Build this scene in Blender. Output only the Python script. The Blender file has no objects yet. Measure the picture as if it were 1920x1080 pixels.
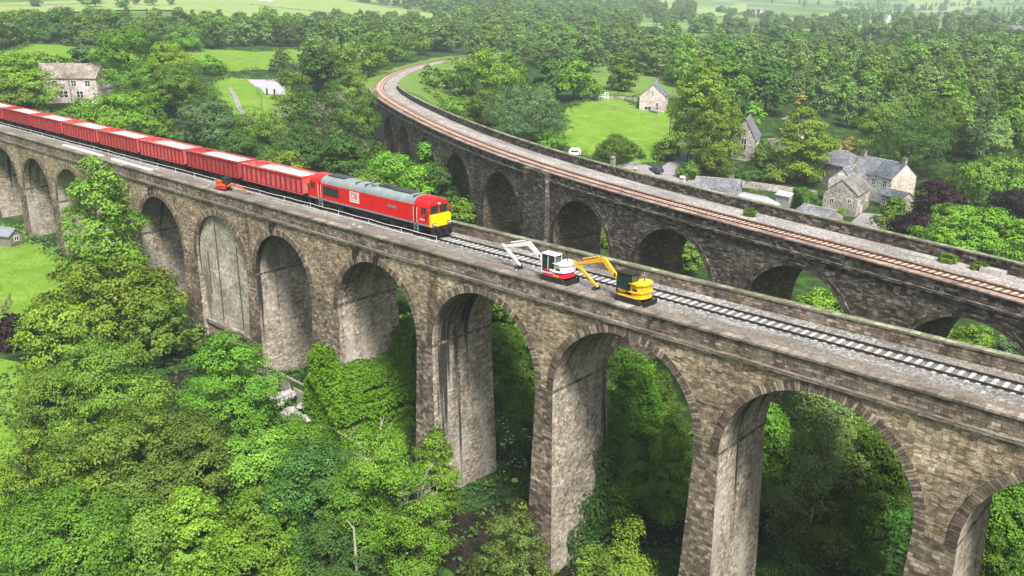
import bpy, math, random
import numpy as np
from mathutils import Vector, Matrix

# ---------------------------------------------------------------- camera, light
scn = bpy.context.scene
COL = scn.collection
cam_d = bpy.data.cameras.new("camera")
cam = bpy.data.objects.new("camera", cam_d)
COL.objects.link(cam)
scn.camera = cam
cam_d.sensor_width = 36.0
cam_d.lens = 1633.94 / 1920 * 36.0
cam_d.clip_start = 0.5
cam_d.clip_end = 20000
yaw, pit, rol = 0.7476, 0.3152, 0.0062
fw = Vector((-math.sin(yaw) * math.cos(pit), math.cos(yaw) * math.cos(pit), -math.sin(pit)))
rt = Vector((math.cos(yaw), math.sin(yaw), 0))
up = rt.cross(fw)
cr, sr = math.cos(rol), math.sin(rol)
r2, u2 = rt * cr + up * sr, up * cr - rt * sr
M = Matrix((r2, u2, -fw)).transposed().to_4x4()
M.translation = Vector((61.4421, -56.2361, 21.8049))
cam.matrix_world = M

SUN_EL, SUN_AZ = math.radians(56), math.radians(120)      # azimuth from +Y towards +X
world = bpy.data.worlds.new("World")
scn.world = world
world.use_nodes = True
wn, wl = world.node_tree.nodes, world.node_tree.links
bg = wn["Background"]
sky = wn.new("ShaderNodeTexSky")
sky.sky_type = 'NISHITA'
sky.sun_disc = False
sky.sun_elevation = SUN_EL
sky.sun_rotation = SUN_AZ
sky.air_density = 1.0
sky.dust_density = 4.0
sky.ozone_density = 1.0
hs = wn.new("ShaderNodeHueSaturation")
hs.inputs['Saturation'].default_value = 0.35                # an overcast sky has little blue
wl.new(sky.outputs[0], hs.inputs['Color'])
wl.new(hs.outputs[0], bg.inputs['Color'])
bg.inputs['Strength'].default_value = 0.08
sd = bpy.data.lights.new("sun", 'SUN')
sd.energy = 4.2
sd.angle = math.radians(14)
sd.color = (1.0, 0.96, 0.9)
sun = bpy.data.objects.new("sun", sd)
COL.objects.link(sun)
sdir = Vector((math.sin(SUN_AZ) * math.cos(SUN_EL), math.cos(SUN_AZ) * math.cos(SUN_EL), math.sin(SUN_EL)))
sun.rotation_euler = sdir.to_track_quat('Z', 'Y').to_euler()
sun.location = (0, 0, 200)
scn.view_settings.view_transform = 'Standard'
scn.view_settings.look = 'None'
scn.view_settings.exposure = 1.02
scn.view_settings.gamma = 1.0
scn.cycles.max_bounces = 6
scn.cycles.diffuse_bounces = 3
scn.cycles.transmission_bounces = 3
scn.cycles.volume_bounces = 0
scn.cycles.use_denoising = True

# TERRAIN-BEGIN
CTRL = np.array([
    (-83,-14,-17.5),(-87,-4,-17.5),(-97,-10,-17.2),(-40,-29,-19.5),(-40,-6,-21),(-24,-6,-21.3),(-10,-6,-23),(4,-6,-25),(18,-6,-26.5),
    (33,-6,-27),(48,-6,-26),(65,-6,-23),(95,0,-15),(130,5,-10),(61,-56,-27),(30,-45,-28),(10,-28,-28),(0,-45,-27),(-30,-50,-24),(-80,-45,-18.5),
    (-120,-30,-16),(-135,-5,-13),(-165,-5,-6),(-115,6,-15),(0,15,-25),(25,9,-25),(-50,20,-20),(-95,28,-15),(-100,65,-14.5),(-134,92,-7),
    (-45,40,-19),(0,28,-22),(45,14,-22),(85,14,-15),(-13,122,-19),(-5,115,-19),(-8,147,-18.5),(-25,146,-18),(-30,103,-18.5),(-17,104,-19),
    (25,90,-21),(60,60,-21),(100,60,-18),(-20,60,-20),(-56,100,-15.5),(-43,142,-15),(-73,127,-11.5),(-87,165,-7.5),(-124,215,-4.3),(-150,112,-3.5),(-180,143,-1.5),(-235,215,0),
    (-168,24,-2),(-160,32,-2),(-178,86,-2.5),(-140,61,-6),(-170,93,-2),(-110,46,-11),(-160,50,-2),(-260,125,1),(-314,80,5),(-223,36,2.8),(-648,313,18),(-466,403,10.5),
    (-216,297,-5),(-400,520,5),(-609,1828,13),(-108,623,0),(-45,254,-11),(-22,261,-10),(40,300,-9),(100,200,-14),(120,420,-2),(-300,420,0),(-30,400,-6),
    (-536,617,9),(-220,900,4),(60,900,4),(-300,1300,8),(200,1400,25),(-1300,700,50),(-1000,250,40),(-2500,1400,150),(-2000,2600,120),(-900,3200,110),(100,3500,130),
    (1200,2500,120),(800,800,40),(500,200,0),(400,-300,-20),(0,-400,-25),(-400,-400,0),(-900,-300,30),(-400,-80,6),(-2500,0,120),(3000,3000,200),(-3000,4000,220),(0,5500,220),(-5500,5500,260),(3000,-2000,60),(-3000,-2000,80)], float)
def _ker(d): return -np.sqrt(d * d + 12.0 ** 2)
_d = np.linalg.norm(CTRL[:, None, :2] - CTRL[None, :, :2], axis=2)
_n = len(CTRL)
_A = np.zeros((_n + 3, _n + 3))
_A[:_n, :_n] = _ker(_d) - np.eye(_n) * 0.5
_A[:_n, _n] = 1; _A[:_n, _n + 1] = CTRL[:, 0]; _A[:_n, _n + 2] = CTRL[:, 1]
_A[_n:, :_n] = _A[:_n, _n:].T
_W = np.linalg.solve(_A, np.r_[CTRL[:, 2], 0, 0, 0])
def ground(x, y):
    x = np.asarray(x, float); y = np.asarray(y, float)
    sh = x.shape; x = x.ravel(); y = y.ravel(); out = np.empty(len(x))
    for i in range(0, len(x), 20000):
        xx, yy = x[i:i + 20000], y[i:i + 20000]
        d = np.hypot(xx[:, None] - CTRL[None, :, 0], yy[:, None] - CTRL[None, :, 1])
        out[i:i + 20000] = _ker(d) @ _W[:_n] + _W[_n] + _W[_n + 1] * xx + _W[_n + 2] * yy
    return out.reshape(sh)
def gz(x, y): return float(ground(np.array([x]), np.array([y]))[0])
# TERRAIN-END

# ---------------------------------------------------------------- helpers
def tag(o, label=None, cat=None, group=None, kind=None):
    if label: o["label"] = label
    if cat: o["category"] = cat
    if group: o["group"] = group
    if kind: o["kind"] = kind
    return o

def empty(name, loc, rz=0.0, label=None, cat=None, group=None):
    o = bpy.data.objects.new(name, None)
    COL.objects.link(o)
    o.location = loc
    o.rotation_euler = (0, 0, rz)
    o.empty_display_size = 0.5
    return tag(o, label, cat, group)

def copy_tree(o, parent=None):
    c = o.copy()
    COL.objects.link(c)
    c.parent = parent
    for ch in [k for k in list(COL.objects) if k.parent == o]:
        copy_tree(ch, c)
    return c

class MB:
    """collects faces (with metre UVs) for ONE mesh object"""
    def __init__(s):
        s.v = []; s.f = []; s.uv = []; s.m = []; s.mi = 0
    def face(s, pts, uv=None):
        i = len(s.v)
        pts = [tuple(p) for p in pts]
        s.v += pts
        s.f.append(tuple(range(i, i + len(pts))))
        if uv is None:
            n = Vector((0, 0, 0))
            for a in range(len(pts)):
                p, q = pts[a], pts[(a + 1) % len(pts)]
                n += Vector(((p[1] - q[1]) * (p[2] + q[2]), (p[2] - q[2]) * (p[0] + q[0]), (p[0] - q[0]) * (p[1] + q[1])))
            if n.length < 1e-12: n = Vector((0, 0, 1))
            n.normalize()
            if abs(n.z) > 0.95: uv = [(p[0], p[1]) for p in pts]
            else:
                tx = Vector((-n.y, n.x, 0)).normalized(); ty = n.cross(tx)
                uv = [(tx.dot(Vector(p)), ty.dot(Vector(p))) for p in pts]
        s.uv.append(uv); s.m.append(s.mi)
    def box(s, x0, x1, y0, y1, z0, z1, skip=""):
        P = lambda a, b, c: ((x0, x1)[a], (y0, y1)[b], (z0, z1)[c])
        if 'b' not in skip: s.face([P(0,1,0), P(1,1,0), P(1,0,0), P(0,0,0)])
        if 't' not in skip: s.face([P(0,0,1), P(1,0,1), P(1,1,1), P(0,1,1)])
        s.face([P(0,0,0), P(1,0,0), P(1,0,1), P(0,0,1)])
        s.face([P(1,1,0), P(0,1,0), P(0,1,1), P(1,1,1)])
        s.face([P(1,0,0), P(1,1,0), P(1,1,1), P(1,0,1)])
        s.face([P(0,1,0), P(0,0,0), P(0,0,1), P(0,1,1)])
        return s
    def prism(s, prof, a0, a1, axis='x'):
        """closed profile of (u,w) extruded along an axis"""
        def P(a, u, w): return (a, u, w) if axis == 'x' else ((u, a, w) if axis == 'y' else (u, w, a))
        n = len(prof)
        for i in range(n):
            (u, w), (u2, w2) = prof[i], prof[(i + 1) % n]
            s.face([P(a0, u, w), P(a1, u, w), P(a1, u2, w2), P(a0, u2, w2)])
        s.face([P(a1, u, w) for u, w in prof]); s.face([P(a0, u, w) for u, w in reversed(prof)])
        return s
    def tube(s, pts, rad, n=8, cap=True):
        pts = [Vector(p) for p in pts]
        if not hasattr(rad, '__len__'): rad = [rad] * len(pts)
        rings = []; L = 0
        for i, p in enumerate(pts):
            d = (pts[min(i + 1, len(pts) - 1)] - pts[max(i - 1, 0)])
            if d.length < 1e-9: d = Vector((0, 0, 1))
            d.normalize()
            a = d.cross(Vector((0, 0, 1)) if abs(d.z) < 0.9 else Vector((1, 0, 0))).normalized(); b = d.cross(a)
            if i: L += (p - pts[i - 1]).length
            rings.append(([p + (a * math.cos(6.28318 * k / n) + b * math.sin(6.28318 * k / n)) * rad[i] for k in range(n)], L, rad[i]))
        for (r0, l0, w0), (r1, l1, w1) in zip(rings, rings[1:]):
            for k in range(n):
                k2 = (k + 1) % n
                s.face([r0[k2], r0[k], r1[k], r1[k2]], [((k + 1) / n * 6.28 * w0, l0), (k / n * 6.28 * w0, l0), (k / n * 6.28 * w1, l1), ((k + 1) / n * 6.28 * w1, l1)])
        if cap:
            s.face(rings[0][0]); s.face(list(reversed(rings[-1][0])))
        return s
    def cyl(s, c, axis, r, h, n=16):
        c = Vector(c); d = {'x': Vector((1, 0, 0)), 'y': Vector((0, 1, 0)), 'z': Vector((0, 0, 1))}[axis]
        return s.tube([c - d * h / 2, c + d * h / 2], r, n)
    def build(s, name, mats, parent=None, smooth=False, loc=None, bevel=0.0, label=None):
        me = bpy.data.meshes.new(name)
        me.from_pydata(s.v, [], s.f)
        ul = me.uv_layers.new(name="UVMap")
        ul.data.foreach_set("uv", np.array([c for f in s.uv for p in f for c in p], dtype=np.float32))
        for m in (mats if isinstance(mats, (list, tuple)) else [mats]): me.materials.append(m)
        if max(s.m, default=0) > 0: me.polygons.foreach_set("material_index", s.m)
        if smooth or bevel:
            import bmesh
            bm = bmesh.new(); bm.from_mesh(me)
            bmesh.ops.remove_doubles(bm, verts=bm.verts, dist=0.0005)
            if bevel:
                bmesh.ops.bevel(bm, geom=[e for e in bm.edges if len(e.link_faces) == 2 and e.calc_face_angle(0) > 0.6], offset=bevel, segments=2, affect='EDGES', clamp_overlap=True)
            bm.to_mesh(me); bm.free()
            me.polygons.foreach_set("use_smooth", [True] * len(me.polygons))
            try: me.set_sharp_from_angle(angle=math.radians(35))
            except Exception: pass
        o = bpy.data.objects.new(name, me)
        COL.objects.link(o)
        if parent: o.parent = parent
        if loc is not None: o.location = loc
        if label: o["label"] = label
        return o

# ---------------------------------------------------------------- materials
def mat(name):
    m = bpy.data.materials.new(name); m.use_nodes = True
    nt = m.node_tree
    return m, nt.nodes, nt.links, nt.nodes["Principled BSDF"]

def ramp(n, l, src, stops, interp='LINEAR'):
    r = n.new("ShaderNodeValToRGB"); r.color_ramp.interpolation = interp
    e = r.color_ramp.elements
    while len(e) < len(stops): e.new(0.5)
    for k, (p, c) in enumerate(stops):
        e[k].position = p; e[k].color = (*c, 1) if hasattr(c, '__len__') else (c, c, c, 1)
    if src is not None: l.new(src, r.inputs[0])
    return r.outputs[0]

def mapping(n, l, src, scale):
    mp = n.new("ShaderNodeMapping"); mp.inputs['Scale'].default_value = scale
    l.new(src, mp.inputs[0]); return mp.outputs[0]

def noise(n, l, src, scale, detail=3, rough=0.55):
    t = n.new("ShaderNodeTexNoise"); t.inputs['Scale'].default_value = scale; t.inputs['Detail'].default_value = detail
    t.inputs['Roughness'].default_value = rough
    if src is not None: l.new(src, t.inputs['Vector'])
    return t.outputs['Fac']

def mix(n, l, fac, a, b, mode='MIX'):
    m = n.new("ShaderNodeMix"); m.data_type = 'RGBA'; m.blend_type = mode
    for k, v in ((0, fac), (6, a), (7, b)):
        sock = m.inputs[k]
        if isinstance(v, bpy.types.NodeSocket): l.new(v, sock)
        elif hasattr(v, '__len__'): sock.default_value = (*v, 1)
        else: sock.default_value = v if k == 0 else (v, v, v, 1)
    return m.outputs[2]

def bump(n, l, b, h, strength, dist):
    bp = n.new("ShaderNodeBump"); bp.inputs['Strength'].default_value = strength; bp.inputs['Distance'].default_value = dist
    l.new(h, bp.inputs['Height']); l.new(bp.outputs[0], b.inputs['Normal'])

def stone(name, stops, bw, bh, mortar, streak=0.5, streak_col=(0.02, 0.018, 0.016), streak_u=0.8, pale=0.0, pale_col=(0.5, 0.46, 0.4), moss=0.0, ms=0.014, streak_thr=0.56, damp=0.0, rubble=False):
    m, n, l, b = mat(name)
    uv = n.new("ShaderNodeUVMap").outputs[0]
    dn = n.new("ShaderNodeTexNoise"); dn.inputs['Scale'].default_value = 0.9; dn.inputs['Detail'].default_value = 2
    l.new(uv, dn.inputs['Vector'])
    va = n.new("ShaderNodeVectorMath"); va.operation = 'MULTIPLY_ADD'
    va.inputs[1].default_value = (0.30, 0.20, 0); l.new(dn.outputs['Color'], va.inputs[0]); l.new(uv, va.inputs[2])
    br = n.new("ShaderNodeTexBrick")
    l.new(va.outputs[0], br.inputs['Vector'])
    br.inputs['Color1'].default_value = (0, 0, 0, 1); br.inputs['Color2'].default_value = (1, 1, 1, 1)
    br.inputs['Mortar'].default_value = (0.5, 0.5, 0.5, 1)
    br.inputs['Scale'].default_value = 1; br.inputs['Mortar Size'].default_value = ms; br.inputs['Mortar Smooth'].default_value = 0.3
    br.inputs['Brick Width'].default_value = bw; br.inputs['Row Height'].default_value = bh
    br.squash = 0.7; br.squash_frequency = 3
    b2 = n.new("ShaderNodeTexBrick"); l.new(va.outputs[0], b2.inputs['Vector'])
    b2.inputs['Color1'].default_value = (.8, .8, .8, 1); b2.inputs['Color2'].default_value = (1.2, 1.2, 1.2, 1); b2.inputs['Mortar'].default_value = (.95, .95, .95, 1)
    b2.inputs['Scale'].default_value = 1; b2.inputs['Mortar Size'].default_value = 0.0; b2.inputs['Brick Width'].default_value = bw * 2.7; b2.inputs['Row Height'].default_value = bh * 3; b2.offset = .37
    cell, joint = br.outputs['Color'], br.outputs['Fac']
    if rubble:                                                # random rubble brought roughly to courses
        vs = mapping(n, l, va.outputs[0], (1 / (bw * 1.2), 1 / (bh * .78), 1))
        v1 = n.new("ShaderNodeTexVoronoi"); v1.inputs['Scale'].default_value = 1.0; v1.inputs['Randomness'].default_value = 0.62; v1.voronoi_dimensions = '2D'; l.new(vs, v1.inputs['Vector'])
        v2 = n.new("ShaderNodeTexVoronoi"); v2.feature = 'DISTANCE_TO_EDGE'; v2.inputs['Scale'].default_value = 1.0; v2.inputs['Randomness'].default_value = 0.62; v2.voronoi_dimensions = '2D'; l.new(vs, v2.inputs['Vector'])
        sc_ = n.new("ShaderNodeSeparateColor"); l.new(v1.outputs['Color'], sc_.inputs[0]); cell = sc_.outputs[0]
        joint = ramp(n, l, v2.outputs['Distance'], [(0.0, 0.75), (0.055, 0.0)])
    col = mix(n, l, 0.8, ramp(n, l, cell, stops), b2.outputs['Color'], 'MULTIPLY')
    col = mix(n, l, joint, col, mortar)
    n1 = noise(n, l, uv, 2.2, 5, 0.75)
    col = mix(n, l, 0.85, col, ramp(n, l, n1, [(0.34, 0.38), (0.5, 0.95), (0.66, 1.6)]), 'MULTIPLY')
    n2 = noise(n, l, uv, 0.22, 4, 0.6)
    col = mix(n, l, 0.8, col, ramp(n, l, n2, [(0.32, 0.5), (0.5, 1.0), (0.68, 1.4)]), 'MULTIPLY')
    if pale:
        n3 = noise(n, l, mapping(n, l, uv, (0.5, 0.09, 1)), 1.0, 5, 0.65)
        col = mix(n, l, ramp(n, l, n3, [(0.47, 0.0), (0.62, pale)]), col, pale_col)
    if streak:
        n4 = noise(n, l, mapping(n, l, uv, (streak_u, 0.045, 1)), 1.0, 4, 0.55)
        col = mix(n, l, ramp(n, l, n4, [(streak_thr, 0.0), (streak_thr + 0.08, streak)]), col, streak_col)
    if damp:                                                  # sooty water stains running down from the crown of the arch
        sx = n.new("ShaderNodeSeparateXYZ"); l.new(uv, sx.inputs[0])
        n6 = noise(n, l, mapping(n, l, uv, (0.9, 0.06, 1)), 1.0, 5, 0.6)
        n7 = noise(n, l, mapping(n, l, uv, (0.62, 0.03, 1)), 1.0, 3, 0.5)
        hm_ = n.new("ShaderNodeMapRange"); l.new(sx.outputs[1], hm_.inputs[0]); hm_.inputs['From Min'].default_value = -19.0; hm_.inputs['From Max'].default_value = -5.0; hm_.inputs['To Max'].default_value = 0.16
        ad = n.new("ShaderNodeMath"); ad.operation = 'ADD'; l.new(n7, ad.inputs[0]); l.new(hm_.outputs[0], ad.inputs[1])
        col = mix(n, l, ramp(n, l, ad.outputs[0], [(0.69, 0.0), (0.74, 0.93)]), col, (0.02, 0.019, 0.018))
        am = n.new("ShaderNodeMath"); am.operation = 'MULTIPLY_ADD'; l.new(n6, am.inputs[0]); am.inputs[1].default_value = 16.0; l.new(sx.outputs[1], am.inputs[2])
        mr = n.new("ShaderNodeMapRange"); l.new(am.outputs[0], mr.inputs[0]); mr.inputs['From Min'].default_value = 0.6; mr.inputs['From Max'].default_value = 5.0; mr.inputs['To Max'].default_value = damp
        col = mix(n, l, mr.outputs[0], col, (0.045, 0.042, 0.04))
    if moss:
        n5 = noise(n, l, uv, 0.6, 5, 0.7)
        col = mix(n, l, ramp(n, l, n5, [(0.56, 0.0), (0.68, moss)]), col, (0.16, 0.17, 0.05))
    l.new(col, b.inputs['Base Color'])
    b.inputs['Roughness'].default_value = 0.92; b.inputs['Specular IOR Level'].default_value = 0.15
    h = n.new("ShaderNodeMath"); h.operation = 'MULTIPLY_ADD'
    l.new(joint, h.inputs[0]); h.inputs[1].default_value = -1.0; l.new(n1, h.inputs[2])
    bump(n, l, b, h.outputs[0], 0.9, 0.07)
    return m

def plain(name, col, rough=0.5, spec=0.5, metal=0.0, var=0.15, scale=3.0, dirt=0.0, dirt_col=(0.05, 0.045, 0.04), per=0.0):
    m, n, l, b = mat(name)
    tc = n.new("ShaderNodeTexCoord").outputs['Object']
    f = noise(n, l, tc, scale, 4, 0.65)
    c = mix(n, l, 1.0, col, ramp(n, l, f, [(0.3, 1 - var), (0.7, 1 + var)]), 'MULTIPLY')
    if dirt:
        f2 = noise(n, l, mapping(n, l, tc, (1.2, 1.2, 0.5)), 1.6, 5, 0.7)
        c = mix(n, l, ramp(n, l, f2, [(0.45, 0.0), (0.7, dirt)]), c, dirt_col)
    if per:
        oi = n.new("ShaderNodeObjectInfo")
        c = mix(n, l, per, c, ramp(n, l, oi.outputs['Random'], [(0, (.62, .5, .5)), (.5, (1, 1, 1)), (1, (1.25, 1.45, 1.4))]), 'MULTIPLY')
    l.new(c, b.inputs['Base Color'])
    b.inputs['Roughness'].default_value = rough; b.inputs['Specular IOR Level'].default_value = spec; b.inputs['Metallic'].default_value = metal
    return m

def gravel(name, c1, c2, big=0.35, patch=None, edge=None):
    m, n, l, b = mat(name)
    uv = n.new("ShaderNodeUVMap").outputs[0]
    vo = n.new("ShaderNodeTexVoronoi"); vo.inputs['Scale'].default_value = 7.0; l.new(uv, vo.inputs['Vector'])
    sep = n.new("ShaderNodeSeparateColor"); l.new(vo.outputs['Color'], sep.inputs[0])
    c = ramp(n, l, sep.outputs[0], [(0.0, c1), (0.6, c2), (1.0, tuple(min(1, x * 1.7) for x in c2))])
    f = noise(n, l, mapping(n, l, uv, (0.25, 0.9, 1)), big, 6, 0.7)
    c = mix(n, l, 1.0, c, ramp(n, l, f, [(0.32, 0.5), (0.5, 0.95), (0.68, 1.35)]), 'MULTIPLY')
    if patch:
        f3 = noise(n, l, mapping(n, l, uv, (0.12, 0.5, 1)), 0.8, 5, 0.7)
        c = mix(n, l, ramp(n, l, f3, [(0.5, 0.0), (0.64, 0.75)]), c, patch)
    if edge:                                                  # earthy strip along the coping and oily dirt between the rails
        sx = n.new("ShaderNodeSeparateXYZ"); l.new(uv, sx.inputs[0])
        f5 = noise(n, l, mapping(n, l, uv, (0.3, 0.8, 1)), 1.0, 5, 0.7)
        am = n.new("ShaderNodeMath"); am.operation = 'MULTIPLY_ADD'; l.new(f5, am.inputs[0]); am.inputs[1].default_value = 2.6; l.new(sx.outputs[1], am.inputs[2])
        mr = n.new("ShaderNodeMapRange"); l.new(am.outputs[0], mr.inputs[0]); mr.inputs['From Min'].default_value = 4.9; mr.inputs['From Max'].default_value = 2.6; mr.inputs['To Max'].default_value = 0.8
        c = mix(n, l, mr.outputs[0], c, edge)
        for lo, hi in ((4.6, 6.3),):
            m2 = n.new("ShaderNodeMath"); m2.operation = 'COMPARE'; l.new(sx.outputs[1], m2.inputs[0]); m2.inputs[1].default_value = (lo + hi) / 2; m2.inputs[2].default_value = (hi - lo) / 2
            m3 = n.new("ShaderNodeMath"); m3.operation = 'MULTIPLY'; l.new(m2.outputs[0], m3.inputs[0]); l.new(f5, m3.inputs[1])
            c = mix(n, l, m3.outputs[0], c, (0.10, 0.092, 0.085))
    l.new(c, b.inputs['Base Color']); b.inputs['Roughness'].default_value = 0.95; b.inputs['Specular IOR Level'].default_value = 0.1
    bump(n, l, b, vo.outputs['Distance'], 0.7, 0.05)
    return m

BUFF = [(0.0, (0.16, 0.115, 0.08)), (0.25, (0.265, 0.203, 0.138)), (0.55, (0.345, 0.268, 0.180)), (0.8, (0.40, 0.325, 0.225)), (1.0, (0.48, 0.42, 0.325))]
GREYB = [(0.0, (0.095, 0.073, 0.057)), (0.4, (0.170, 0.133, 0.100)), (0.75, (0.24, 0.19, 0.143)), (1.0, (0.36, 0.30, 0.235))]
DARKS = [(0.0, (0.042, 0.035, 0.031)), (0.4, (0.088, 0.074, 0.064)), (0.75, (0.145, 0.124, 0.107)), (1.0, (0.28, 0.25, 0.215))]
BARR = [(0.0, (0.24, 0.20, 0.155)), (0.5, (0.38, 0.326, 0.255)), (1.0, (0.52, 0.458, 0.372))]
M_SPAN = stone("stone_spandrel", BUFF, 0.40, 0.20, (0.13, 0.11, 0.09), streak=0.55, streak_u=0.35, moss=0.5, streak_thr=0.6, rubble=True)
M_PIER = stone("stone_pier", GREYB, 0.55, 0.27, (0.10, 0.085, 0.07), streak=0.5, streak_u=0.5, moss=0.25, streak_thr=0.58)
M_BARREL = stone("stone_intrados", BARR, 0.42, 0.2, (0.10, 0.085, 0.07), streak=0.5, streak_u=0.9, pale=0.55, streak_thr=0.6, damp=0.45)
M_PARA = stone("stone_parapet", GREYB, 0.5, 0.22, (0.06, 0.05, 0.045), streak=0.4, streak_u=0.4, moss=0.5, pale=0.25)
M_COPE = stone("stone_coping", [(0, (0.13, 0.11, 0.09)), (1, (0.25, 0.215, 0.18))], 1.2, 0.9, (0.07, 0.06, 0.05), streak=0.0, moss=0.35)
M_RING = stone("stone_voussoir", GREYB, 0.32, 0.9, (0.07, 0.06, 0.05), streak=0.0, moss=0.2, ms=0.02)
M_INFILL = stone("stone_infill", [(0, (0.34, 0.30, 0.24)), (1, (0.50, 0.46, 0.38))], 0.9, 0.4, (0.42, 0.38, 0.31), streak=0.6, streak_u=0.45, moss=0.3, streak_thr=0.6, streak_col=(0.09, 0.075, 0.06))
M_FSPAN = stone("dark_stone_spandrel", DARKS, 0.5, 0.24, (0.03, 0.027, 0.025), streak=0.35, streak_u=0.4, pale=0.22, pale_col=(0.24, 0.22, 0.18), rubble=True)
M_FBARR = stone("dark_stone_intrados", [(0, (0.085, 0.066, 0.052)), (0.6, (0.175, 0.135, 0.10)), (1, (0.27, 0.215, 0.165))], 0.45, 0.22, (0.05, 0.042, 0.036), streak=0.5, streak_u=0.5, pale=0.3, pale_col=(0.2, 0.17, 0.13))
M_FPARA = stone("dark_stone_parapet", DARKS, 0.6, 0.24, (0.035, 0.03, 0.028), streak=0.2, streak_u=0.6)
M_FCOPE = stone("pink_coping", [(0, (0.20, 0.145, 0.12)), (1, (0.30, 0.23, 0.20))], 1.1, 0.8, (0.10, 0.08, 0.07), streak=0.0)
M_LICH = stone("lichen_coping", [(0, (0.14, 0.14, 0.09)), (1, (0.24, 0.24, 0.17))], 1.1, 0.8, (0.08, 0.08, 0.06), streak=0.0, moss=0.5)
M_BAL = gravel("ballast_near", (0.105, 0.10, 0.095), (0.215, 0.208, 0.20), 0.5, (0.15, 0.122, 0.09), (0.13, 0.10, 0.07))
M_BALF = gravel("ballast_far", (0.165, 0.15, 0.143), (0.28, 0.258, 0.247), 0.4, (0.19, 0.187, 0.183))
M_BROWN = gravel("rusty_ballast", (0.085, 0.058, 0.045), (0.16, 0.105, 0.08), 0.5)
M_RAIL = plain("rail_steel", (0.045, 0.04, 0.038), 0.45, 0.5, 0.6)
M_RUST = plain("rusty_rail", (0.075, 0.042, 0.028), 0.7, 0.3, 0.2)
M_SLEEP = plain("pale_sleeper", (0.36, 0.36, 0.35), 0.85, 0.2, var=0.35, scale=0.8)
M_SLEEPF = plain("rusty_sleeper", (0.50, 0.35, 0.28), 0.85, 0.2, var=0.35, scale=0.8)
M_BLACK = plain("black_grime", (0.018, 0.017, 0.016), 0.7, 0.3, var=0.4)
M_RED = plain("loco_red", (0.62, 0.008, 0.012), 0.35, 0.5, var=0.08, scale=1.0, dirt=0.12)
M_WRED = plain("wagon_red", (0.52, 0.050, 0.050), 0.6, 0.3, var=0.22, scale=0.8, dirt=0.45, dirt_col=(0.46, 0.30, 0.27), per=0.8)
M_WIN = plain("wagon_inner", (0.62, 0.46, 0.42), 0.8, 0.2, var=0.25, scale=0.7, dirt=0.3, dirt_col=(0.4, 0.16, 0.13))
M_LGREY = plain("roof_grey", (0.19, 0.23, 0.23), 0.55, 0.4, var=0.2, scale=1.0, dirt=0.35, dirt_col=(0.15, 0.17, 0.17))
M_DGREY = plain("dark_grey", (0.05, 0.055, 0.058), 0.6, 0.4, var=0.3)
M_YEL = plain("warning_yellow", (0.80, 0.56, 0.0), 0.4, 0.5, var=0.06, dirt=0.1)
M_GLASS = plain("dark_glass", (0.02, 0.035, 0.035), 0.08, 0.8, var=0.3)
M_WHITE = plain("white_paint", (0.78, 0.78, 0.77), 0.45, 0.5, var=0.05, dirt=0.12)
M_LAMP = plain("lamp_lens", (0.75, 0.75, 0.7), 0.2, 0.6)
M_STEEL = plain("bare_steel", (0.35, 0.35, 0.35), 0.4, 0.5, 0.7)
M_ORANGE = plain("orange_paint", (0.65, 0.10, 0.02), 0.4, 0.5, var=0.1)
M_DIGY = plain("digger_yellow", (0.78, 0.42, 0.01), 0.4, 0.5, var=0.06, dirt=0.12)
M_RUBBER = plain("track_rubber", (0.03, 0.03, 0.03), 0.85, 0.2, var=0.4)
M_CREAM = plain("cream_line", (0.55, 0.5, 0.4), 0.5, 0.4)
M_NAMEP = plain("nameplate", (0.22, 0.18, 0.18), 0.4, 0.5)
M_PIPE = plain("pale_duct", (0.62, 0.61, 0.58), 0.6, 0.3, var=0.15, scale=0.5)
M_BARK = plain("bark", (0.075, 0.06, 0.045), 0.95, 0.1, var=0.5, scale=2.5)
M_PBARK = plain("pale_bark", (0.34, 0.31, 0.25), 0.95, 0.1, var=0.3, scale=1.5)
M_WOOD = plain("weathered_wood", (0.20, 0.18, 0.15), 0.9, 0.1, var=0.3)

# ---------------------------------------------------------------- ground
def grid_axis(lo, hi, fine_lo, fine_hi, d0, grow):
    a = list(np.arange(fine_lo, fine_hi + 1e-6, d0))
    d = d0; x = a[-1]
    while x < hi: d *= grow; x += d; a.append(x)
    d = d0; x = a[0]; left = []
    while x > lo: d *= grow; x -= d; left.append(x)
    return np.array(left[::-1] + a)

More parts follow.
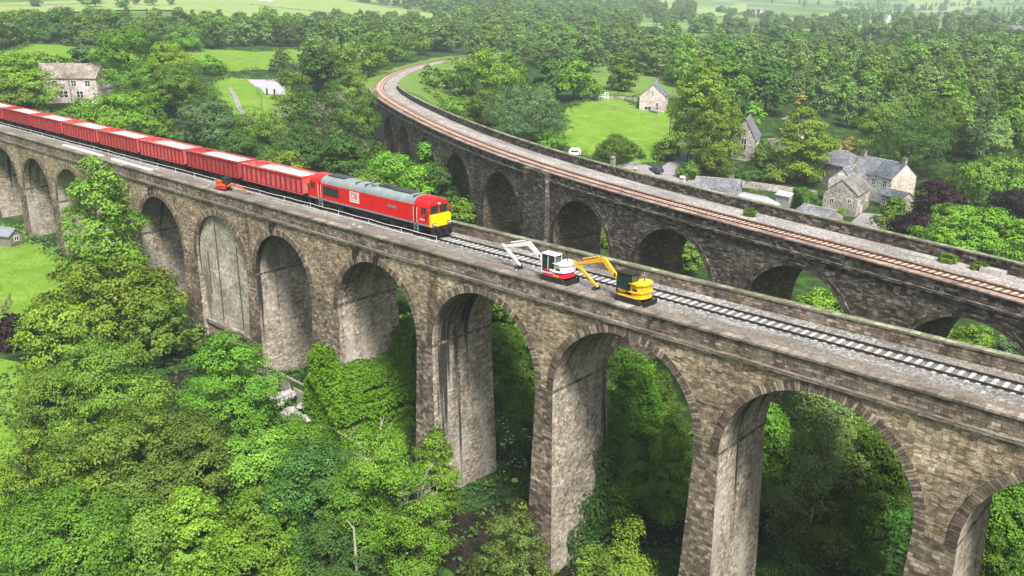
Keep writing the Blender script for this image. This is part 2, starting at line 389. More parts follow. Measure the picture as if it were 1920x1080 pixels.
def build_ground():
    gx = grid_axis(-4700, 2000, -280, 110, 3.0, 1.07); gy = grid_axis(-600, 5600, -70, 300, 3.0, 1.07)
    X, Y = np.meshgrid(gx, gy); Z = ground(X, Y)
    X1, Y1 = X + 13.7, Y - 8.1
    Z = Z + 0.25 * np.sin(X1 * 0.31) * np.sin(Y1 * 0.27)
    nx, ny = len(gx), len(gy)
    v = np.stack([X, Y, Z], -1).reshape(-1, 3)
    i = np.arange((ny - 1) * nx).reshape(ny - 1, nx)[:, :-1].ravel()
    f = np.stack([i, i + 1, i + nx + 1, i + nx], 1)
    me = bpy.data.meshes.new("ground")
    me.vertices.add(len(v)); me.vertices.foreach_set("co", v.ravel().astype(np.float32))
    me.loops.add(len(f) * 4); me.loops.foreach_set("vertex_index", f.ravel().astype(np.int32))
    me.polygons.add(len(f)); me.polygons.foreach_set("loop_start", (np.arange(len(f)) * 4).astype(np.int32))
    me.polygons.foreach_set("use_smooth", np.ones(len(f), bool))
    me.update(calc_edges=True); me.validate()
    m, n, l, b = mat("ground_cover")
    pos = n.new("ShaderNodeNewGeometry").outputs['Position']
    f1 = noise(n, l, pos, 0.35, 6, 0.7); f2 = noise(n, l, pos, 0.03, 4, 0.6)
    near = ramp(n, l, f1, [(0.3, (0.022, 0.02, 0.012)), (0.45, (0.022, 0.042, 0.012)), (0.6, (0.04, 0.085, 0.02)), (0.75, (0.065, 0.12, 0.03))])
    vo = n.new("ShaderNodeTexVoronoi"); vo.inputs['Scale'].default_value = 0.0085; l.new(pos, vo.inputs['Vector'])
    sp = n.new("ShaderNodeSeparateColor"); l.new(vo.outputs['Color'], sp.inputs[0])
    far = ramp(n, l, sp.outputs[0], [(0.0, (0.045, 0.10, 0.025)), (0.35, (0.09, 0.17, 0.04)), (0.7, (0.13, 0.21, 0.06)), (1.0, (0.17, 0.24, 0.09))])
    far = mix(n, l, 1.0, far, ramp(n, l, f2, [(0.35, 0.7), (0.65, 1.2)]), 'MULTIPLY')
    ln = n.new("ShaderNodeVectorMath"); ln.operation = 'LENGTH'; l.new(pos, ln.inputs[0])
    mr = n.new("ShaderNodeMapRange"); mr.inputs['From Min'].default_value = 420; mr.inputs['From Max'].default_value = 620; l.new(ln.outputs['Value'], mr.inputs[0])
    l.new(mix(n, l, mr.outputs[0], near, far), b.inputs['Base Color'])
    b.inputs['Roughness'].default_value = 1.0; b.inputs['Specular IOR Level'].default_value = 0.05
    bump(n, l, b, f1, 0.6, 0.4)
    me.materials.append(m)
    o = bpy.data.objects.new("ground", me); COL.objects.link(o)
    tag(o, kind="structure")
build_ground()

def grass_mat(name, a, b_, c, sc=0.25):
    m, n, l, b = mat(name)
    pos = n.new("ShaderNodeNewGeometry").outputs['Position']
    f1 = noise(n, l, pos, sc, 6, 0.7); f2 = noise(n, l, pos, 3.0, 3, 0.7)
    col = ramp(n, l, f1, [(0.3, a), (0.5, b_), (0.72, c)])
    col = mix(n, l, 0.9, col, ramp(n, l, f2, [(0.3, 0.6), (0.7, 1.4)]), 'MULTIPLY')
    f4 = noise(n, l, pos, 0.07, 5, 0.75)
    col = mix(n, l, ramp(n, l, f4, [(0.5, 0.0), (0.7, 0.45)]), col, tuple(x * y for x, y in zip(c, (1.15, .85, 1.5))))
    l.new(col, b.inputs['Base Color']); b.inputs['Roughness'].default_value = 1.0; b.inputs['Specular IOR Level'].default_value = 0.05
    bump(n, l, b, f2, 0.5, 0.12)
    return m
M_GRASS = grass_mat("meadow_grass", (0.085, 0.175, 0.018), (0.118, 0.222, 0.024), (0.18, 0.26, 0.045))
M_GRASS2 = grass_mat("dull_meadow", (0.08, 0.14, 0.03), (0.11, 0.19, 0.035), (0.16, 0.22, 0.06), 0.12)
M_GRASS3 = grass_mat("pale_pasture", (0.15, 0.24, 0.06), (0.20, 0.28, 0.08), (0.26, 0.31, 0.12), 0.05)
M_PATH = grass_mat("worn_tarmac", (0.18, 0.17, 0.16), (0.23, 0.22, 0.21), (0.28, 0.27, 0.26))
M_COURT = grass_mat("court_paving", (0.30, 0.29, 0.32), (0.34, 0.33, 0.36), (0.38, 0.36, 0.39))
M_SOIL = grass_mat("bare_soil", (0.009, 0.007, 0.006), (0.017, 0.014, 0.011), (0.036, 0.029, 0.022), 0.8)

def inside(poly, x, y):
    c = np.zeros(x.shape, bool); n = len(poly)
    for i in range(n):
        (x0, y0), (x1, y1) = poly[i], poly[(i + 1) % n]
        c ^= ((y0 > y) != (y1 > y)) & (x < (x1 - x0) * (y - y0) / (y1 - y0 + 1e-12) + x0)
    return c

def patch(name, poly, m, step, lift, kind="structure"):
    """a sheet that follows the terrain inside a polygon"""
    import mathutils.geometry as mg
    px = [p[0] for p in poly]; py = [p[1] for p in poly]
    xs = np.arange(min(px) + step / 2, max(px), step); ys = np.arange(min(py) + step / 2, max(py), step)
    X, Y = np.meshgrid(xs, ys); X = X.ravel(); Y = Y.ravel()
    rng = np.random.RandomState(1)
    k = inside(poly, X, Y); X = X[k] + rng.uniform(-.1, .1, k.sum()) * step; Y = Y[k] + rng.uniform(-.1, .1, k.sum()) * step
    edge = []
    for i in range(len(poly)):
        a, b = np.array(poly[i], float), np.array(poly[(i + 1) % len(poly)], float)
        q = max(1, int(np.linalg.norm(b - a) / step))
        edge += [tuple(a + (b - a) * j / q) for j in range(q)]
    pts = [Vector(e) for e in edge] + [Vector((x, y)) for x, y in zip(X, Y)]
    ne = len(edge)
    vs, es, fs, *_ = mg.delaunay_2d_cdt(pts, [(i, (i + 1) % ne) for i in range(ne)], [list(range(ne))], 1, 1e-4)
    va = np.array([(p.x, p.y) for p in vs])
    z = ground(va[:, 0], va[:, 1]) + 0.25 * np.sin((va[:, 0] + 13.7) * 0.31) * np.sin((va[:, 1] - 8.1) * 0.27) + lift
    me = bpy.data.meshes.new(name)
    me.from_pydata([(a, b, c) for (a, b), c in zip(va, z)], [], [tuple(f) for f in fs])
    me.polygons.foreach_set("use_smooth", [True] * len(me.polygons))
    me.materials.append(m)
    o = bpy.data.objects.new(name, me); COL.objects.link(o)
    return tag(o, kind=kind)

# ---------------------------------------------------------------- viaducts
FAR_EDGE = np.array([(-134.7, 97.0), (-116.5, 83.9), (-100.6, 73.6), (-87.2, 66.1), (-72.6, 58.8), (-62.6, 53.6), (-52.3, 48.4), (-41.2, 43.3), (-32.5, 39.5),
    (-24.7, 36.4), (-16.9, 33.6), (-5.0, 30.3), (2.0, 28.4), (10.9, 26.1), (16.2, 24.75), (22.2, 23.2), (28.4, 21.75), (32.3, 20.85), (37.5, 19.65), (42.1, 18.6), (47.0, 17.55)])
_s = np.r_[0, np.cumsum(np.linalg.norm(np.diff(FAR_EDGE, axis=0), axis=1))]
_cx, _cy = np.polyfit(_s, FAR_EDGE[:, 0], 5), np.polyfit(_s, FAR_EDGE[:, 1], 5)
S_END = _s[-1]
def far_xy(s):
    q = min(max(s, 0.0), S_END)
    x, y = np.polyval(_cx, q), np.polyval(_cy, q)
    dx, dy = np.polyval(np.polyder(_cx), q), np.polyval(np.polyder(_cy), q)
    L = math.hypot(dx, dy); dx /= L; dy /= L
    if s > S_END: x += dx * (s - S_END); y += dy * (s - S_END)
    if s < 0:                                              # on the bank the line keeps turning, radius about 330 m
        k = 1 / 330.0; a = -s * k; bx, by = -dx, -dy         # heading away
        rx, ry = by, -bx
        x += bx * math.sin(a) / k + rx * (1 - math.cos(a)) / k; y += by * math.sin(a) / k + ry * (1 - math.cos(a)) / k
        hx, hy = bx * math.cos(a) + rx * math.sin(a), by * math.cos(a) + ry * math.sin(a)
        dx, dy = -hx, -hy
    return x, y, dx, dy
def FAR(s, t, z):
    x, y, dx, dy = far_xy(s)
    return (x - dy * t, y + dx * t, z)
def NEAR(s, t, z): return (s, -5.45 + t, z)
def NEAR_ARCADE(s, t, z): return (s, -5.45 + t * (1.0 - 0.13 * min(1, max(0, (s - 2) / 36.0))), z)    # the arcade narrows a little to the right

def frange(a, b, step):
    n = max(1, int(math.ceil((b - a) / step)))
    return [a + (b - a) * i / n for i in range(n + 1)]

def strip(mb, F, s0, s1, prof, step=2.0, closed=True, caps=True):
    """closed (t,z) profile swept along the line"""
    ss = frange(s0, s1, step); n = len(prof)
    per = [0]
    for i in range(n):
        (a, b), (c, d) = prof[i], prof[(i + 1) % n]
        per.append(per[-1] + math.hypot(c - a, d - b))
    for a, b in zip(ss, ss[1:]):
        for i in range(n if closed else n - 1):
            (t0, z0), (t1, z1) = prof[i], prof[(i + 1) % n]
            va, vb = (z0, z1) if abs(z1 - z0) > abs(t1 - t0) else (t0, t1)
            mb.face([F(a, t0, z0), F(b, t0, z0), F(b, t1, z1), F(a, t1, z1)], [(a, va), (b, va), (b, vb), (a, vb)])
    if caps and closed:
        mb.face([F(s0, t, z) for t, z in prof], [(t, z) for t, z in prof])
        mb.face([F(s1, t, z) for t, z in reversed(prof)], [(t, z) for t, z in reversed(prof)])

def viaduct(root, F, s0, s1, W, arches, ztop, base, MS, MP, MB_, MR, batter=0.032, blocked=(), nseg=20, ring_w=0.65, fill=()):
    """arches: (centre, half width, crown z). Every pier, barrel and ring is a part of its own."""
    arches = sorted(arches)
    for side in (0, 1):
        t = 0.0 if side == 0 else W
        mb = MB()
        def q(sa, sb, za0, za1, zb0, zb1):
            pts = [(sa, za0), (sb, zb0), (sb, zb1), (sa, za1)]
            if side: pts = pts[::-1]
            mb.face([F(s, t, z) for s, z in pts], [(s, z) for s, z in pts])
        prev = s0
        for (c, hw, zc) in arches + [(None, None, None)]:
            end = s1 if c is None else c - hw
            zs = None if c is None else zc - hw
            ss = frange(prev, end, 2.0)
            first, last = prev == s0, c is None
            for a, b in zip(ss, ss[1:]):
                lo = (base(a) - 2, base(b) - 2) if (first or last) else (min(zlow, zs), min(zlow, zs))
                if first and not last: lo = (base(a) - 2, base(b) - 2)
                q(a, b, lo[0], ztop, lo[1], ztop)
            if c is None: break
            zlow = zs
            for k in range(nseg):
                a0, a1 = math.pi * (1 - k / nseg), math.pi * (1 - (k + 1) / nseg)
                q(c + hw * math.cos(a0), c + hw * math.cos(a1), zs + hw * math.sin(a0), ztop, zs + hw * math.sin(a1), ztop)
            prev = c + hw
        mb.build("spandrel_wall", MS, root)
    # barrels and rings
    for (c, hw, zc) in arches:
        zs = zc - hw
        mb = MB(); rgs = (MB(), MB())
        for k in range(nseg):
            a0, a1 = math.pi * (1 - k / nseg), math.pi * (1 - (k + 1) / nseg)
            p0, p1 = (c + hw * math.cos(a0), zs + hw * math.sin(a0)), (c + hw * math.cos(a1), zs + hw * math.sin(a1))
            v0, v1 = (math.pi / 2 - abs(a0 - math.pi / 2)) * hw + zs, (math.pi / 2 - abs(a1 - math.pi / 2)) * hw + zs
            side_off = 0 if (a0 + a1) / 2 > math.pi / 2 else 31.7
            mb.face([F(p0[0], W, p0[1]), F(p1[0], W, p1[1]), F(p1[0], 0, p1[1]), F(p0[0], 0, p0[1])],
                    [(c * 3 + side_off + W, v0), (c * 3 + side_off + W, v1), (c * 3 + side_off, v1), (c * 3 + side_off, v0)])
            ro = hw + ring_w
            o0, o1 = (c + ro * math.cos(a0), zs + ro * math.sin(a0)), (c + ro * math.cos(a1), zs + ro * math.sin(a1))
            for t, d in ((-0.06, 1), (W + 0.06, -1)):
                tin = 0.0 if d == 1 else W; rg = rgs[0] if d == 1 else rgs[1]
                u0, u1 = (math.pi - a0) * hw, (math.pi - a1) * hw
                f4 = [(p0, t), (p1, t), (o1, t), (o0, t)]
                if d < 0: f4 = f4[::-1]
                uvs = [(u0, 0.1), (u1, 0.1), (u1, 0.8), (u0, 0.8)]
                rg.face([F(p[0], tt, p[1]) for p, tt in f4], uvs if d > 0 else uvs[::-1])
                rg.face([F(o0[0], t, o0[1]), F(o1[0], t, o1[1]), F(o1[0], tin, o1[1]), F(o0[0], tin, o0[1])], [(u0, .7), (u1, .7), (u1, .8), (u0, .8)])
                rg.face([F(p1[0], t, p1[1]), F(p0[0], t, p0[1]), F(p0[0], tin, p0[1]), F(p1[0], tin, p1[1])], [(u1, .1), (u0, .1), (u0, .2), (u1, .2)])
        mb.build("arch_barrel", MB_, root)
        for rg in rgs: rg.build("arch_ring", MR, root)
    # piers
    for i in range(len(arches) + 1):
        L = arches[i - 1] if i else None
        R = arches[i] if i < len(arches) else None
        if L and R:
            a, b = L[0] + L[1], R[0] - R[1]
            zt = max(L[2] - L[1], R[2] - R[1]); za, zb = L[2] - L[1], R[2] - R[1]
        elif R: a, b, za, zb = R[0] - R[1] - 1.5, R[0] - R[1], R[2] - R[1], R[2] - R[1]; zt = za
        else: a, b, za, zb = L[0] + L[1], L[0] + L[1] + 1.5, L[2] - L[1], L[2] - L[1]; zt = za
        zg = min(base(a), base(b)) - 1.5
        mb = MB()
        n = 4
        for j in range(n):
            h0, h1 = j / n, (j + 1) / n
            def pt(e, t, h):
                ztp = za if e == 0 else zb
                z = ztp + (zg - ztp) * h; dz = (ztp - z) * batter
                s = a - dz if e == 0 else b + dz
                if (e == 0 and not L) : s = a
                if (e == 1 and not R) : s = b
                return s, (-dz * 0.7 if t == 0 else W + dz * 0.7), z
            for quad, uvf in ((((0, 0), (1, 0)), 's'), (((1, 0), (1, 1)), 't'), (((1, 1), (0, 1)), 's'), (((0, 1), (0, 0)), 't')):
                (e0, t0), (e1, t1) = quad
                P = [pt(e0, t0, h1), pt(e1, t1, h1), pt(e1, t1, h0), pt(e0, t0, h0)]
                mb.mi = 0 if uvf == 's' else 1
                off = 0 if e0 == 0 else 0
                if uvf == 's': uv = [(p[0], p[2]) for p in P]
                else:
                    cc = (L[0] * 3 + 31.7) if e0 == 0 and L else ((R[0] * 3) if R else 0)
                    if e0 == 1: cc = R[0] * 3 if R else 0
                    uv = [(cc + p[1], p[2]) for p in P]
                mb.face([F(*p) for p in P], uv)
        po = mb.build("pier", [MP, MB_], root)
        if L and R:
            im = MB(); z0, z1 = zt - 0.27, zt - 0.02
            g = 0.04
            c8 = [(a - g, -g), (b + g, -g), (b + g, W + g), (a - g, W + g)]
            for k in range(4):
                p, r = c8[k], c8[(k + 1) % 4]
                im.face([F(p[0], p[1], z0), F(r[0], r[1], z0), F(r[0], r[1], z1), F(p[0], p[1], z1)])
            im.face([F(p[0], p[1], z1) for p in c8]); im.face([F(p[0], p[1], z0) for p in reversed(c8)])
            im.build("impost", MR, po)

# front viaduct
vn = empty("stone_viaduct", (0, 0, 0), 0, "tall pale brown stone viaduct in front, carrying the red train and the diggers", "viaduct")
NA = [(c_, h_, z_ + h_) for c_, h_, z_ in ((88.6, 6.6, -8.6), (73.1, 6.6, -8.6), (57.3, 6.7, -8.6), (41.3, 6.76, -8.6), (25.8, 6.78, -8.7), (10.65, 6.5, -8.7), (-4.27, 6.29, -8.7), (-20.75, 5.5, -8.2),
      (-34.2, 5.9, -8.55), (-49.6, 5.9, -8.55), (-64.1, 5.9, -8.55), (-78.6, 5.9, -8.55), (-93.1, 5.8, -8.55), (-107.6, 5.9, -8.55), (-122.1, 5.9, -8.55))]
NS0, NS1, NW = -150.0, 106.0, 7.95
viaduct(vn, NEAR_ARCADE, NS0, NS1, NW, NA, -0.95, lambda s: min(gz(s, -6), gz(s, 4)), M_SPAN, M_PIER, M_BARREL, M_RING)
mb = MB(); strip(mb, NEAR, NS0, NS1, [(0.12, -0.96), (7.9, -0.96), (7.9, -0.5), (0.12, -0.5)], 8); mb.build("deck_slab", M_SPAN, vn)
mb = MB(); strip(mb, NEAR, NS0, NS1, [(-0.2, -1.16), (-0.2, -0.93), (0.1, -0.9), (0.1, -1.16)], 8); mb.build("string_course", M_COPE, vn)
mb = MB(); strip(mb, NEAR, NS0, NS1, [(0.0, -0.95), (0.5, -0.95), (0.5, 0.26), (0.0, 0.26)], 8); mb.build("parapet", M_PARA, vn)
mb = MB(); strip(mb, NEAR, NS0, NS1, [(-0.13, 0.255), (0.66, 0.255), (0.66, 0.40), (-0.13, 0.40)], 8); mb.build("coping", M_COPE, vn)
mb = MB(); strip(mb, NEAR, NS0, NS1, [(7.45, -0.95), (7.95, -0.95), (7.95, 0.90), (7.45, 0.90)], 8); mb.build("parapet", M_PARA, vn)
mb = MB(); strip(mb, NEAR, NS0, NS1, [(7.38, 0.895), (8.03, 0.895), (8.03, 1.04), (7.38, 1.04)], 8); mb.build("coping", M_LICH, vn)
# the blocked arch: pale infill, a ledge, a small dark doorway, drain joints
c, hw, zs = -34.2, 5.9, -8.55
mb = MB(); t = 0.45
def inz(s): return zs + math.sqrt(max(0, hw * hw - (s - c) ** 2))
ss = frange(c - hw - 0.6, c + hw + 0.6, 0.5)
for a, b in zip(ss, ss[1:]):
    za, zb = inz(a), inz(b)
    mb.face([NEAR(a, t, -17.2), NEAR(b, t, -17.2), NEAR(b, t, zb), NEAR(a, t, za)], [(a, -17.2), (b, -17.2), (b, zb), (a, za)])
mb.build("infill_wall", M_INFILL, vn)
mb = MB()
for s_, z0, z1 in ((c - 1.5, -16.5, -4.0), (c + 3.2, -16.5, -6.0), (c - 3.9, -13.5, -8.0)): mb.box(s_ - 0.09, s_ + 0.09, -5.45 + t - 0.07, -5.45 + t + 0.01, z0, z1)
mb.build("drain_chase", plain("chase_dark", (0.10, 0.085, 0.07), 0.9, 0.1), vn)
mb = MB(); mb.box(c - hw - 0.5, c + hw + 0.5, -5.45 + 0.1, -5.45 + 0.6, -17.6, -17.15); mb.build("infill_ledge", M_COPE, vn)
mb = MB(); zb = gz(c, -6) - 2
dx0, dx1, dzs, dr = c + 1.2, c + 3.2, -19.4, 1.0
for a, b in ((c - hw - 0.9, dx0), (dx1, c + hw + 0.9)): mb.face([NEAR(a, 0.3, zb), NEAR(b, 0.3, zb), NEAR(b, 0.3, -17.5), NEAR(a, 0.3, -17.5)])
for k in range(8):
    a0, a1 = math.pi * (1 - k / 8), math.pi * (1 - (k + 1) / 8); m0 = (dx0 + dx1) / 2
    p, q_ = (m0 + dr * math.cos(a0), dzs + dr * math.sin(a0)), (m0 + dr * math.cos(a1), dzs + dr * math.sin(a1))
    mb.face([NEAR(p[0], .3, p[1]), NEAR(q_[0], .3, q_[1]), NEAR(q_[0], .3, -17.5), NEAR(p[0], .3, -17.5)])
    mb.face([NEAR(p[0], 2.3, p[1]), NEAR(q_[0], 2.3, q_[1]), NEAR(q_[0], .3, q_[1]), NEAR(p[0], .3, p[1])])
mb.face([NEAR(dx0, .3, zb), NEAR(dx0, 2.3, zb), NEAR(dx0, 2.3, dzs), NEAR(dx0, .3, dzs)]); mb.face([NEAR(dx1, 2.3, zb), NEAR(dx1, .3, zb), NEAR(dx1, .3, dzs), NEAR(dx1, 2.3, dzs)])
mb.face([NEAR(dx0 - .5, 2.3, zb), NEAR(dx1 + .5, 2.3, zb), NEAR(dx1 + .5, 2.3, -18), NEAR(dx0 - .5, 2.3, -18)])
mb.build("base_wall", M_SPAN, vn)
for s_, z_ in ((-21.6, -1.45), (-6.6, -1.5), (-3.4, -1.55), (-50.5, -1.5)):
    mb = MB(); mb.box(s_ - 0.16, s_ + 0.16, -5.45 - 0.5, -5.45 + 0.1, z_ - 0.32, z_ + 0.15); mb.box(s_ - 0.12, s_ + 0.12, -5.45 - 0.62, -5.45 - 0.5, z_ - 0.9, z_ - 0.1)
    mb.build("drain_spout", M_BLACK, vn)
# a timber fence line across the foot of the arch right of the blocked one
mb = MB(); zf = gz(-20, -6.5)
for i, s_ in enumerate((-26, -23.4, -20.8, -18.2)): mb.box(s_ - .9, s_ + .9, -6.2, -6.0, zf - .5, zf + 1.9 - .6 * (i % 2))
mb.box(-26.5, -15.0, -6.35, -6.2, zf + 2.3, zf + 2.5)
tag(mb.build("board_fence", plain("pale_boards", (0.30, 0.28, 0.25), 0.9, 0.1)), "pale boarded fence with a long rail right of the blocked arch", "fence")

mb = MB()
strip(mb, NEAR, NS0, NS1, [(0.6, 0.12), (1.3, 0.02), (3.5, -0.10), (4.45, -0.14), (4.6, -0.19), (6.3, -0.19), (6.45, -0.14), (7.0, -0.08), (7.48, 0.0)], 4, closed=False)
tag(mb.build("ballast", M_BAL, None), kind="structure")

# rear viaduct
vf = empty("stone_viaduct", (0, 0, 0), 0, "dark curving stone viaduct behind the train with one rusty track bending away", "viaduct")
FA = [(48.7, 6.5, -2.4), (66.0, 6.5, -2.4), (84.5, 6.5, -2.4), (103.2, 6.5, -2.4), (121.8, 6.5, -2.4), (144.4, 6.5, -2.4), (161.9, 6.5, -2.4), (179.3, 6.5, -2.4), (196.9, 6.5, -2.4), (214.4, 6.5, -2.4), (232, 6.5, -2.4)]
FS0, FS1, FW = 5.0, 262.0, 7.9
def fbase(s):
    p, q = FAR(s, 0, 0), FAR(s, FW, 0)
    return min(gz(p[0], p[1]), gz(q[0], q[1]))
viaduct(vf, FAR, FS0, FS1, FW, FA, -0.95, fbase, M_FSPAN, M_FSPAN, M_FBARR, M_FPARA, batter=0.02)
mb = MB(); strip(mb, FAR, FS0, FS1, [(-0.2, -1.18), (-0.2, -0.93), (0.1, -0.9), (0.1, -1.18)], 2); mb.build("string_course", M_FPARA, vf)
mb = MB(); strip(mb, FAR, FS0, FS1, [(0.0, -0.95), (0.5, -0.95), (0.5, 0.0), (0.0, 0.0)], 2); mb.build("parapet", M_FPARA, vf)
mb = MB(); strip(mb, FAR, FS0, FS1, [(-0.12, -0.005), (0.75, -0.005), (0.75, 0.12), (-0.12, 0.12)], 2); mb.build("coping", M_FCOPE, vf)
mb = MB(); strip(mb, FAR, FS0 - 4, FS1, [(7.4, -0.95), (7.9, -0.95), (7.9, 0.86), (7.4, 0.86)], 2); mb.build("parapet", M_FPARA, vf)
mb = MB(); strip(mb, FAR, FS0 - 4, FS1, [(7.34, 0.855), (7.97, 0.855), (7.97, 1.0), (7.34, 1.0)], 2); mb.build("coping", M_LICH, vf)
for a, b in ((130.6, 136.8), (75.3, 76.0)):
    if b - a < 1: continue
    mb = MB(); zb = fbase(133) - 2
    strip(mb, FAR, a, b, [(-0.75, zb), (0.05, zb), (0.05, -0.02), (-0.75, -0.02)], 1.0); mb.build("pilaster", M_FSPAN, vf)
mb = MB(); strip(mb, FAR, FS0 - 200, FS1, [(0.7, 0.02), (0.95, -0.14), (3.55, -0.19), (3.9, -0.16)], 2, closed=False)
tag(mb.build("brown_ballast", M_BROWN, None), kind="structure")
mb = MB(); strip(mb, FAR, FS0 - 200, FS1, [(3.9, -0.16), (4.3, -0.12), (6.2, -0.2), (7.45, -0.22)], 2, closed=False)
tag(mb.build("pale_ballast", M_BALF, None), kind="structure")
# bank carrying the rear line beyond the viaduct
mb = MB(); ss = frange(-205, FS0 + 1, 4)
def bankrow(s):
    r = []
    for t, z in ((-14, None), (-5, -1.2), (-1.0, -0.05), (0.75, -0.02), (3.9, -0.5), (7.4, -0.26), (8.4, -0.3), (14, -2.2), (24, None)):
        p = FAR(s, t, 0)
        g = gz(p[0], p[1])
        z = g - 0.6 if z is None else (z if abs(t - 3.5) < 6 else max(z, g + 0.05) if s < -60 else z)
        r.append((p[0], p[1], z))
    return r
rows = [bankrow(s) for s in ss]
for a, b in zip(rows, rows[1:]):
    for i in range(len(a) - 1): mb.face([a[i], b[i], b[i + 1], a[i + 1]])
end = rows[-1]
for i in range(len(end) - 1): mb.face([end[i], (end[i][0], end[i][1], gz(*end[i][:2]) - 1), (end[i + 1][0], end[i + 1][1], gz(*end[i + 1][:2]) - 1), end[i + 1]])
tag(mb.build("railway_bank", M_GRASS2, None, smooth=True), kind="structure")

# ---------------------------------------------------------------- tracks
def track(name, F, tc, s0, s1, ind, ms, mr, label, fold, sp=0.65, step=2.0):
    root = empty(name, (0, 0, 0), 0, label, "railway track")
    for d in (-0.752, 0.752):
        mb = MB()
        strip(mb, F, s0, s1, [(tc + d - .07, -.16), (tc + d + .07, -.16), (tc + d + .036, -.12), (tc + d + .036, 0), (tc + d - .036, 0), (tc + d - .036, -.12)], step)
        mb.build("rail", mr, root)
    rest = MB(); rng = random.Random(3); k = int((s1 - s0) / sp)
    for i in range(k):
        s = s0 + 0.2 + i * sp
        one = ind[0] <= s <= ind[1]
        mb = MB() if one else rest
        zt = -0.135 - rng.uniform(0, 0.03)
        P = lambda a, t, z: F(s + a, tc + t, z)
        v = 0.13
        c8 = [P(-v, -1.27, zt), P(v, -1.27, zt), P(v, 1.27, zt), P(-v, 1.27, zt)]; c0 = [P(-v, -1.27, zt - .15), P(v, -1.27, zt - .15), P(v, 1.27, zt - .15), P(-v, 1.27, zt - .15)]
        mb.face(c8)
        for j in range(4): mb.face([c0[j], c0[(j + 1) % 4], c8[(j + 1) % 4], c8[j]])
        if one: mb.build("sleeper", ms, root)
    o = rest.build("sleeper", ms, root); o["kind"] = "stuff"
    return root
track("railway_track", NEAR, 5.45, NS0, NS1, (-2.0, 58.0), M_SLEEP, M_RAIL, "dark rails on pale sleepers running straight along the front viaduct under the train", 1, step=8)
track("railway_track", FAR, 2.25, FS0 - 195, FS1, (140.0, 204.0), M_SLEEPF, M_RUST, "rusty rails on pinkish sleepers curving along the rear viaduct", 1)

# ---------------------------------------------------------------- train
def wheel_parts(bog, xs, r=0.5, gauge=0.75):
    for x in xs:
        for sg in (-1, 1):
            w = MB(); w.cyl((x, sg * gauge, r), 'y', r, 0.13, 20); w.cyl((x, sg * (gauge + .1), r), 'y', r * .35, 0.16, 12)
            w.build("wheel", M_BLACK, bog, smooth=True)

def text_mesh(name, s, size, m, parent, loc, rot, extr=0.01, bold=0.0):
    cu = bpy.data.curves.new(name, 'FONT'); cu.body = s; cu.size = size; cu.extrude = extr; cu.offset = bold
    cu.align_x = 'CENTER'; cu.align_y = 'CENTER'
    t = bpy.data.objects.new(name, cu); COL.objects.link(t)
    dg = bpy.context.evaluated_depsgraph_get(); dg.update()
    me = bpy.data.meshes.new_from_object(t.evaluated_get(dg))
    bpy.data.objects.remove(t)
    me.materials.clear(); me.materials.append(m)
    o = bpy.data.objects.new(name, me); COL.objects.link(o); o.parent = parent; o.location = loc; o.rotation_euler = rot
    return o

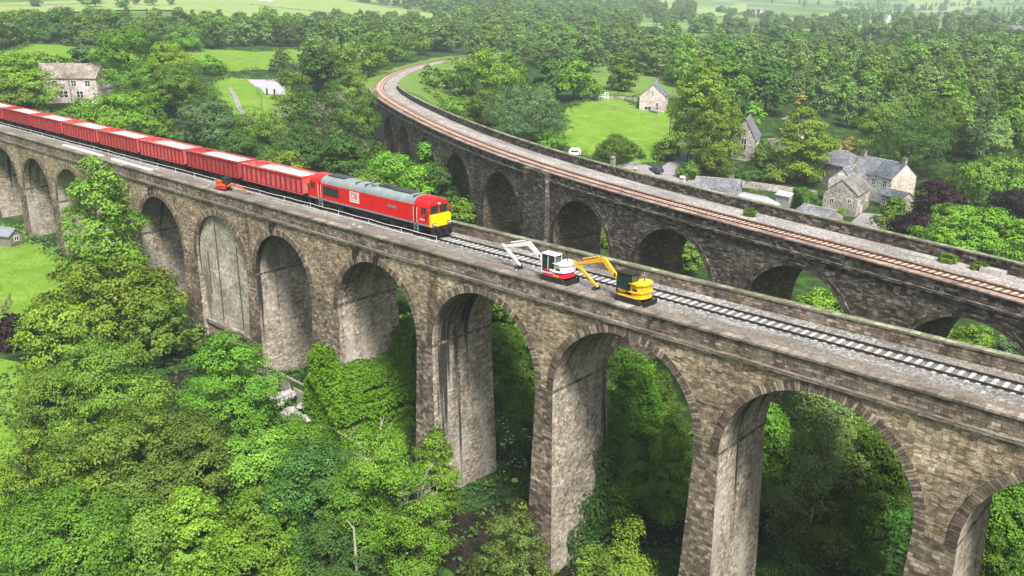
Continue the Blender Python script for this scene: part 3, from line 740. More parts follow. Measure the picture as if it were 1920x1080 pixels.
def make_loco():
    """front face at x=0, body reaching back to x=-20.7, rail top z=0"""
    R = empty("locomotive", (-0.1, 0, 0), 0, "red diesel locomotive with a yellow nose at the head of the train", "locomotive")
    hw = 1.32
    def prof(w, zs, zt, z0=1.25):
        pts = [(-w, z0), (w, z0), (w, zs)]
        for k in range(1, 8):
            a = k / 8 * math.pi
            pts.append((w * math.cos(a) if k not in (0, 8) else w, zs + (zt - zs) * math.sin(a)))
        pts.append((-w, zs))
        return pts
    # engine-room body
    b = MB(); b.prism(prof(hw, 2.98, 3.05, 1.25), -18.1, -2.35); b.build("body", M_RED, R, bevel=0.03)
    rf = MB()
    rp = [(hw - .02, 3.0)] + [((hw - .02) * math.cos(k / 10 * math.pi), 3.0 + 0.82 * math.sin(k / 10 * math.pi) ** .8) for k in range(1, 10)] + [(-hw + .02, 3.0)]
    rf.prism(rp, -18.1, -2.6); roof = rf.build("roof", M_LGREY, R, smooth=True)
    for x0, x1, w in ((-17.6, -14.6, 0.62), (-6.7, -3.5, 0.6)):
        g = MB()
        for k in range(int((x1 - x0) / 0.25)): g.box(x0 + k * .25, x0 + k * .25 + .2, -w, w, 3.74, 3.9)
        g.build("roof_grille", M_DGREY, roof)
    g = MB(); g.box(-9.0, -6.9, -0.5, 0.55, 3.76, 4.02); g.box(-8.4, -7.6, -.3, .3, 4.02, 4.12); g.build("exhaust_hood", M_DGREY, roof, bevel=0.03)
    g = MB(); g.box(-9.9, -9.2, -0.75, 0.1, 3.7, 4.0); g.build("silencer_box", M_LGREY, roof, bevel=0.03)
    for x in (-12.2, -10.6, -2.95):
        g = MB(); g.box(x - .04, x + .04, -1.0, 1.0, 3.55, 3.86); g.build("roof_rib", M_DGREY, roof)
    # cabs
    def cab(front):
        sx = 1 if front else -1
        X = (lambda a: a) if front else (lambda a: -20.7 - a)
        mb = MB()
        # side outline (x from nose, z)
        sec = []
        for a, w, z0, zs, zt in ((-2.5, hw, 1.25, 3.0, 3.84), (-0.75, hw, 1.25, 3.0, 3.80), (-0.42, hw - .02, 1.2, 2.95, 3.66), (-0.25, hw - .04, 1.2, 2.35, 2.45), (0.0, hw - .1, 1.1, 2.2, 2.36)):
            pts = [(-w, z0), (w, z0), (w, zs)] + [(w * math.cos(k / 8 * math.pi), zs + (zt - zs) * math.sin(k / 8 * math.pi) ** .8) for k in range(1, 8)] + [(-w, zs)]
            sec.append([(X(a), y, z) for y, z in pts])
        secs = sec[:3]
        # cab shell: rear ring .. brow; then the raked screen and nose
        for r0, r1 in zip(secs, secs[1:]):
            n = len(r0)
            for i in range(n):
                f = [r0[i], r0[(i + 1) % n], r1[(i + 1) % n], r1[i]]
                mb.face(f if front else f[::-1])
        f = secs[0][::-1]; mb.face(f if front else f[::-1])
        brow = secs[2]
        f = brow; mb.face(f if front else f[::-1])
        c = mb.build("cab", M_RED, R, smooth=True)
        ns = MB()                                               # nose block below the windscreen
        ns.box(*sorted((X(-0.5), X(-0.02))), -hw + .03, hw - .03, 1.05, 2.26)
        ns.build("nose", M_YEL if front else M_RED, R, bevel=0.07)
        # screen panel, raked
        for y0, y1 in ((-1.12, -0.12), (0.12, 1.12)):
            w_ = MB()
            p = [(X(-0.36), y0, 2.34), (X(-0.36), y1, 2.34), (X(-0.40), y1 * .97, 3.12), (X(-0.40), y0 * .97, 3.12)]
            q = [(X(-0.5), yy, zz) for _, yy, zz in p]
            w_.face(p if front else p[::-1])
            for i in range(4):
                f = [p[(i + 1) % 4], p[i], q[i], q[(i + 1) % 4]]; w_.face(f if front else f[::-1])
            w_.build("windscreen", M_GLASS, R)
        lp = MB(); lp.cyl((X(-0.36), 0, 3.28), 'x', 0.11, 0.14, 12); lp.build("headlight", M_LAMP, R)
        for y in (-1.0, 1.0):
            fr = MB(); fr.box(*sorted((X(-0.02), X(0.05))), y - .27, y + .27, 1.22, 1.5); h = fr.build("lamp_cluster", M_DGREY, R, bevel=0.02)
            for dy in (-.12, .12):
                l2 = MB(); l2.cyl((X(0.06), y + dy, 1.36), 'x', 0.085, 0.05, 12); l2.build("headlight", M_LAMP, h)
        for sgn in (-1, 1):
            w_ = MB(); w_.box(*sorted((X(-1.5), X(-0.75))), *sorted((sgn * (hw - .05), sgn * (hw + .012))), 2.28, 2.95); wo = w_.build("cab_window", M_GLASS, R)
            fr = MB(); y0, y1 = sorted((sgn * (hw - .03), sgn * (hw + .02)))
            for a, b_, z0, z1 in ((-1.56, -.69, 2.22, 2.28), (-1.56, -.69, 2.95, 3.0), (-1.56, -1.5, 2.28, 2.95), (-.75, -.69, 2.28, 2.95), (-1.15, -1.11, 2.28, 2.95)): fr.box(*sorted((X(a), X(b_))), y0, y1, z0, z1)
            fr.build("frame", M_RED, wo)
            m_ = MB(); m_.box(*sorted((X(-.62), X(-.5))), *sorted((sgn * (hw + .02), sgn * (hw + .32))), 2.3, 2.72); m_.build("mirror", M_DGREY, R)
            d = MB(); y0, y1 = sorted((sgn * (hw - .2), sgn * (hw + .004))); d.box(*sorted((X(-2.52), X(-2.28))), y0, y1, 1.3, 3.0); d.build("door_recess", plain("door_shadow", (0.12, 0.01, 0.01)), R)
            for a in (-2.62, -2.12):
                hr = MB(); hr.tube([(X(a), sgn * (hw + .06), 1.35), (X(a), sgn * (hw + .08), 2.1), (X(a), sgn * (hw + .06), 2.85)], 0.03, 6); hr.build("handrail", M_CREAM, R)
            st = MB()
            for z in (0.35, 0.65, 0.95): st.box(*sorted((X(-2.65), X(-2.1))), *sorted((sgn * 1.15, sgn * 1.36)), z, z + .05)
            for a in (-2.68, -2.1): st.box(*sorted((X(a), X(a + .04))), *sorted((sgn * 1.2, sgn * 1.34)), .3, 1.25)
            st.build("cab_steps", M_LGREY, R)
        bb = MB(); bb.box(*sorted((X(-0.35), X(0.02))), -1.25, 1.25, 0.55, 1.08); bb.build("buffer_beam", M_BLACK, R, bevel=0.03)
        dp = MB(); dp.prism([(-1.2, .15), (1.2, .15), (1.25, .56), (-1.25, .56)], *sorted((X(-0.3), X(0.12)))); dp.build("deflector", M_BLACK, R)
        for y in (-.86, .86):
            bf = MB(); bf.cyl((X(.2), y, .92), 'x', .1, .4, 10); bf.cyl((X(.42), y, .92), 'x', .24, .06, 14); bf.build("buffer", M_BLACK, R)
        cp = MB(); cp.box(*sorted((X(0), X(.4))), -.12, .12, .75, 1.0); cp.build("coupler", M_BLACK, R)
    cab(True); cab(False)
    # side fittings on both sides
    for sg in (-1, 1):
        y0, y1 = sorted((sg * (hw - .05), sg * (hw + .015)))
        g = MB(); g.box(-17.7, -14.9, y0, y1, 1.75, 2.75); gr = g.build("side_grille", M_BLACK, R)
        s_ = MB()
        for k in range(9): s_.box(-17.7, -14.9, *sorted((sg * (hw + .01), sg * (hw + .035))), 1.78 + k * .108, 1.82 + k * .108)
        s_.build("louvre", M_DGREY, gr)
        sb = MB(); sb.box(-20.3, -.5, *sorted((sg * (hw - .25), sg * (hw + .02))), 1.1, 1.27); sb.build("sole_bar", M_LGREY, R)
        for x in (-9.45, -3.6):
            d = MB(); d.box(x - .015, x + .015, *sorted((sg * (hw - .01), sg * (hw + .012))), 1.3, 3.0); d.build("panel_seam", plain("seam_red", (0.25, .01, .01)), R)
        n_ = MB(); n_.box(-6.6, -5.3, *sorted((sg * (hw), sg * (hw + .02))), 2.15, 2.42); n_.build("nameplate", M_NAMEP, R)
        lg = MB(); lg.box(-12.95, -11.35, *sorted((sg * (hw), sg * (hw + .014))), 1.72, 2.86); lo = lg.build("logo_panel", M_WHITE, R)
        fr = MB(); yy = sorted((sg * (hw + .012), sg * (hw + .018)))
        for a, b_, z0, z1 in ((-12.87, -11.43, 1.88, 1.95), (-12.87, -11.43, 2.73, 2.8), (-12.87, -12.8, 1.95, 2.73), (-11.5, -11.43, 1.95, 2.73)): fr.box(a, b_, *yy, z0, z1)
        fr.build("logo_border", M_RED, lo)
        text_mesh("logo_letters", "DB", 0.8, M_RED, lo, (-12.15, sg * (hw + .02), 2.35), (math.pi / 2, 0, 0 if sg < 0 else math.pi), bold=0.012)
        num = MB()
        for k in range(5): num.box(-1.75 + k * .16, -1.65 + k * .16, *sorted((sg * hw, sg * (hw + .012))), 1.62, 1.78)
        num.build("number_marks", M_WHITE, R)
    # under-frame
    u = MB(); u.box(-20.2, -0.4, -1.15, 1.15, 0.85, 1.26); u.build("underframe", M_BLACK, R)
    ft = MB(); ft.prism([(-1.2, .75), (-.9, .35), (.9, .35), (1.2, .75), (1.2, 1.1), (-1.2, 1.1)], -12.6, -8.2); ft.build("fuel_tank", M_BLACK, R, bevel=0.03)
    ar = MB()
    for x in (-7.7, -7.2): ar.cyl((x, -1.0, .75), 'x', .2, .42, 10)
    ar.build("air_tank", M_DGREY, R)
    for xc in (-17.0, -4.1):
        bg_ = MB()
        for sg in (-1, 1):
            y0, y1 = sorted((sg * .98, sg * 1.16)); bg_.box(xc - 2.6, xc + 2.6, y0, y1, .55, .85)
            for x in (-2.0, 0, 2.0): bg_.box(xc + x - .22, xc + x + .22, *sorted((sg * 1.1, sg * 1.26)), .35, .75)
            for x in (-1.0, 1.0): bg_.box(xc + x - .3, xc + x + .3, *sorted((sg * 1.05, sg * 1.22)), .7, .95)
        bg_.box(xc - 2.3, xc + 2.3, -.9, .9, .5, .8)
        bo = bg_.build("bogie", M_BLACK, R)
        wheel_parts(bo, (xc - 2.0, xc, xc + 2.0), .53)
    return R
make_loco()

def make_wagon():
    """front end at x=0, rear at x=-12.9"""
    R = empty("box_wagon", (0, 0, 0), 0, "red open box wagon", "wagon", "red box wagons behind the locomotive")
    L, hw, z0, z1 = 12.7, 1.33, 1.26, 3.12
    b = MB(); rbs = {-1: MB(), 1: MB()}
    for sg in (-1, 1): b.box(-L, 0, *sorted((sg * (hw - .08), sg * hw)), z0, z1)
    b.box(-L, -L + .08, -hw + .08, hw - .08, z0, z1); b.box(-.08, 0, -hw + .08, hw - .08, z0, z1)
    for sg in (-1, 1):
        n = 13
        rbs[sg].box(-L + .05, -.05, *sorted((sg * hw, sg * (hw + .07))), z0 + .02, z0 + .1)
        for k in range(n): x = -.12 - k * (L - .24) / (n - 1); rbs[sg].box(x - .07, x + .07, *sorted((sg * hw, sg * (hw + .14))), z0 + .02, z1 - .02)
        b.box(-L - .02, .02, *sorted((sg * (hw - .1), sg * (hw + .13))), z1 - .02, z1 + .11); b.box(-L, 0, *sorted((sg * hw, sg * (hw + .09))), z0 - .12, z0 + .02)
    for x in (0, -L):
        b.box(*((x - .1, x + .04) if x == 0 else (x - .04, x + .1)), -hw + .1, hw - .1, z1 - .02, z1 + .11)
        for y in (-.8, 0, .8): b.box(*((x, x + .09) if x == 0 else (x - .09, x)), y - .06, y + .06, z0, z1 - .05)
    bo_ = b.build("body", M_WRED, R); rm_ = plain("rib_red", (.16, .02, .022), .6, .3, var=.3)  # ribs get a darker red that paints in their shadow lines
    for sg in (-1, 1): rbs[sg].build("side_ribs", rm_, bo_)
    i_ = MB()
    i_.box(-L + .09, -.09, -hw + .09, hw - .09, z0 + .95, z0 + 1.0)
    i_.box(-L + 2.8, -.1, hw - .13, hw - .085, z0 + .9, z1 - .05); i_.box(-L + 2.8, -.1, -hw + .085, -hw + .13, z0 + .9, z1 - .05)
    i_.build("interior_lining", M_WIN, R)
    lo = MB(); rng = random.Random(2); N = 26                   # pale stone heaped along the wagon
    H = [[z1 - .16 + .26 * math.sin(min(1, (k / N) * 4) * math.pi * .5) * (1 - abs(j - 3) / 3 * .5) + rng.uniform(-.05, .05) for j in range(7)] for k in range(N + 1)]
    for k in range(N):
        for j in range(6):
            X = lambda k: -L + 2.2 + k * (L - 2.3) / N
            Y = lambda j: -hw + .13 + j * (2 * hw - .26) / 6
            lo.face([(X(k), Y(j), H[k][j]), (X(k + 1), Y(j), H[k + 1][j]), (X(k + 1), Y(j + 1), H[k + 1][j + 1]), (X(k), Y(j + 1), H[k][j + 1])])
    lo.build("stone_load", M_LOAD, R, smooth=True)
    u = MB(); u.box(-L + .2, -.2, -.5, .5, .8, 1.1); u.box(-L, 0, -1.2, 1.2, .98, 1.12); u.box(-8.2, -4.6, -1.0, -.5, .5, .95); u.build("underframe", M_BLACK, R)
    for x, d in ((0, 1), (-L, -1)):
        for y in (-.86, .86):
            bf = MB(); bf.cyl((x + d * .15, y, .95), 'x', .09, .35, 8); bf.cyl((x + d * .33, y, .95), 'x', .21, .05, 12); bf.build("buffer", M_BLACK, R)
    for xc in (-2.1, -L + 2.1):
        g = MB()
        for sg in (-1, 1): g.box(xc - 1.3, xc + 1.3, *sorted((sg * .95, sg * 1.12)), .4, .72)
        g.box(xc - .3, xc + .3, -.9, .9, .5, .85)
        bo = g.build("bogie", M_BLACK, R); wheel_parts(bo, (xc - .9, xc + .9), .42)
        for x in (xc - .9, xc + .9):
            cc = MB(); cc.cyl((x, -.88, .42), 'y', .3, .05, 14); cc.build("wheel_disc", M_STEEL if xc > -6 else M_BLACK, bo)
    return R
M_LOAD = gravel("wagon_stone", (0.42, 0.32, 0.285), (0.60, 0.49, 0.45), 0.4)
wag = make_wagon()
ORD = ["first", "second", "third", "fourth", "fifth", "sixth", "seventh", "eighth"]
for k in range(8):
    o = wag if k == 0 else copy_tree(wag)
    o.location = (-21.75 - k * 13.69, 0, 0)
    o["label"] = ["red open wagon coupled directly behind the locomotive", "red open wagon second behind the locomotive, beside the small orange digger", "red open wagon third behind the locomotive",
                  "red open wagon fourth behind the locomotive", "red open wagon fifth behind the locomotive", "red open wagon third from the left edge, sixth behind the locomotive",
                  "red open wagon second from the left edge of the picture", "red open wagon cut off by the left edge of the picture"][k]

# ---------------------------------------------------------------- diggers on the deck
def beam(mb, a, b, w0, w1, h0, h1, y, nx=None):
    """box beam between two (x,z) points with depth h and width w"""
    (x0, z0), (x1, z1) = a, b
    d = math.hypot(x1 - x0, z1 - z0); ux, uz = (x1 - x0) / d, (z1 - z0) / d; px, pz = -uz, ux
    P = [(x0 + px * h0 / 2, z0 + pz * h0 / 2), (x1 + px * h1 / 2, z1 + pz * h1 / 2), (x1 - px * h1 / 2, z1 - pz * h1 / 2), (x0 - px * h0 / 2, z0 - pz * h0 / 2)]
    W = [w0, w1, w1, w0]
    A = [(p[0], y - w / 2, p[1]) for p, w in zip(P, W)]; B = [(p[0], y + w / 2, p[1]) for p, w in zip(P, W)]
    mb.face(A[::-1]); mb.face(B)
    for i in range(4): mb.face([A[i], A[(i + 1) % 4], B[(i + 1) % 4], B[i]])

def digger(loc, rz, label, paint, skirt, cabm, arm, sc, knee, tip, bkt, base=(1.15, 1.0), armm=None, stripe=None, rear_glass=True):
    R = empty("excavator", loc, rz, label, "digger"); R.scale = (sc, sc, sc)
    tk = MB()
    for sg in (-1, 1):
        y0, y1 = sorted((sg * .62, sg * 1.0)); pr = []
        for k in range(13): a = math.pi / 2 + math.pi * k / 12; pr.append((-1.0 + .3 * math.cos(a), .3 + .3 * math.sin(a)))
        for k in range(13): a = -math.pi / 2 + math.pi * k / 12; pr.append((1.0 + .3 * math.cos(a), .3 + .3 * math.sin(a)))
        t = MB(); t.prism(pr, y0, y1, 'y'); to = t.build("crawler_track", M_RUBBER, R)
        for k in range(14): x = -1.1 + k * .17; tk.box(x, x + .09, y0 - .01, y1 + .01, .59, .63)
    tk.build("track_pads", M_RUBBER, R)
    cb = MB(); cb.box(-.9, .9, -.62, .62, .22, .5); cb.cyl((0, 0, .58), 'z', .5, .2, 20); cb.build("undercarriage", M_BLACK, R)
    pl = MB(); pl.prism([(1.0, -.95), (1.0, .95), (-.9, .97), (-1.3, .75), (-1.5, .3), (-1.5, -.3), (-1.3, -.75), (-.9, -.97)], .66, 1.16, 'z'); pl.build("lower_skirt", skirt, R, bevel=.05)
    ho = MB(); ho.prism([(-.28, -.95), (-.28, .95), (-.9, .96), (-1.28, .74), (-1.47, .3), (-1.47, -.3), (-1.28, -.74), (-.9, -.96)], 1.155, 1.92, 'z'); ho.build("engine_cover", paint, R, bevel=.12)
    tn = MB(); tn.box(-.3, .85, -.95, -.25, .975, 1.42); tn.build("fuel_tank", paint, R, bevel=.06)
    g = MB()
    for k in range(5): g.box(-1.0, -.5, .955, .985, 1.1 + k * .09, 1.15 + k * .09)
    g.build("vent", M_BLACK, R)
    ex = MB(); ex.cyl((-.7, -.4, 2.0), 'z', .05, .35, 8); ex.build("exhaust", M_BLACK, R)
    if stripe: s = MB(); s.box(-.85, -.2, .94, .975, .72, .9); s.build("stripe", stripe, R)
    # cab: posts, roof, panes
    x0, x1, y0, y1, z0, z1 = -.40, 1.2, .0, .97, .85, 2.55
    c = MB(); pw = .05
    for x in (x0, x1 - pw, .42):
        for y in (y0, y1 - pw): c.box(x, x + pw, y, y + pw, z0, z1)
    c.box(x0, x1, y0, y1, z0, z0 + .12)
    c.box(x0, x0 + .06, y0, y1, z0 + .1, z0 + .75); c.box(x0, .25, y1 - .06, y1, z0 + .1, z0 + .45)
    co = c.build("cab", cabm, R, bevel=.02)
    rf = MB(); rf.box(x0 - .04, x1 + .05, y0 - .03, y1 + .03, z1, z1 + .1); rf.build("cab_roof", cabm, co, bevel=.04)
    for nm, f in (("side_pane", (x0 + .03, x1 - .03, y1 - .05, y1 - .03, z0 + .12, z1)), ("side_pane", (x0 + .03, x1 - .03, y0 + .03, y0 + .05, z0 + .12, z1)), ("front_pane", (x1 - .05, x1 - .03, y0 + .03, y1 - .03, z0 + .12, z1)), ("rear_pane", (x0 + .03, x0 + .05, y0 + .05, y1 - .05, z0 + .7, z1))):
        p = MB(); p.box(*f); p.build(nm, M_GLASS, co)
    se = MB(); se.box(.0, .45, .3, .7, 1.1, 1.5); se.box(.0, .12, .3, .7, 1.5, 2.1); se.build("seat", M_DGREY, co, bevel=.03)
    # boom, arm, bucket, rams
    y = -.1; armm = armm or arm
    br = MB(); br.box(.8, 1.05, y - .2, y + .2, .7, 1.15); br.build("boom_bracket", M_BLACK, R)
    b = MB(); mid = ((base[0] + knee[0]) / 2, (base[1] + knee[1]) / 2)
    beam(b, base, knee, .26, .26, .26, .46, y); beam(b, (knee[0] - .08, knee[1] - .05), tip, .25, .2, .44, .24, y); b.build("boom", arm, R, bevel=.02)
    a = MB(); e = (tip[0] + (tip[0] - bkt[0]) * .16, tip[1] + (tip[1] - bkt[1]) * .12)
    beam(a, e, tip, .18, .2, .14, .34, y); beam(a, tip, bkt, .2, .16, .34, .18, y); a.build("stick", armm, R, bevel=.02)
    def ram(p, q, nm):
        m1 = (p[0] + (q[0] - p[0]) * .6, p[1] + (q[1] - p[1]) * .6)
        r = MB(); r.tube([(p[0], y, p[1]), (m1[0], y, m1[1])], .065, 10); ro = r.build(nm, arm, R, smooth=True)
        r = MB(); r.tube([(m1[0], y, m1[1]), (q[0], y, q[1])], .04, 10); r.build("ram_rod", M_STEEL, ro, smooth=True)
    ram((base[0] + .15, base[1] - .2), (mid[0] + .22, mid[1] + .02), "boom_ram")
    k2 = (knee[0] + (tip[0] - knee[0]) * .15, knee[1] + (tip[1] - knee[1]) * .15 + .28)
    ram(k2, (e[0], e[1] + .03), "stick_ram")
    ram((tip[0] + (bkt[0] - tip[0]) * .15 + .25, tip[1] + (bkt[1] - tip[1]) * .15), (bkt[0] + (tip[0] - bkt[0]) * .12 + .22, bkt[1] + (tip[1] - bkt[1]) * .12), "bucket_ram")
    bk = MB(); cx, cz = bkt[0], bkt[1] - .05
    arc = [(cx + .02, cz + .12), (cx + .3, cz + .1), (cx + .48, cz - .1), (cx + .45, cz - .32), (cx + .22, cz - .46), (cx - .1, cz - .45)]
    inn = [(p[0] * .9 + (cx + .12) * .1, p[1] * .9 + (cz - .15) * .1) for p in arc]
    for i in range(5):
        for aa, fl in ((arc, 0), (inn, 1)):
            f = [(aa[i][0], y - .32, aa[i][1]), (aa[i + 1][0], y - .32, aa[i + 1][1]), (aa[i + 1][0], y + .32, aa[i + 1][1]), (aa[i][0], y + .32, aa[i][1])]
            bk.face(f[::-1] if fl else f)
    for yy in (y - .32, y + .3): bk.prism(arc, yy, yy + .02, 'y')
    for k in range(4): bk.box(arc[-1][0] - .14, arc[-1][0] + .02, y - .3 + k * .19, y - .22 + k * .19, arc[-1][1] - .03, arc[-1][1] + .03)
    bk.build("bucket", M_DGREY, R)
    # dozer blade behind, lamps, mirror
    bl = MB(); bl.box(-1.75, -1.65, -.95, .95, .1, .5); bl.box(-1.7, -.9, -.55, -.45, .2, .35); bl.box(-1.7, -.9, .45, .55, .2, .35); bl.build("dozer_blade", M_BLACK, R)
    mr = MB(); mr.tube([(x1 - .05, y1, 2.3), (x1 + .1, y1 + .15, 2.4)], .02, 6); mr.box(x1 + .07, x1 + .12, y1 + .08, y1 + .26, 2.2, 2.5); mr.build("mirror", M_BLACK, R)
    return R
digger((17.3, -3.0, -.05), math.pi, "white digger with a red skirt, its white boom folded down onto the deck", M_WHITE, plain("digger_red", (0.62, .01, .03), .4), M_WHITE, M_WHITE, .91, (3.75, 2.85), (6.8, 1.95), (4.75, .42), stripe=plain("stripe_yellow", (.8, .5, 0), .4))
digger((24.95, -3.0, -.05), math.pi - .04, "yellow digger with a black cab, its boom reaching towards the white digger", M_DIGY, M_DIGY, M_BLACK, M_DIGY, .90, (3.6, 3.05), (6.7, 1.95), (4.1, .30))
digger((-35.6, -3.4, -.1), 0.25, "small orange digger with a dark green cab beside the red wagons", M_ORANGE, plain("mini_red", (.55, .03, .03), .4), plain("mini_green", (.02, .05, .045), .4), M_ORANGE, .62, (2.3, 1.55), (4.6, 1.35), (6.6, .25))

# ---------------------------------------------------------------- white two-rail barrier beside the train
fb = empty("safety_barrier", (0, 0, 0), 0, "long white two-rail barrier on short posts beside the red train", "barrier")
for zz in (.02, .52):
    mb = MB(); pts = []; rng = random.Random(4)
    for i in range(105):
        x = 1.0 - i * 1.3
        pts.append((x, -1.75 + .06 * math.sin(x * .23) + rng.uniform(-.02, .02), zz - .05 * math.sin((x - 1) / 5.2 * math.pi) ** 2 * (1 if zz > .3 else .3) + rng.uniform(-.02, .02)))
    mb.tube(pts, .024, 6); mb.build("rail", M_WHITE, fb)
for i in range(27):
    mb = MB(); x = 1.0 - i * 5.2; mb.tube([(x, -1.75, -.25), (x, -1.75, .55)], .022, 6); mb.build("post", M_WHITE, fb)
for a, b, ya, yb, lb in ((-84.8, -70.5, -3.2, -3.3, "long pale duct lying on the deck above the second pier from the left"), (-66.5, -54.2, -3.45, -3.65, "long pale duct lying on the deck right of the tall ash tree")):
    mb = MB(); n = 6
    for k in range(n):
        x0, x1 = a + (b - a) * k / n, a + (b - a) * (k + .97) / n; y = ya + (yb - ya) * k / n
        mb.prism([(y - .35, -.08), (y + .35, -.08), (y + .33, .14), (y + .2, .2), (y - .2, .2), (y - .33, .14)], x0, x1)
    tag(mb.build("duct", M_PIPE, None), lb, "duct", "pale ducts lying on the deck")
rng = random.Random(11)
def lump(c, r, seed):
    mb = MB(); rg = random.Random(seed); n, m_ = 7, 4; pts = []
    for i in range(m_ + 1):
        th = math.pi * i / m_; ring = []
        for k in range(n):
            q = r * rg.uniform(.75, 1.15); ring.append((c[0] + q * math.sin(th) * math.cos(k * 6.283 / n), c[1] + q * math.sin(th) * math.sin(k * 6.283 / n), c[2] + q * .7 * math.cos(th)))
        pts.append(ring)
    for i in range(m_):
        for k in range(n): mb.face([pts[i][k], pts[i + 1][k], pts[i + 1][(k + 1) % n], pts[i][(k + 1) % n]])
    return mb
M_ROCK = plain("pale_rock", (.34, .33, .31), .9, .1, var=.3, scale=2)
for i in range(16):
    x = rng.uniform(-60, 50); y = rng.uniform(-4.2, -2.2)
    o = lump((0, 0, 0), rng.uniform(.1, .2), i).build("stone", M_ROCK, None, loc=(x, y, .0 if y < -3 else -.1))
    tag(o, "loose white stone lying on the grey ballast of the front viaduct", "stone", "loose white stones on the front deck")
for i in range(22):
    x = rng.uniform(-20, -13.5); y = rng.uniform(-9.6, -6.6)
    o = lump((0, 0, 0), rng.uniform(.4, 1.1), 60 + i).build("boulder", M_ROCK, None, loc=(x, y, gz(x, y) + .25 + .9 * max(0, (y + 11) / 5)))
    tag(o, "pale rock in the heap spilled at the foot of the arch left of the ivy", "rock", "pale rocks heaped left of the ivy")
# white block, weeds and ties on the empty half of the rear deck
def deckpt(x, s_t):  # along the rear line
    return FAR(x, s_t, -.15)
p = FAR(194.2, 6.6, -.2)
mb = MB(); mb.prism([(-.55, 0), (.55, 0), (.5, .38), (-.45, .42)], -.9, .9); o = mb.build("slab", M_ROCK, None, bevel=.05, loc=p); o.rotation_euler = (0, 0, -.2)
tag(o, "white slab lying beside the rear parapet near the right edge", "slab")

# ---------------------------------------------------------------- land parcels (world x,y)
FIELD1 = [(-83.3, 116.7), (-102.2, 143.1), (-106.1, 158.8), (-103.9, 168.0), (-90.7, 163.7), (-82.3, 166.8), (-70.8, 154.7), (-60.2, 135.3), (-54.9, 120.9), (-59.9, 109.4), (-71.3, 110.6)]
FIELD2 = [(-122.6, 174.1), (-195.3, 276.4), (-168.6, 258.8), (-110.5, 216.4), (-92.4, 189.7), (-94.8, 181.1), (-102.2, 174.2), (-107.6, 162.1)]
FIELD3 = [(-188.6, 78.5), (-200.5, 90.3), (-191.2, 100.0), (-168.6, 94.5), (-151.1, 82.2), (-130.4, 64.3), (-122.9, 52.2), (-132.8, 52.6), (-156.5, 62.7)]
FIELD4 = [(-289.1, 57.6), (-326.1, 78.0), (-298.0, 91.4), (-279.1, 122.3), (-294.8, 134.4), (-276.8, 148.8), (-281.5, 180.2), (-238.5, 151.5), (-210.3, 120.6), (-210.6, 98.0), (-241.5, 103.3), (-254.1, 72.9), (-255.3, 52.7)]
PATHP = [(-182.5, 81.1), (-184.2, 83.2), (-150.2, 66.3), (-135.0, 60.0), (-133.4, 57.5), (-147.7, 63.5)]
COURTP = [(-194.4, 94.8), (-186.1, 102.6), (-157.8, 84.9), (-162.5, 81.3)]
LANEP = [(-59.9, 109.4), (-58.2, 115.7), (-51.9, 116.6), (-54.0, 125.8), (-62.0, 137.9), (-60.1, 140.8), (-51.9, 128.8), (-45.0, 118.4), (-39.1, 118.2), (-37.8, 109.3), (-45.6, 108.3), (-54.1, 105.8)]
YARDP = [(-3.0, 109.5), (-5.7, 122.7), (-1.2, 123.8), (6.4, 111.7), (4.3, 109.4)]
WALL1 = [(-112.5, 161.5), (-106.7, 160.9), (-102.1, 165.6), (-95.8, 169.4)]
WALL2 = [(-38.3, 119.2), (-32.5, 123.4), (-25.3, 127.4), (-18.7, 129.6)]
FARFIELDS = [[(-652.4, 170.4), (-443.1, 102.3), (-543.1, 168.6), (-580.7, 233.4), (-570.3, 284.9), (-760.8, 388.9), (-733.4, 284.9)],[(-751.8, 352.0), (-834.6, 607.3), (-449.6, 455.7), (-402.8, 311.6), (-500.4, 321.3), (-474.5, 247.3), (-518.7, 235.6)],[(-581.7, 419.4), (-668.9, 551.2), (-497.3, 484.3), (-408.6, 393.1), (-421.8, 354.7), (-459.9, 352.3)],[(-968.3, 1414.0), (-971.3, 1550.4), (-593.8, 955.0), (-645.8, 992.6)],[(-644.3, 1071.1), (-883.6, 1678.0), (-605.1, 1169.2), (-457.1, 816.2)],[(-385.8, 860.3), (-548.1, 1336.2), (-726.4, 1901.1), (-672.2, 1879.4), (-382.8, 1020.6), (-321.8, 774.5)],[(-706.2, 2090.6), (-550.3, 2134.9), (-502.1, 1805.3), (-445.1, 1461.4)]
]
FARWALLS = [[(-613.5, 161.0), (-629.8, 197.9), (-667.9, 256.3)],[(-666.2, 310.8), (-678.9, 391.0), (-523.9, 376.5), (-479.1, 372.5)]
]
BANKGRASS = [(-165.3, 132.5), (-202.9, 178.9), (-124.5, 121.1), (-95.2, 110.3), (-75.5, 106.5), (-64.6, 105.3), (-63.6, 100.1), (-82.7, 102.9), (-113.3, 108.3), (-142.1, 116.1)]
FARHOUSES = [(-117, 659, -20, 26, 9, 'long pale farm range on the hazy hillside at the right edge'), (-315, 935, -10, 14, 8, 'small pale farmhouse among the far fields at upper right'), (-545, 1088, 30, 14, 8, 'far white farmhouse on the pale hillside above the woods'), (-730, 587, -30, 18, 9, 'far pale house at the top edge behind the pale pasture'), (-748, 451, 20, 14, 8, 'tiny far house at the top edge above the dry stone wall')]

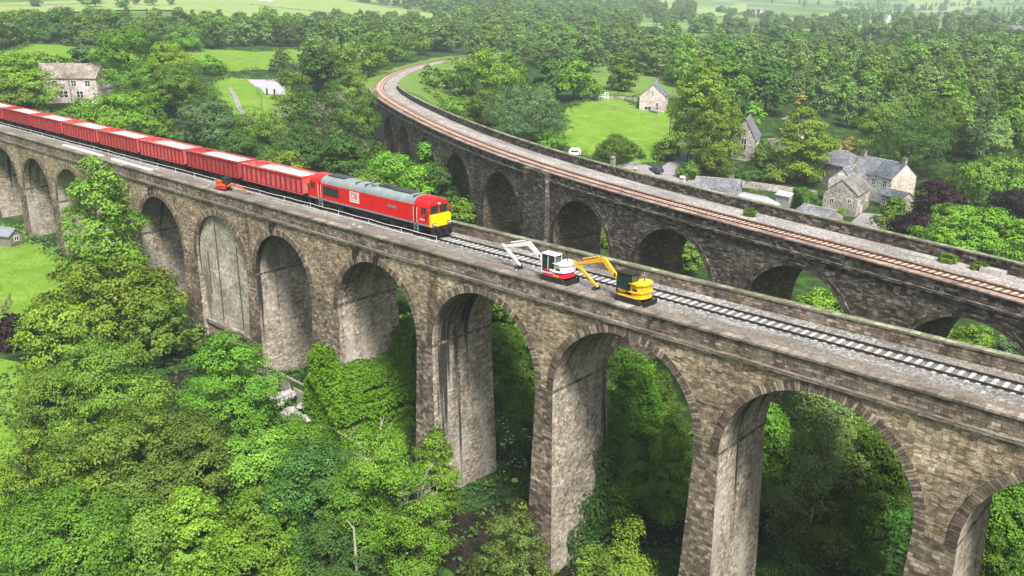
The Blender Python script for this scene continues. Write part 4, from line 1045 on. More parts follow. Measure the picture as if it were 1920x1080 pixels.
# ---------------------------------------------------------------- houses, sheds, fields
def roof_mat(name, c0, c1, row=0.3, w=0.3, moss=0.3):
    return stone(name, [(0, c0), (1, c1)], w, row, tuple(x * .5 for x in c0), streak=.25, streak_col=tuple(x * .5 for x in c0), moss=moss, ms=.02)
M_SLATE = roof_mat("blue_slate", (.17, .175, .20), (.27, .275, .31))
M_DSLATE = roof_mat("dark_slate", (.10, .115, .14), (.16, .18, .21))
M_SSLATE = roof_mat("stone_slate", (.15, .14, .125), (.30, .285, .26), .42, .45, .45)
M_OLDROOF = roof_mat("weathered_tile", (.24, .20, .17), (.38, .33, .29), .3, .3, .4)
M_MARL = stone("rubble_wall", [(0, (.30, .275, .235)), (1, (.52, .48, .42))], .5, .22, (.3, .27, .23), streak=.2)
M_PINKW = stone("pinkish_render", [(0, (.62, .50, .47)), (1, (.72, .60, .57))], .6, .25, (.5, .43, .4), streak=.15)
M_CREAMW = stone("cream_render", [(0, (.60, .52, .43)), (1, (.68, .60, .51))], 2, 1, (.55, .48, .4), streak=.12)
M_WHITEW = stone("whitewash", [(0, (.62, .62, .60)), (1, (.72, .72, .70))], 2, 1, (.6, .6, .58), streak=.15)
M_CHIM = stone("chimney_stone", [(0, (.28, .25, .21)), (1, (.48, .44, .38))], .4, .2, (.3, .27, .23), streak=.2)
M_FRAME = plain("window_white", (.75, .75, .73), .5, .4)
M_PANE = plain("window_pane", (.025, .03, .035), .15, .7, var=.4)

def house(name, loc, rz, label, cat, L, W, eave, ridge, wall, roofm, wins=(), chims=(), over=.25, hip=0.0, pots=True, door=()):
    """ridge along local x, centred; wins: (face, along, z, w, h) with face in F(-y) B(+y) R(+x) L(-x)"""
    R = empty(name, loc, rz, label, cat)
    w = MB(); a, b = L / 2, W / 2
    w.face([(-a, -b, -1.5), (a, -b, -1.5), (a, -b, eave), (-a, -b, eave)]); w.face([(a, b, -1.5), (-a, b, -1.5), (-a, b, eave), (a, b, eave)])
    if hip:
        w.face([(a, -b, -1.5), (a, b, -1.5), (a, b, eave), (a, -b, eave)]); w.face([(-a, b, -1.5), (-a, -b, -1.5), (-a, -b, eave), (-a, b, eave)])
    else:
        w.face([(a, -b, -1.5), (a, b, -1.5), (a, b, eave), (a, 0, ridge - .05), (a, -b, eave)]); w.face([(-a, b, -1.5), (-a, -b, -1.5), (-a, -b, eave), (-a, 0, ridge - .05), (-a, b, eave)])
    w.build("wall", wall, R)
    r = MB(); th = .14; sl = (ridge - eave) / b
    e = over; xe = a + (e * .6 if not hip else e); ze = eave - e * sl; h = hip
    tops = {}
    for sg in (-1, 1):
        A, B, C, D = (-xe, sg * (b + e), ze), (xe, sg * (b + e), ze), (xe - h, 0, ridge), (-xe + h, 0, ridge)
        f = [A, B, C, D] if sg < 0 else [B, A, D, C]
        up_ = [(x, y, z + th) for x, y, z in f]
        r.face(up_); r.face(f[::-1])
        for i in (0, 1, 3): r.face([f[i], f[(i + 1) % 4], up_[(i + 1) % 4], up_[i]])
    if hip:
        for sg in (-1, 1):
            f = [(sg * xe, -sg * (b + e), ze), (sg * xe, sg * (b + e), ze), (sg * (xe - h), 0, ridge)]; up_ = [(x, y, z + th) for x, y, z in f]
            r.face(up_); r.face(f[::-1]); r.face([f[0], f[1], up_[1], up_[0]])
    ro = r.build("roof", roofm, R)
    rg = MB(); rg.prism([(-.14, ridge + th - .04), (.14, ridge + th - .04), (0, ridge + th + .1)], -xe + h, xe - h); rg.build("ridge_tiles", M_CHIM, ro)
    for (cx, cy, hh) in chims:
        c = MB(); zr = ridge - abs(cy) * sl
        c.box(cx - .45, cx + .45, cy - .35, cy + .35, zr - .6, zr + hh); c.box(cx - .52, cx + .52, cy - .42, cy + .42, zr + hh - .18, zr + hh)
        co = c.build("chimney", M_CHIM, ro)
        for d in (-.22, .22):
            q = MB(); q.cyl((cx + d, cy, zr + hh + .2), 'z', .11, .4, 8); q.build("pot", M_OLDROOF, co)
    def opening(nm, face, u, z, ww, hh, pane, bars=True):
        f = MB(); p = MB(); fr = .09; o0, o1 = .0, .07
        T = {'F': lambda x, d, zz: (x, -b - d, zz), 'B': lambda x, d, zz: (-x, b + d, zz), 'R': lambda x, d, zz: (a + d, x, zz), 'L': lambda x, d, zz: (-a - d, -x, zz)}[face]
        def bx(m, x0, x1, z0, z1, d0, d1):
            P = lambda i, j, k: T((x0, x1)[i], (d0, d1)[j], (z0, z1)[k])
            for q in (((0, 1, 0), (1, 1, 0), (1, 1, 1), (0, 1, 1)), ((0, 0, 0), (0, 1, 0), (0, 1, 1), (0, 0, 1)), ((1, 1, 0), (1, 0, 0), (1, 0, 1), (1, 1, 1)), ((0, 1, 1), (1, 1, 1), (1, 0, 1), (0, 0, 1)), ((0, 0, 0), (1, 0, 0), (1, 1, 0), (0, 1, 0))): m.face([P(*c) for c in q])
        bx(f, u - ww / 2 - fr, u + ww / 2 + fr, z - fr, z, o0, o1); bx(f, u - ww / 2 - fr, u + ww / 2 + fr, z + hh, z + hh + fr, o0, o1)
        bx(f, u - ww / 2 - fr, u - ww / 2, z, z + hh, o0, o1); bx(f, u + ww / 2, u + ww / 2 + fr, z, z + hh, o0, o1)
        if bars: bx(f, u - .04, u + .04, z, z + hh, o0, o1 - .015)
        if bars and hh > 1.1: bx(f, u - ww / 2, u + ww / 2, z + hh * .5 - .03, z + hh * .5 + .03, o0, o1 - .02)
        bx(p, u - ww / 2, u + ww / 2, z, z + hh, -.05, .02)
        fo = f.build(nm, M_FRAME, R); p.build("pane" if nm == "window" else "leaf", pane, fo)
    for x in wins: opening("window", *x, M_PANE)
    for x in door: opening("door", *x, plain("door_paint", (.05, .07, .06), .5), False)
    return R

# stone hamlet behind the rear viaduct
zz = gz(-9, 121)
house("stone_house", (-9.4, 123.2, zz), math.radians(98), "stone house with a mossy stone slate roof and two tiny windows in its gable", "house", 10.4, 6.8, 4.4, 7.2, M_MARL, M_SSLATE,
      [('L', -1.6, 2.2, .8, .9), ('L', 1.9, 2.6, .6, .8), ('F', -3.4, 2.0, .8, 1.0), ('F', 2.6, 2.0, .9, 1.1), ('F', -1, .2, .9, 1.2)], [(4.6, 0, .9)])
z2 = gz(-8, 141)
house("stone_house", (-9.0, 139.8, z2), math.radians(-22), "long house with a slate roof in two shades and a cream rendered gable", "house", 12.6, 7.2, 5.5, 8.4, M_WHITEW, M_SLATE,
      [('F', 1.6, 3.5, 1.0, 1.2), ('F', 4.6, .6, 1.3, 1.3), ('F', -1.2, .5, .9, 1.7), ('F', 4.6, 3.5, 1.0, 1.2), ('R', 2.0, 3.4, .9, 1.2)], [(5.8, 0, 1.3), (-5.4, 0, 1.2)])
mb = MB(); mb.box(-.06, .1, -3.56, 3.56, -1.5, 5.4)
mb.face([(.1, -3.56, 5.4), (.1, 3.56, 5.4), (.1, 0, 8.28)])
g = mb.build("gable_render", M_CREAMW, None)
hs_ = [o for o in COL.objects if o.get("label", "").startswith("long house")][0]
g.parent = hs_; g.location = (6.33, 0, 0)
rf2 = MB(); sl_ = 2.9 / 3.6
rf2.face([(.6, -3.83, 5.5 - .23 * sl_ + .165), (6.42, -3.83, 5.5 - .23 * sl_ + .165), (6.42, -.02, 8.56), (.6, -.02, 8.56)])
rf2.build("darker_roof_half", M_DSLATE, hs_)
house("lean_to", (-2.2, 132.0, gz(-2, 132)), math.radians(-20), "low stone lean-to with a dark slate roof and white window behind the railed terrace", "outbuilding", 5.4, 3.6, 2.7, 3.8, M_MARL, M_DSLATE,
      [('F', 1.0, .8, 1.4, 1.4), ('F', -1.7, .7, .8, 1.3)])
house("link_house", (-13.4, 133.0, gz(-13, 131)), math.radians(90), "plain pale grey roofed wing joining the mossy roofed house to the long house", "house", 7.5, 5.6, 5.0, 7.4, M_WHITEW, M_SLATE, [('F', -2, 3, .9, 1.1), ('F', 1.5, .4, .9, 1.9)], [(3.4, 0, 1.2)])
house("stone_house", (-21.0, 147.0, gz(-22, 146)), math.radians(-17), "stone house with a hipped slate roof tucked behind the lime tree", "house", 11, 8, 5.0, 7.7, M_MARL, M_SLATE,
      [('F', -2.5, 3.3, 1.0, 1.2), ('F', -2.5, .7, 1.0, 1.3), ('F', 2.2, 3.3, 1.0, 1.2), ('L', 0, 3.0, 1.0, 1.2)], [(-1.5, .3, 1.4)], hip=4.0)
house("slate_cottage", (-28.6, 103.4, gz(-28, 103)), math.radians(20), "grey slate roofed cottage with a squat chimney just over the rear parapet", "house", 9, 7, 3.6, 6.4, M_MARL, M_SLATE, [('R', 0, 1.4, 1, 1.2)], [(2.6, .2, 1.0)])
house("outhouse", (-20.4, 104.0, gz(-20, 104)), math.radians(-8), "low pink walled outhouse with a smooth pale grey roof", "outbuilding", 8.6, 4.6, 2.9, 4.3, M_PINKW, plain("felt_roof", (.33, .34, .38), .8, .2, var=.15), [], [], hip=1.6)
house("white_shed", (-19.6, 117.0, gz(-19, 117)), math.radians(-10), "small white panelled shed beside the clipped hedge", "shed", 3.4, 3.0, 2.5, 3.0, M_WHITEW, M_WHITE, [], [])
house("garage", (-8.2, 107.6, gz(-8, 107)), math.radians(-12), "plain grey pitched garage roof showing just over the rear parapet", "garage", 7.4, 5, 2.2, 3.2, M_MARL, M_SLATE)
mb = MB(); mb.box(-4.2, 4.2, -1.1, 1.1, -.5, 3.6)
# church with a steep gable
house("church", (-45.6, 146.0, gz(-45, 146)), math.radians(112), "small church with a steep slate gable, half hidden by the lime trees", "church", 11, 5.6, 4.8, 9.6, M_MARL, M_SLATE, [('L', 0, 2.0, 1.2, 3.0), ('F', -3, 1.5, .8, 2.2), ('F', 1, 1.5, .8, 2.2)], [])
house("church_annex", (-38.2, 146.5, gz(-38, 146)), math.radians(75), "lower buff stone annex with a grey roof at the right of the church", "church annex", 5.5, 3.6, 3.8, 6.2, stone("buff_wall", [(0, (.40, .31, .24)), (1, (.52, .42, .34))], .6, .25, (.42, .34, .27), streak=.15), M_SLATE, [('L', 0, 1.0, 1.0, 1.6), ('F', 0, 1, .8, 1.4)])
house("cottage", (-47.0, 176.5, gz(-47, 176)), math.radians(-20), "small house with a low hipped slate roof peeping out above the garden trees", "house", 6, 5.5, 4.4, 6.2, M_CREAMW, M_SLATE, [('F', -1.6, 3.0, .8, 1.1), ('F', .2, 3.0, .8, 1.1)], hip=3)
house("pink_cottage", (-86.6, 164.8, gz(-86, 164)), math.radians(118), "pink stone cottage with a grey gabled roof at the far edge of the bright meadow", "cottage", 9, 7.4, 4.2, 7.4, M_PINKW, M_SLATE,
      [('L', 0, 4.2, .5, 1.3), ('L', 1.4, .2, .8, 2.0), ('L', -1.2, .2, 1.9, .9), ('F', 1, 1.5, .9, 1.1)], [(3.9, 0, 1.0)])
mb = MB(); mb.box(-4.2, 4.2, -.3, .3, -.6, .55); o = mb.build("garden_wall", M_MARL, None, loc=(-84.6, 160.2, gz(-84.6, 160.2))); o.rotation_euler = (0, 0, math.radians(-20)); tag(o, "low pale terrace wall in front of the pink cottage", "wall")
# mill house beyond the wagons
house("mill_house", (-167.6, 31.2, gz(-167.6, 31.2)), math.radians(41), "long two-storey pale house with a weathered tile roof beyond the wagons at upper left", "house", 15.5, 8.0, 5.4, 8.4, M_PINKW, M_OLDROOF,
      [('F', -6, 3.5, 1.2, 1.3), ('F', -2.4, 3.5, 1.2, 1.3), ('F', 2.2, 3.5, 1.2, 1.3), ('F', 5.6, 3.5, 1.2, 1.3), ('F', -4.6, .8, 1.6, 1.5), ('F', -.6, .8, 2.0, 1.5), ('F', 3.4, .8, 1.6, 1.5)], [])
house("annex", (-160.6, 40.0, gz(-160.6, 40.0)), math.radians(41), "single storey stone annex at the right end of the mill house", "outbuilding", 5.5, 4.5, 3.2, 4.4, M_MARL, M_SLATE, [('F', 0, .6, 1.0, 1.6)])
# hut on the lawn
hz = gz(-97, -9.6)
house("timber_hut", (-97.2, -9.9, hz + .35), math.radians(22), "little timber hut with a shiny felt roof on the lawn under the leftmost arches", "hut", 3.8, 2.5, 1.5, 2.4, M_WOOD, plain("hut_roof", (.20, .22, .27), .35, .5, var=.3), [('R', 0, .5, .8, .7)])
mb = MB(); mb.box(-1.9, 1.9, -1.3, 1.3, -.35, 0.02); o = mb.build("deck", M_WOOD, hs_)
o.parent = [k for k in COL.objects if k.name.startswith("timber_hut")][0]

# far farmhouses on the hazy valley side
for (x, y, a_, L_, W_, lb) in FARHOUSES: house("farmhouse", (x, y, gz(x, y)), math.radians(a_), lb, "farmhouse", L_, W_, 5, 8.5, M_WHITEW, M_SLATE, [('F', -3, 2.5, 1.4, 1.5), ('F', 3, 2.5, 1.4, 1.5)], [(2, 0, 1.2)])
# fields and lanes
LAWN1 = [(-112, -24), (-104, -3), (-99.5, -6.4), (-62, -6.6), (-56, -14), (-52, -22), (-62, -34), (-95, -40)]
patch("lawn", LAWN1, M_GRASS, 1.5, .10)
patch("lawn", [(-52, -29), (-44, -25), (-30, -28), (-26, -36), (-40, -44), (-55, -40)], M_GRASS, 1.5, .10)
patch("meadow", FIELD1, M_GRASS, 2.0, .12)
patch("meadow", FIELD2, M_GRASS2, 3.0, .15)
patch("meadow", FIELD3, M_GRASS, 2.0, .12)
patch("meadow", FIELD4, M_GRASS, 4.0, .2)
for i, f in enumerate(FARFIELDS): patch("pasture", f, M_GRASS3, 14.0, .8)
patch("footpath", PATHP, M_PATH, .8, .2)
patch("court", COURTP, M_COURT, 1.5, .2)
patch("lane", LANEP, M_PATH, 1.2, .2)
patch("yard", YARDP, M_PATH, 1.2, .16)
patch("bare_soil", [(-1, -12), (7.5, -12), (18, -11), (19, -6), (20, 4), (10, 3), (8, -6), (2, -7)], M_SOIL, 1.0, .12)
patch("stream", [(13, -22), (17, -22), (24, 3), (34, 10), (31, 12), (20, 6)], plain("dark_water", (.012, .011, .009), .08, .6), 1.5, .16)
patch("bare_soil", [(-33, -8), (-27, -7.5), (-25, -14), (-29, -18), (-34, -15)], M_SOIL, 1.0, .14)
# grass paths and walls
def wall_line(name, pts, h, th, m, label, cat):
    mb = MB()
    P = []
    for (x0, y0), (x1, y1) in zip(pts, pts[1:]):
        n = max(1, int(math.hypot(x1 - x0, y1 - y0) / 4)); P += [(x0 + (x1 - x0) * k / n, y0 + (y1 - y0) * k / n) for k in range(n)]
    P.append(pts[-1]); Z = [gz(*p) for p in P]
    for i in range(len(P) - 1):
        (x0, y0), (x1, y1) = P[i], P[i + 1]; d = math.hypot(x1 - x0, y1 - y0); nx, ny = -(y1 - y0) / d * th / 2, (x1 - x0) / d * th / 2
        a = [(x0 + nx, y0 + ny), (x1 + nx, y1 + ny), (x1 - nx, y1 - ny), (x0 - nx, y0 - ny)]; zz_ = [Z[i], Z[i + 1], Z[i + 1], Z[i]]
        B = [(p[0], p[1], z - .6) for p, z in zip(a, zz_)]; T = [(p[0], p[1], z + h) for p, z in zip(a, zz_)]
        mb.face(T[::-1])
        for k in range(4): mb.face([B[(k + 1) % 4], B[k], T[k], T[(k + 1) % 4]])
    return tag(mb.build(name, m, None), label, cat)
wall_line("stone_wall", WALL1, 1.1, .5, M_MARL, "low stone wall along the far edge of the bright meadow left of the pink cottage", "wall")
wall_line("stone_wall", WALL2, 1.5, .6, M_MARL, "long garden wall below the church and the lime trees", "wall")
for i, w in enumerate(FARWALLS): wall_line("field_wall", w, 1.6, 1.2, M_MARL, ["dry stone wall crossing the pale pastures at the top left corner", "second dry stone wall higher up the pale pastures at the top left"][i], "wall")

# ---------------------------------------------------------------- foliage
def leaf_material(name, flower=None):
    m, n, l, b = mat(name)
    oi = n.new("ShaderNodeObjectInfo")
    at = n.new("ShaderNodeAttribute"); at.attribute_name = "tint"
    hv = n.new("ShaderNodeHueSaturation")
    l.new(oi.outputs['Color'], hv.inputs['Color'])
    mh = n.new("ShaderNodeMapRange"); l.new(oi.outputs['Random'], mh.inputs[0]); mh.inputs['To Min'].default_value = 0.487; mh.inputs['To Max'].default_value = 0.512
    l.new(mh.outputs[0], hv.inputs['Hue'])
    mv = n.new("ShaderNodeMath"); mv.operation = 'MULTIPLY_ADD'; l.new(oi.outputs['Random'], mv.inputs[0]); mv.inputs[1].default_value = 0.6; mv.inputs[2].default_value = 0.7
    l.new(mv.outputs[0], hv.inputs['Value'])
    sc = ramp(n, l, at.outputs['Fac'], [(0.0, (0.5, 0.55, 0.6)), (0.5, (0.95, 0.97, 0.95)), (0.85, (1.4, 1.3, 1.1)), (1.0, (1.9, 1.6, 1.2))])
    col = mix(n, l, 1.0, hv.outputs[0], sc, 'MULTIPLY')
    if flower:
        col = mix(n, l, ramp(n, l, at.outputs['Fac'], [(0.72, 0.0), (0.73, 1.0)]), col, flower)
    l.new(col, b.inputs['Base Color']); b.inputs['Roughness'].default_value = 0.65; b.inputs['Specular IOR Level'].default_value = 0.22
    tr = n.new("ShaderNodeBsdfTranslucent"); l.new(mix(n, l, 1.0, col, (1.15, 1.2, 0.6), 'MULTIPLY'), tr.inputs['Color'])
    ms = n.new("ShaderNodeMixShader"); ms.inputs[0].default_value = 0.17
    l.new(b.outputs[0], ms.inputs[1]); l.new(tr.outputs[0], ms.inputs[2]); l.new(ms.outputs[0], n["Material Output"].inputs['Surface'])
    return m
M_LEAF = leaf_material("foliage")
M_FLOWER = leaf_material("white_blossom_foliage", (0.75, 0.75, 0.66))

def leaves_mesh(name, pos, nrm, size, tint, m, rng, aspect=0.6):
    """one folded leaf spray per point"""
    N = len(pos)
    nrm = nrm / (np.linalg.norm(nrm, axis=1, keepdims=True) + 1e-9)
    r = rng.normal(size=(N, 3)); a = np.cross(nrm, r); a /= np.linalg.norm(a, axis=1, keepdims=True) + 1e-9
    b = np.cross(nrm, a)
    s = size[:, None]
    sag = nrm * s * 0.18
    P = np.stack([pos - a * s * .5 - sag, pos + b * s * aspect * .5, pos + a * s * .5 - sag, pos - b * s * aspect * .5], 1).reshape(-1, 3)
    me = bpy.data.meshes.new(name)
    me.vertices.add(N * 4); me.vertices.foreach_set("co", P.ravel().astype(np.float32))
    me.loops.add(N * 4); me.loops.foreach_set("vertex_index", np.arange(N * 4, dtype=np.int32))
    me.polygons.add(N); me.polygons.foreach_set("loop_start", (np.arange(N) * 4).astype(np.int32))
    me.update(calc_edges=True)
    at = me.attributes.new("tint", 'FLOAT', 'FACE'); at.data.foreach_set("value", np.clip(tint, 0, 1).astype(np.float32))
    me.materials.append(m)
    return me

def crown_points(rng, kind, leaf, cover, W, H, cap):
    """leaf points in clumps over several lobes, real metres; base at z=0, top at z=H"""
    lobes = []
    if kind in ('round', 'chest'):
        lobes.append((0, 0, H * .48, W * .25, H * .27))
        m = int(7 + W * .4)
        for k in range(m):
            a = k * 2.4 + rng.uniform(-.5, .5); f = rng.uniform(0, 1); rr = W * (.21 + .14 * (1 - f)) * rng.uniform(.8, 1.15); z = H * (.2 + .52 * f)
            lobes.append((rr * math.cos(a), rr * math.sin(a), z, W * rng.uniform(.12, .21), H * rng.uniform(.1, .18)))
        for k in range(3):
            a = k * 2.1 + rng.uniform(0, 2); lobes.append((W * .13 * math.cos(a), W * .13 * math.sin(a), H * rng.uniform(.74, .86), W * rng.uniform(.14, .2), H * rng.uniform(.1, .14)))
    elif kind == 'tall':
        for k in range(16):
            f = k / 15; z = H * (.12 + .8 * f); w = W * .46 * math.sin(math.pi * (.2 + .72 * f)) ** .6; a = k * 2.4 + rng.uniform(-.4, .4)
            lobes.append((w * .5 * math.cos(a), w * .5 * math.sin(a), z, w * rng.uniform(.45, .62), H * rng.uniform(.06, .1)))
            if k % 2: lobes.append((-w * .3 * math.cos(a), -w * .3 * math.sin(a), z, w * rng.uniform(.5, .65), H * rng.uniform(.07, .1)))
    elif kind == 'bush':
        lobes.append((0, 0, H * .4, W * .36, H * .4))
        for k in range(9):
            a = k * .698 + rng.uniform(-.3, .3); rr = W * rng.uniform(.2, .36); lobes.append((rr * math.cos(a), rr * math.sin(a), H * rng.uniform(.18, .6), W * rng.uniform(.12, .2), H * rng.uniform(.16, .28)))
        lobes.append((rng.uniform(-.1, .1) * W, 0, H * .76, W * .2, H * .22))
    elif kind == 'birch':
        for k in range(20):
            z = H * rng.uniform(.15, .93); w = W * .5 * math.sin(math.pi * (.12 + .74 * z / H)); a = rng.uniform(0, 6.28); rr = w * rng.uniform(.1, .8)
            lobes.append((rr * math.cos(a), rr * math.sin(a), z, W * rng.uniform(.09, .16), H * rng.uniform(.06, .11)))
    elif kind == 'conifer':
        for k in range(12):
            f = k / 11; z = H * (.1 + .84 * f); w = W * .5 * (1 - f) ** .8 + .1; m = max(1, int(5 * (1 - f) + 1))
            for j in range(m):
                a = j * 6.28 / m + k * .9; rr = w * .6
                lobes.append((rr * math.cos(a), rr * math.sin(a), z, max(.25, w * .5), H * .05))
    L = np.array(lobes)
    area = 3.3 * W * H * (.75 if kind in ('conifer', 'birch') else 1.0)
    n = int(min(cap, cover * area / (.31 * leaf * leaf)))
    crad = max(.42, min(.95, .05 * W + .22)) if leaf < .6 else max(.7, .085 * W)
    nc = int(max(24, area * .62 / (crad * crad)))
    wts = L[:, 3] * (L[:, 3] + L[:, 4]); wts /= wts.sum()
    C = []; tries = 0
    while len(C) < nc and tries < nc * 60:
        tries += 1
        i = rng.choice(len(L), p=wts); d = rng.normal(size=3); d /= np.linalg.norm(d)
        if d[2] < -.35 and rng.rand() < .8: continue
        p = L[i, :3] + d * np.array([L[i, 3], L[i, 3], L[i, 4]]) * rng.uniform(.8, 1.12)
        q = (p[None] - L[:, :3]) / np.stack([L[:, 3], L[:, 3], L[:, 4]], 1)
        if (np.delete((q ** 2).sum(1), i) < .6).any() and rng.rand() < .95: continue
        C.append((*p, *d))
    C = np.array(C); nc = len(C)
    cr = crad * rng.uniform(.4, 1.35, nc)
    pr = cr ** 2; pr /= pr.sum()
    k = rng.choice(nc, n, p=pr)
    d = rng.normal(size=(n, 3)); d[:, 2] += .55; d /= np.linalg.norm(d, axis=1, keepdims=True)
    rad = cr[k][:, None] * (.45 + .55 * rng.uniform(0, 1, (n, 1)) ** .5)
    fl = np.array([1.1, 1.1, .7]) if kind != 'conifer' else np.array([1.0, 1.0, .5])
    pos = C[k, :3] + d * rad * fl
    stray = rng.rand(n) < .06
    pos[stray] += C[k[stray], 3:] * rng.uniform(.1, .6, (stray.sum(), 1))
    cd = (pos - [0, 0, H * .38]) / [W * .5, W * .5, H * .6]
    nrm = d * .5 + C[k, 3:] * .45 + cd * .55 + np.array([0, 0, .3]) + rng.normal(size=(n, 3)) * .42
    ct = rng.normal(.5, .15, nc)
    tint = ct[k] + rng.normal(0, .13, n)
    pos[:, 2] = np.maximum(pos[:, 2], .05)
    return pos, nrm, tint, n

def crown_mesh(name, kind, leaf, cover, W, H, cap, seed):
    rng = np.random.RandomState(seed)
    pos, nrm, tint, n = crown_points(rng, kind, leaf, cover, W, H, cap)
    return leaves_mesh(name, pos, nrm, leaf * rng.uniform(.45, 1.5, n), tint, M_LEAF, rng, .62 if kind != 'conifer' else .4)

def trunk_mesh(name, kind, seed, bark):
    rg = random.Random(seed); mb = MB()
    n = 8
    if kind in ('twig', 'twigD'):
        for t in range(3 if kind == 'twigD' else 1):
            bx, by = rg.uniform(-1.6, 1.6) * (t > 0), rg.uniform(-1.6, 1.6) * (t > 0); lx, ly = rg.uniform(-.8, .8), rg.uniform(-.8, .8)
            pts = [(bx, by, -.6), (bx + lx * .2, by + ly * .3, 3), (bx + lx * .8, by + ly * .6, 5.5), (bx + lx, by + ly, 8.6)]
            mb.tube(pts, [.11, .08, .05, .015], n)
            for k in range(26):
                z = rg.uniform(3.2, 8.3); f = (z - .0) / 8.6; p = Vector((bx + lx * f, by + ly * f, z)); a = rg.uniform(0, 6.28); r = rg.uniform(1.0, 2.9)
                q = p + Vector((r * math.cos(a), r * math.sin(a), rg.uniform(.5, 1.9))); mid = (p + q) / 2 + Vector((rg.uniform(-.2, .2), rg.uniform(-.2, .2), rg.uniform(-.1, .3)))
                mb.tube([p, mid, q], [.03, .018, .006], 5)
                for j in range(5): e = mid.lerp(q, rg.uniform(0, .9)); mb.tube([e, e + Vector((rg.uniform(-.7, .7), rg.uniform(-.7, .7), rg.uniform(.1, .9)))], [.013, .005], 4)
    else:
        mb.tube([(0, 0, -.8), (.05, 0, .2), (.1, .05, 2.2), (0, .1, 5), (-.05, 0, 7.8)], [.34, .26, .2, .13, .04], n)
        for k in range(7):
            z = 1.6 + k * .75; a = k * 2.4 + rg.uniform(-.3, .3); r = rg.uniform(1.4, 2.6)
            p = Vector((.07, .05, z)); q = p + Vector((r * math.cos(a), r * math.sin(a), rg.uniform(1.0, 2.2))); mb.tube([p, (p + q) / 2 + Vector((0, 0, -.15)), q], [.11, .07, .02], 6)
    me_o = mb.build(name, bark, None, smooth=True); me = me_o.data; bpy.data.objects.remove(me_o); return me

LOD = {}
def crown_for(kind, dist, w, h, seed):
    """crown mesh of this habit, size class and distance class; its own (width, height)"""
    lv = 0 if dist < 112 else (1 if dist < 260 else 2)
    kk = {'twig': 'birch', 'twigD': 'birch'}.get(kind, kind)
    hq = max(2.0, round(h / 1.5) * 1.5) if lv == 0 else (max(2.5, round(h / 4) * 4))
    rq = round(w / h / .25) * .25 if lv == 0 else max(.5, round(w / h / .4) * .4)
    rq = max(.4, rq)
    key = (kk, lv, hq, rq, seed % 2)
    if key not in LOD:
        leaf, cover, cap = ((.21, 1.3, 72000), (.37, 1.35, 22000), (.70, 1.35, 6500))[lv]
        if kk == 'birch': cover *= .62; leaf *= .9
        if kk == 'chest': leaf *= 1.3
        LOD[key] = (crown_mesh("crown", kk, leaf, cover, hq * rq, hq, cap, 100 + len(LOD) * 7), hq * rq, hq)
    return LOD[key]
TRK = {}
def trunk_for(kind, pale):
    kk = kind if kind in ('twig', 'twigD') else 'std'; key = (kk, pale)
    if key not in TRK: TRK[key] = trunk_mesh("trunk", kk, len(TRK) + 3, M_PBARK if pale else M_BARK)
    return TRK[key]
TINT = {'G': (.098, .205, .018), 'M': (.138, .250, .030), 'Y': (.175, .290, .026), 'L': (.140, .285, .021), 'D': (.056, .125, .021), 'B': (.095, .170, .062),
        'O': (.118, .210, .030), 'P': (.028, .011, .019), 'A': (.42, .35, .10), 'R': (.22, .05, .05), 'K': (.115, .16, .032), 'W': (.05, .125, .024), 'C': (.09, .225, .034), 'N': (.165, .245, .075)}
CAT = {'bush': ('bush', 'bush'), 'conifer': ('conifer_tree', 'conifer')}
_trng = random.Random(77)
def plant(x, y, z, h, w, kind, tint, label, group=None, dist=200):
    nm, cat = CAT.get(kind, ('tree', 'tree'))
    r = empty(nm, (x, y, z - .15), _trng.uniform(0, 6.28), label, cat, group)
    seed = _trng.randrange(1000)
    me, W0, H0 = crown_for(kind, dist, w, h, seed)
    if tint == 'W':
        key = ('W', me.name)
        if key not in LOD:
            c2 = me.copy(); c2.materials.clear(); c2.materials.append(M_FLOWER); LOD[key] = c2
        me = LOD[key]
    c = bpy.data.objects.new("foliage" if kind == 'bush' else "crown", me); COL.objects.link(c); c.parent = r
    c.scale = (w / W0, w / W0, h / H0)
    c.color = (*TINT[tint], 1)
    if kind != 'bush':
        t = bpy.data.objects.new("trunk", trunk_for(kind, kind in ('twig', 'twigD', 'chest') or tint == 'N')); COL.objects.link(t); t.parent = r
        q = min(w / 8.0, h / 9.0); t.scale = (q, q, h / 10.0)
    return r

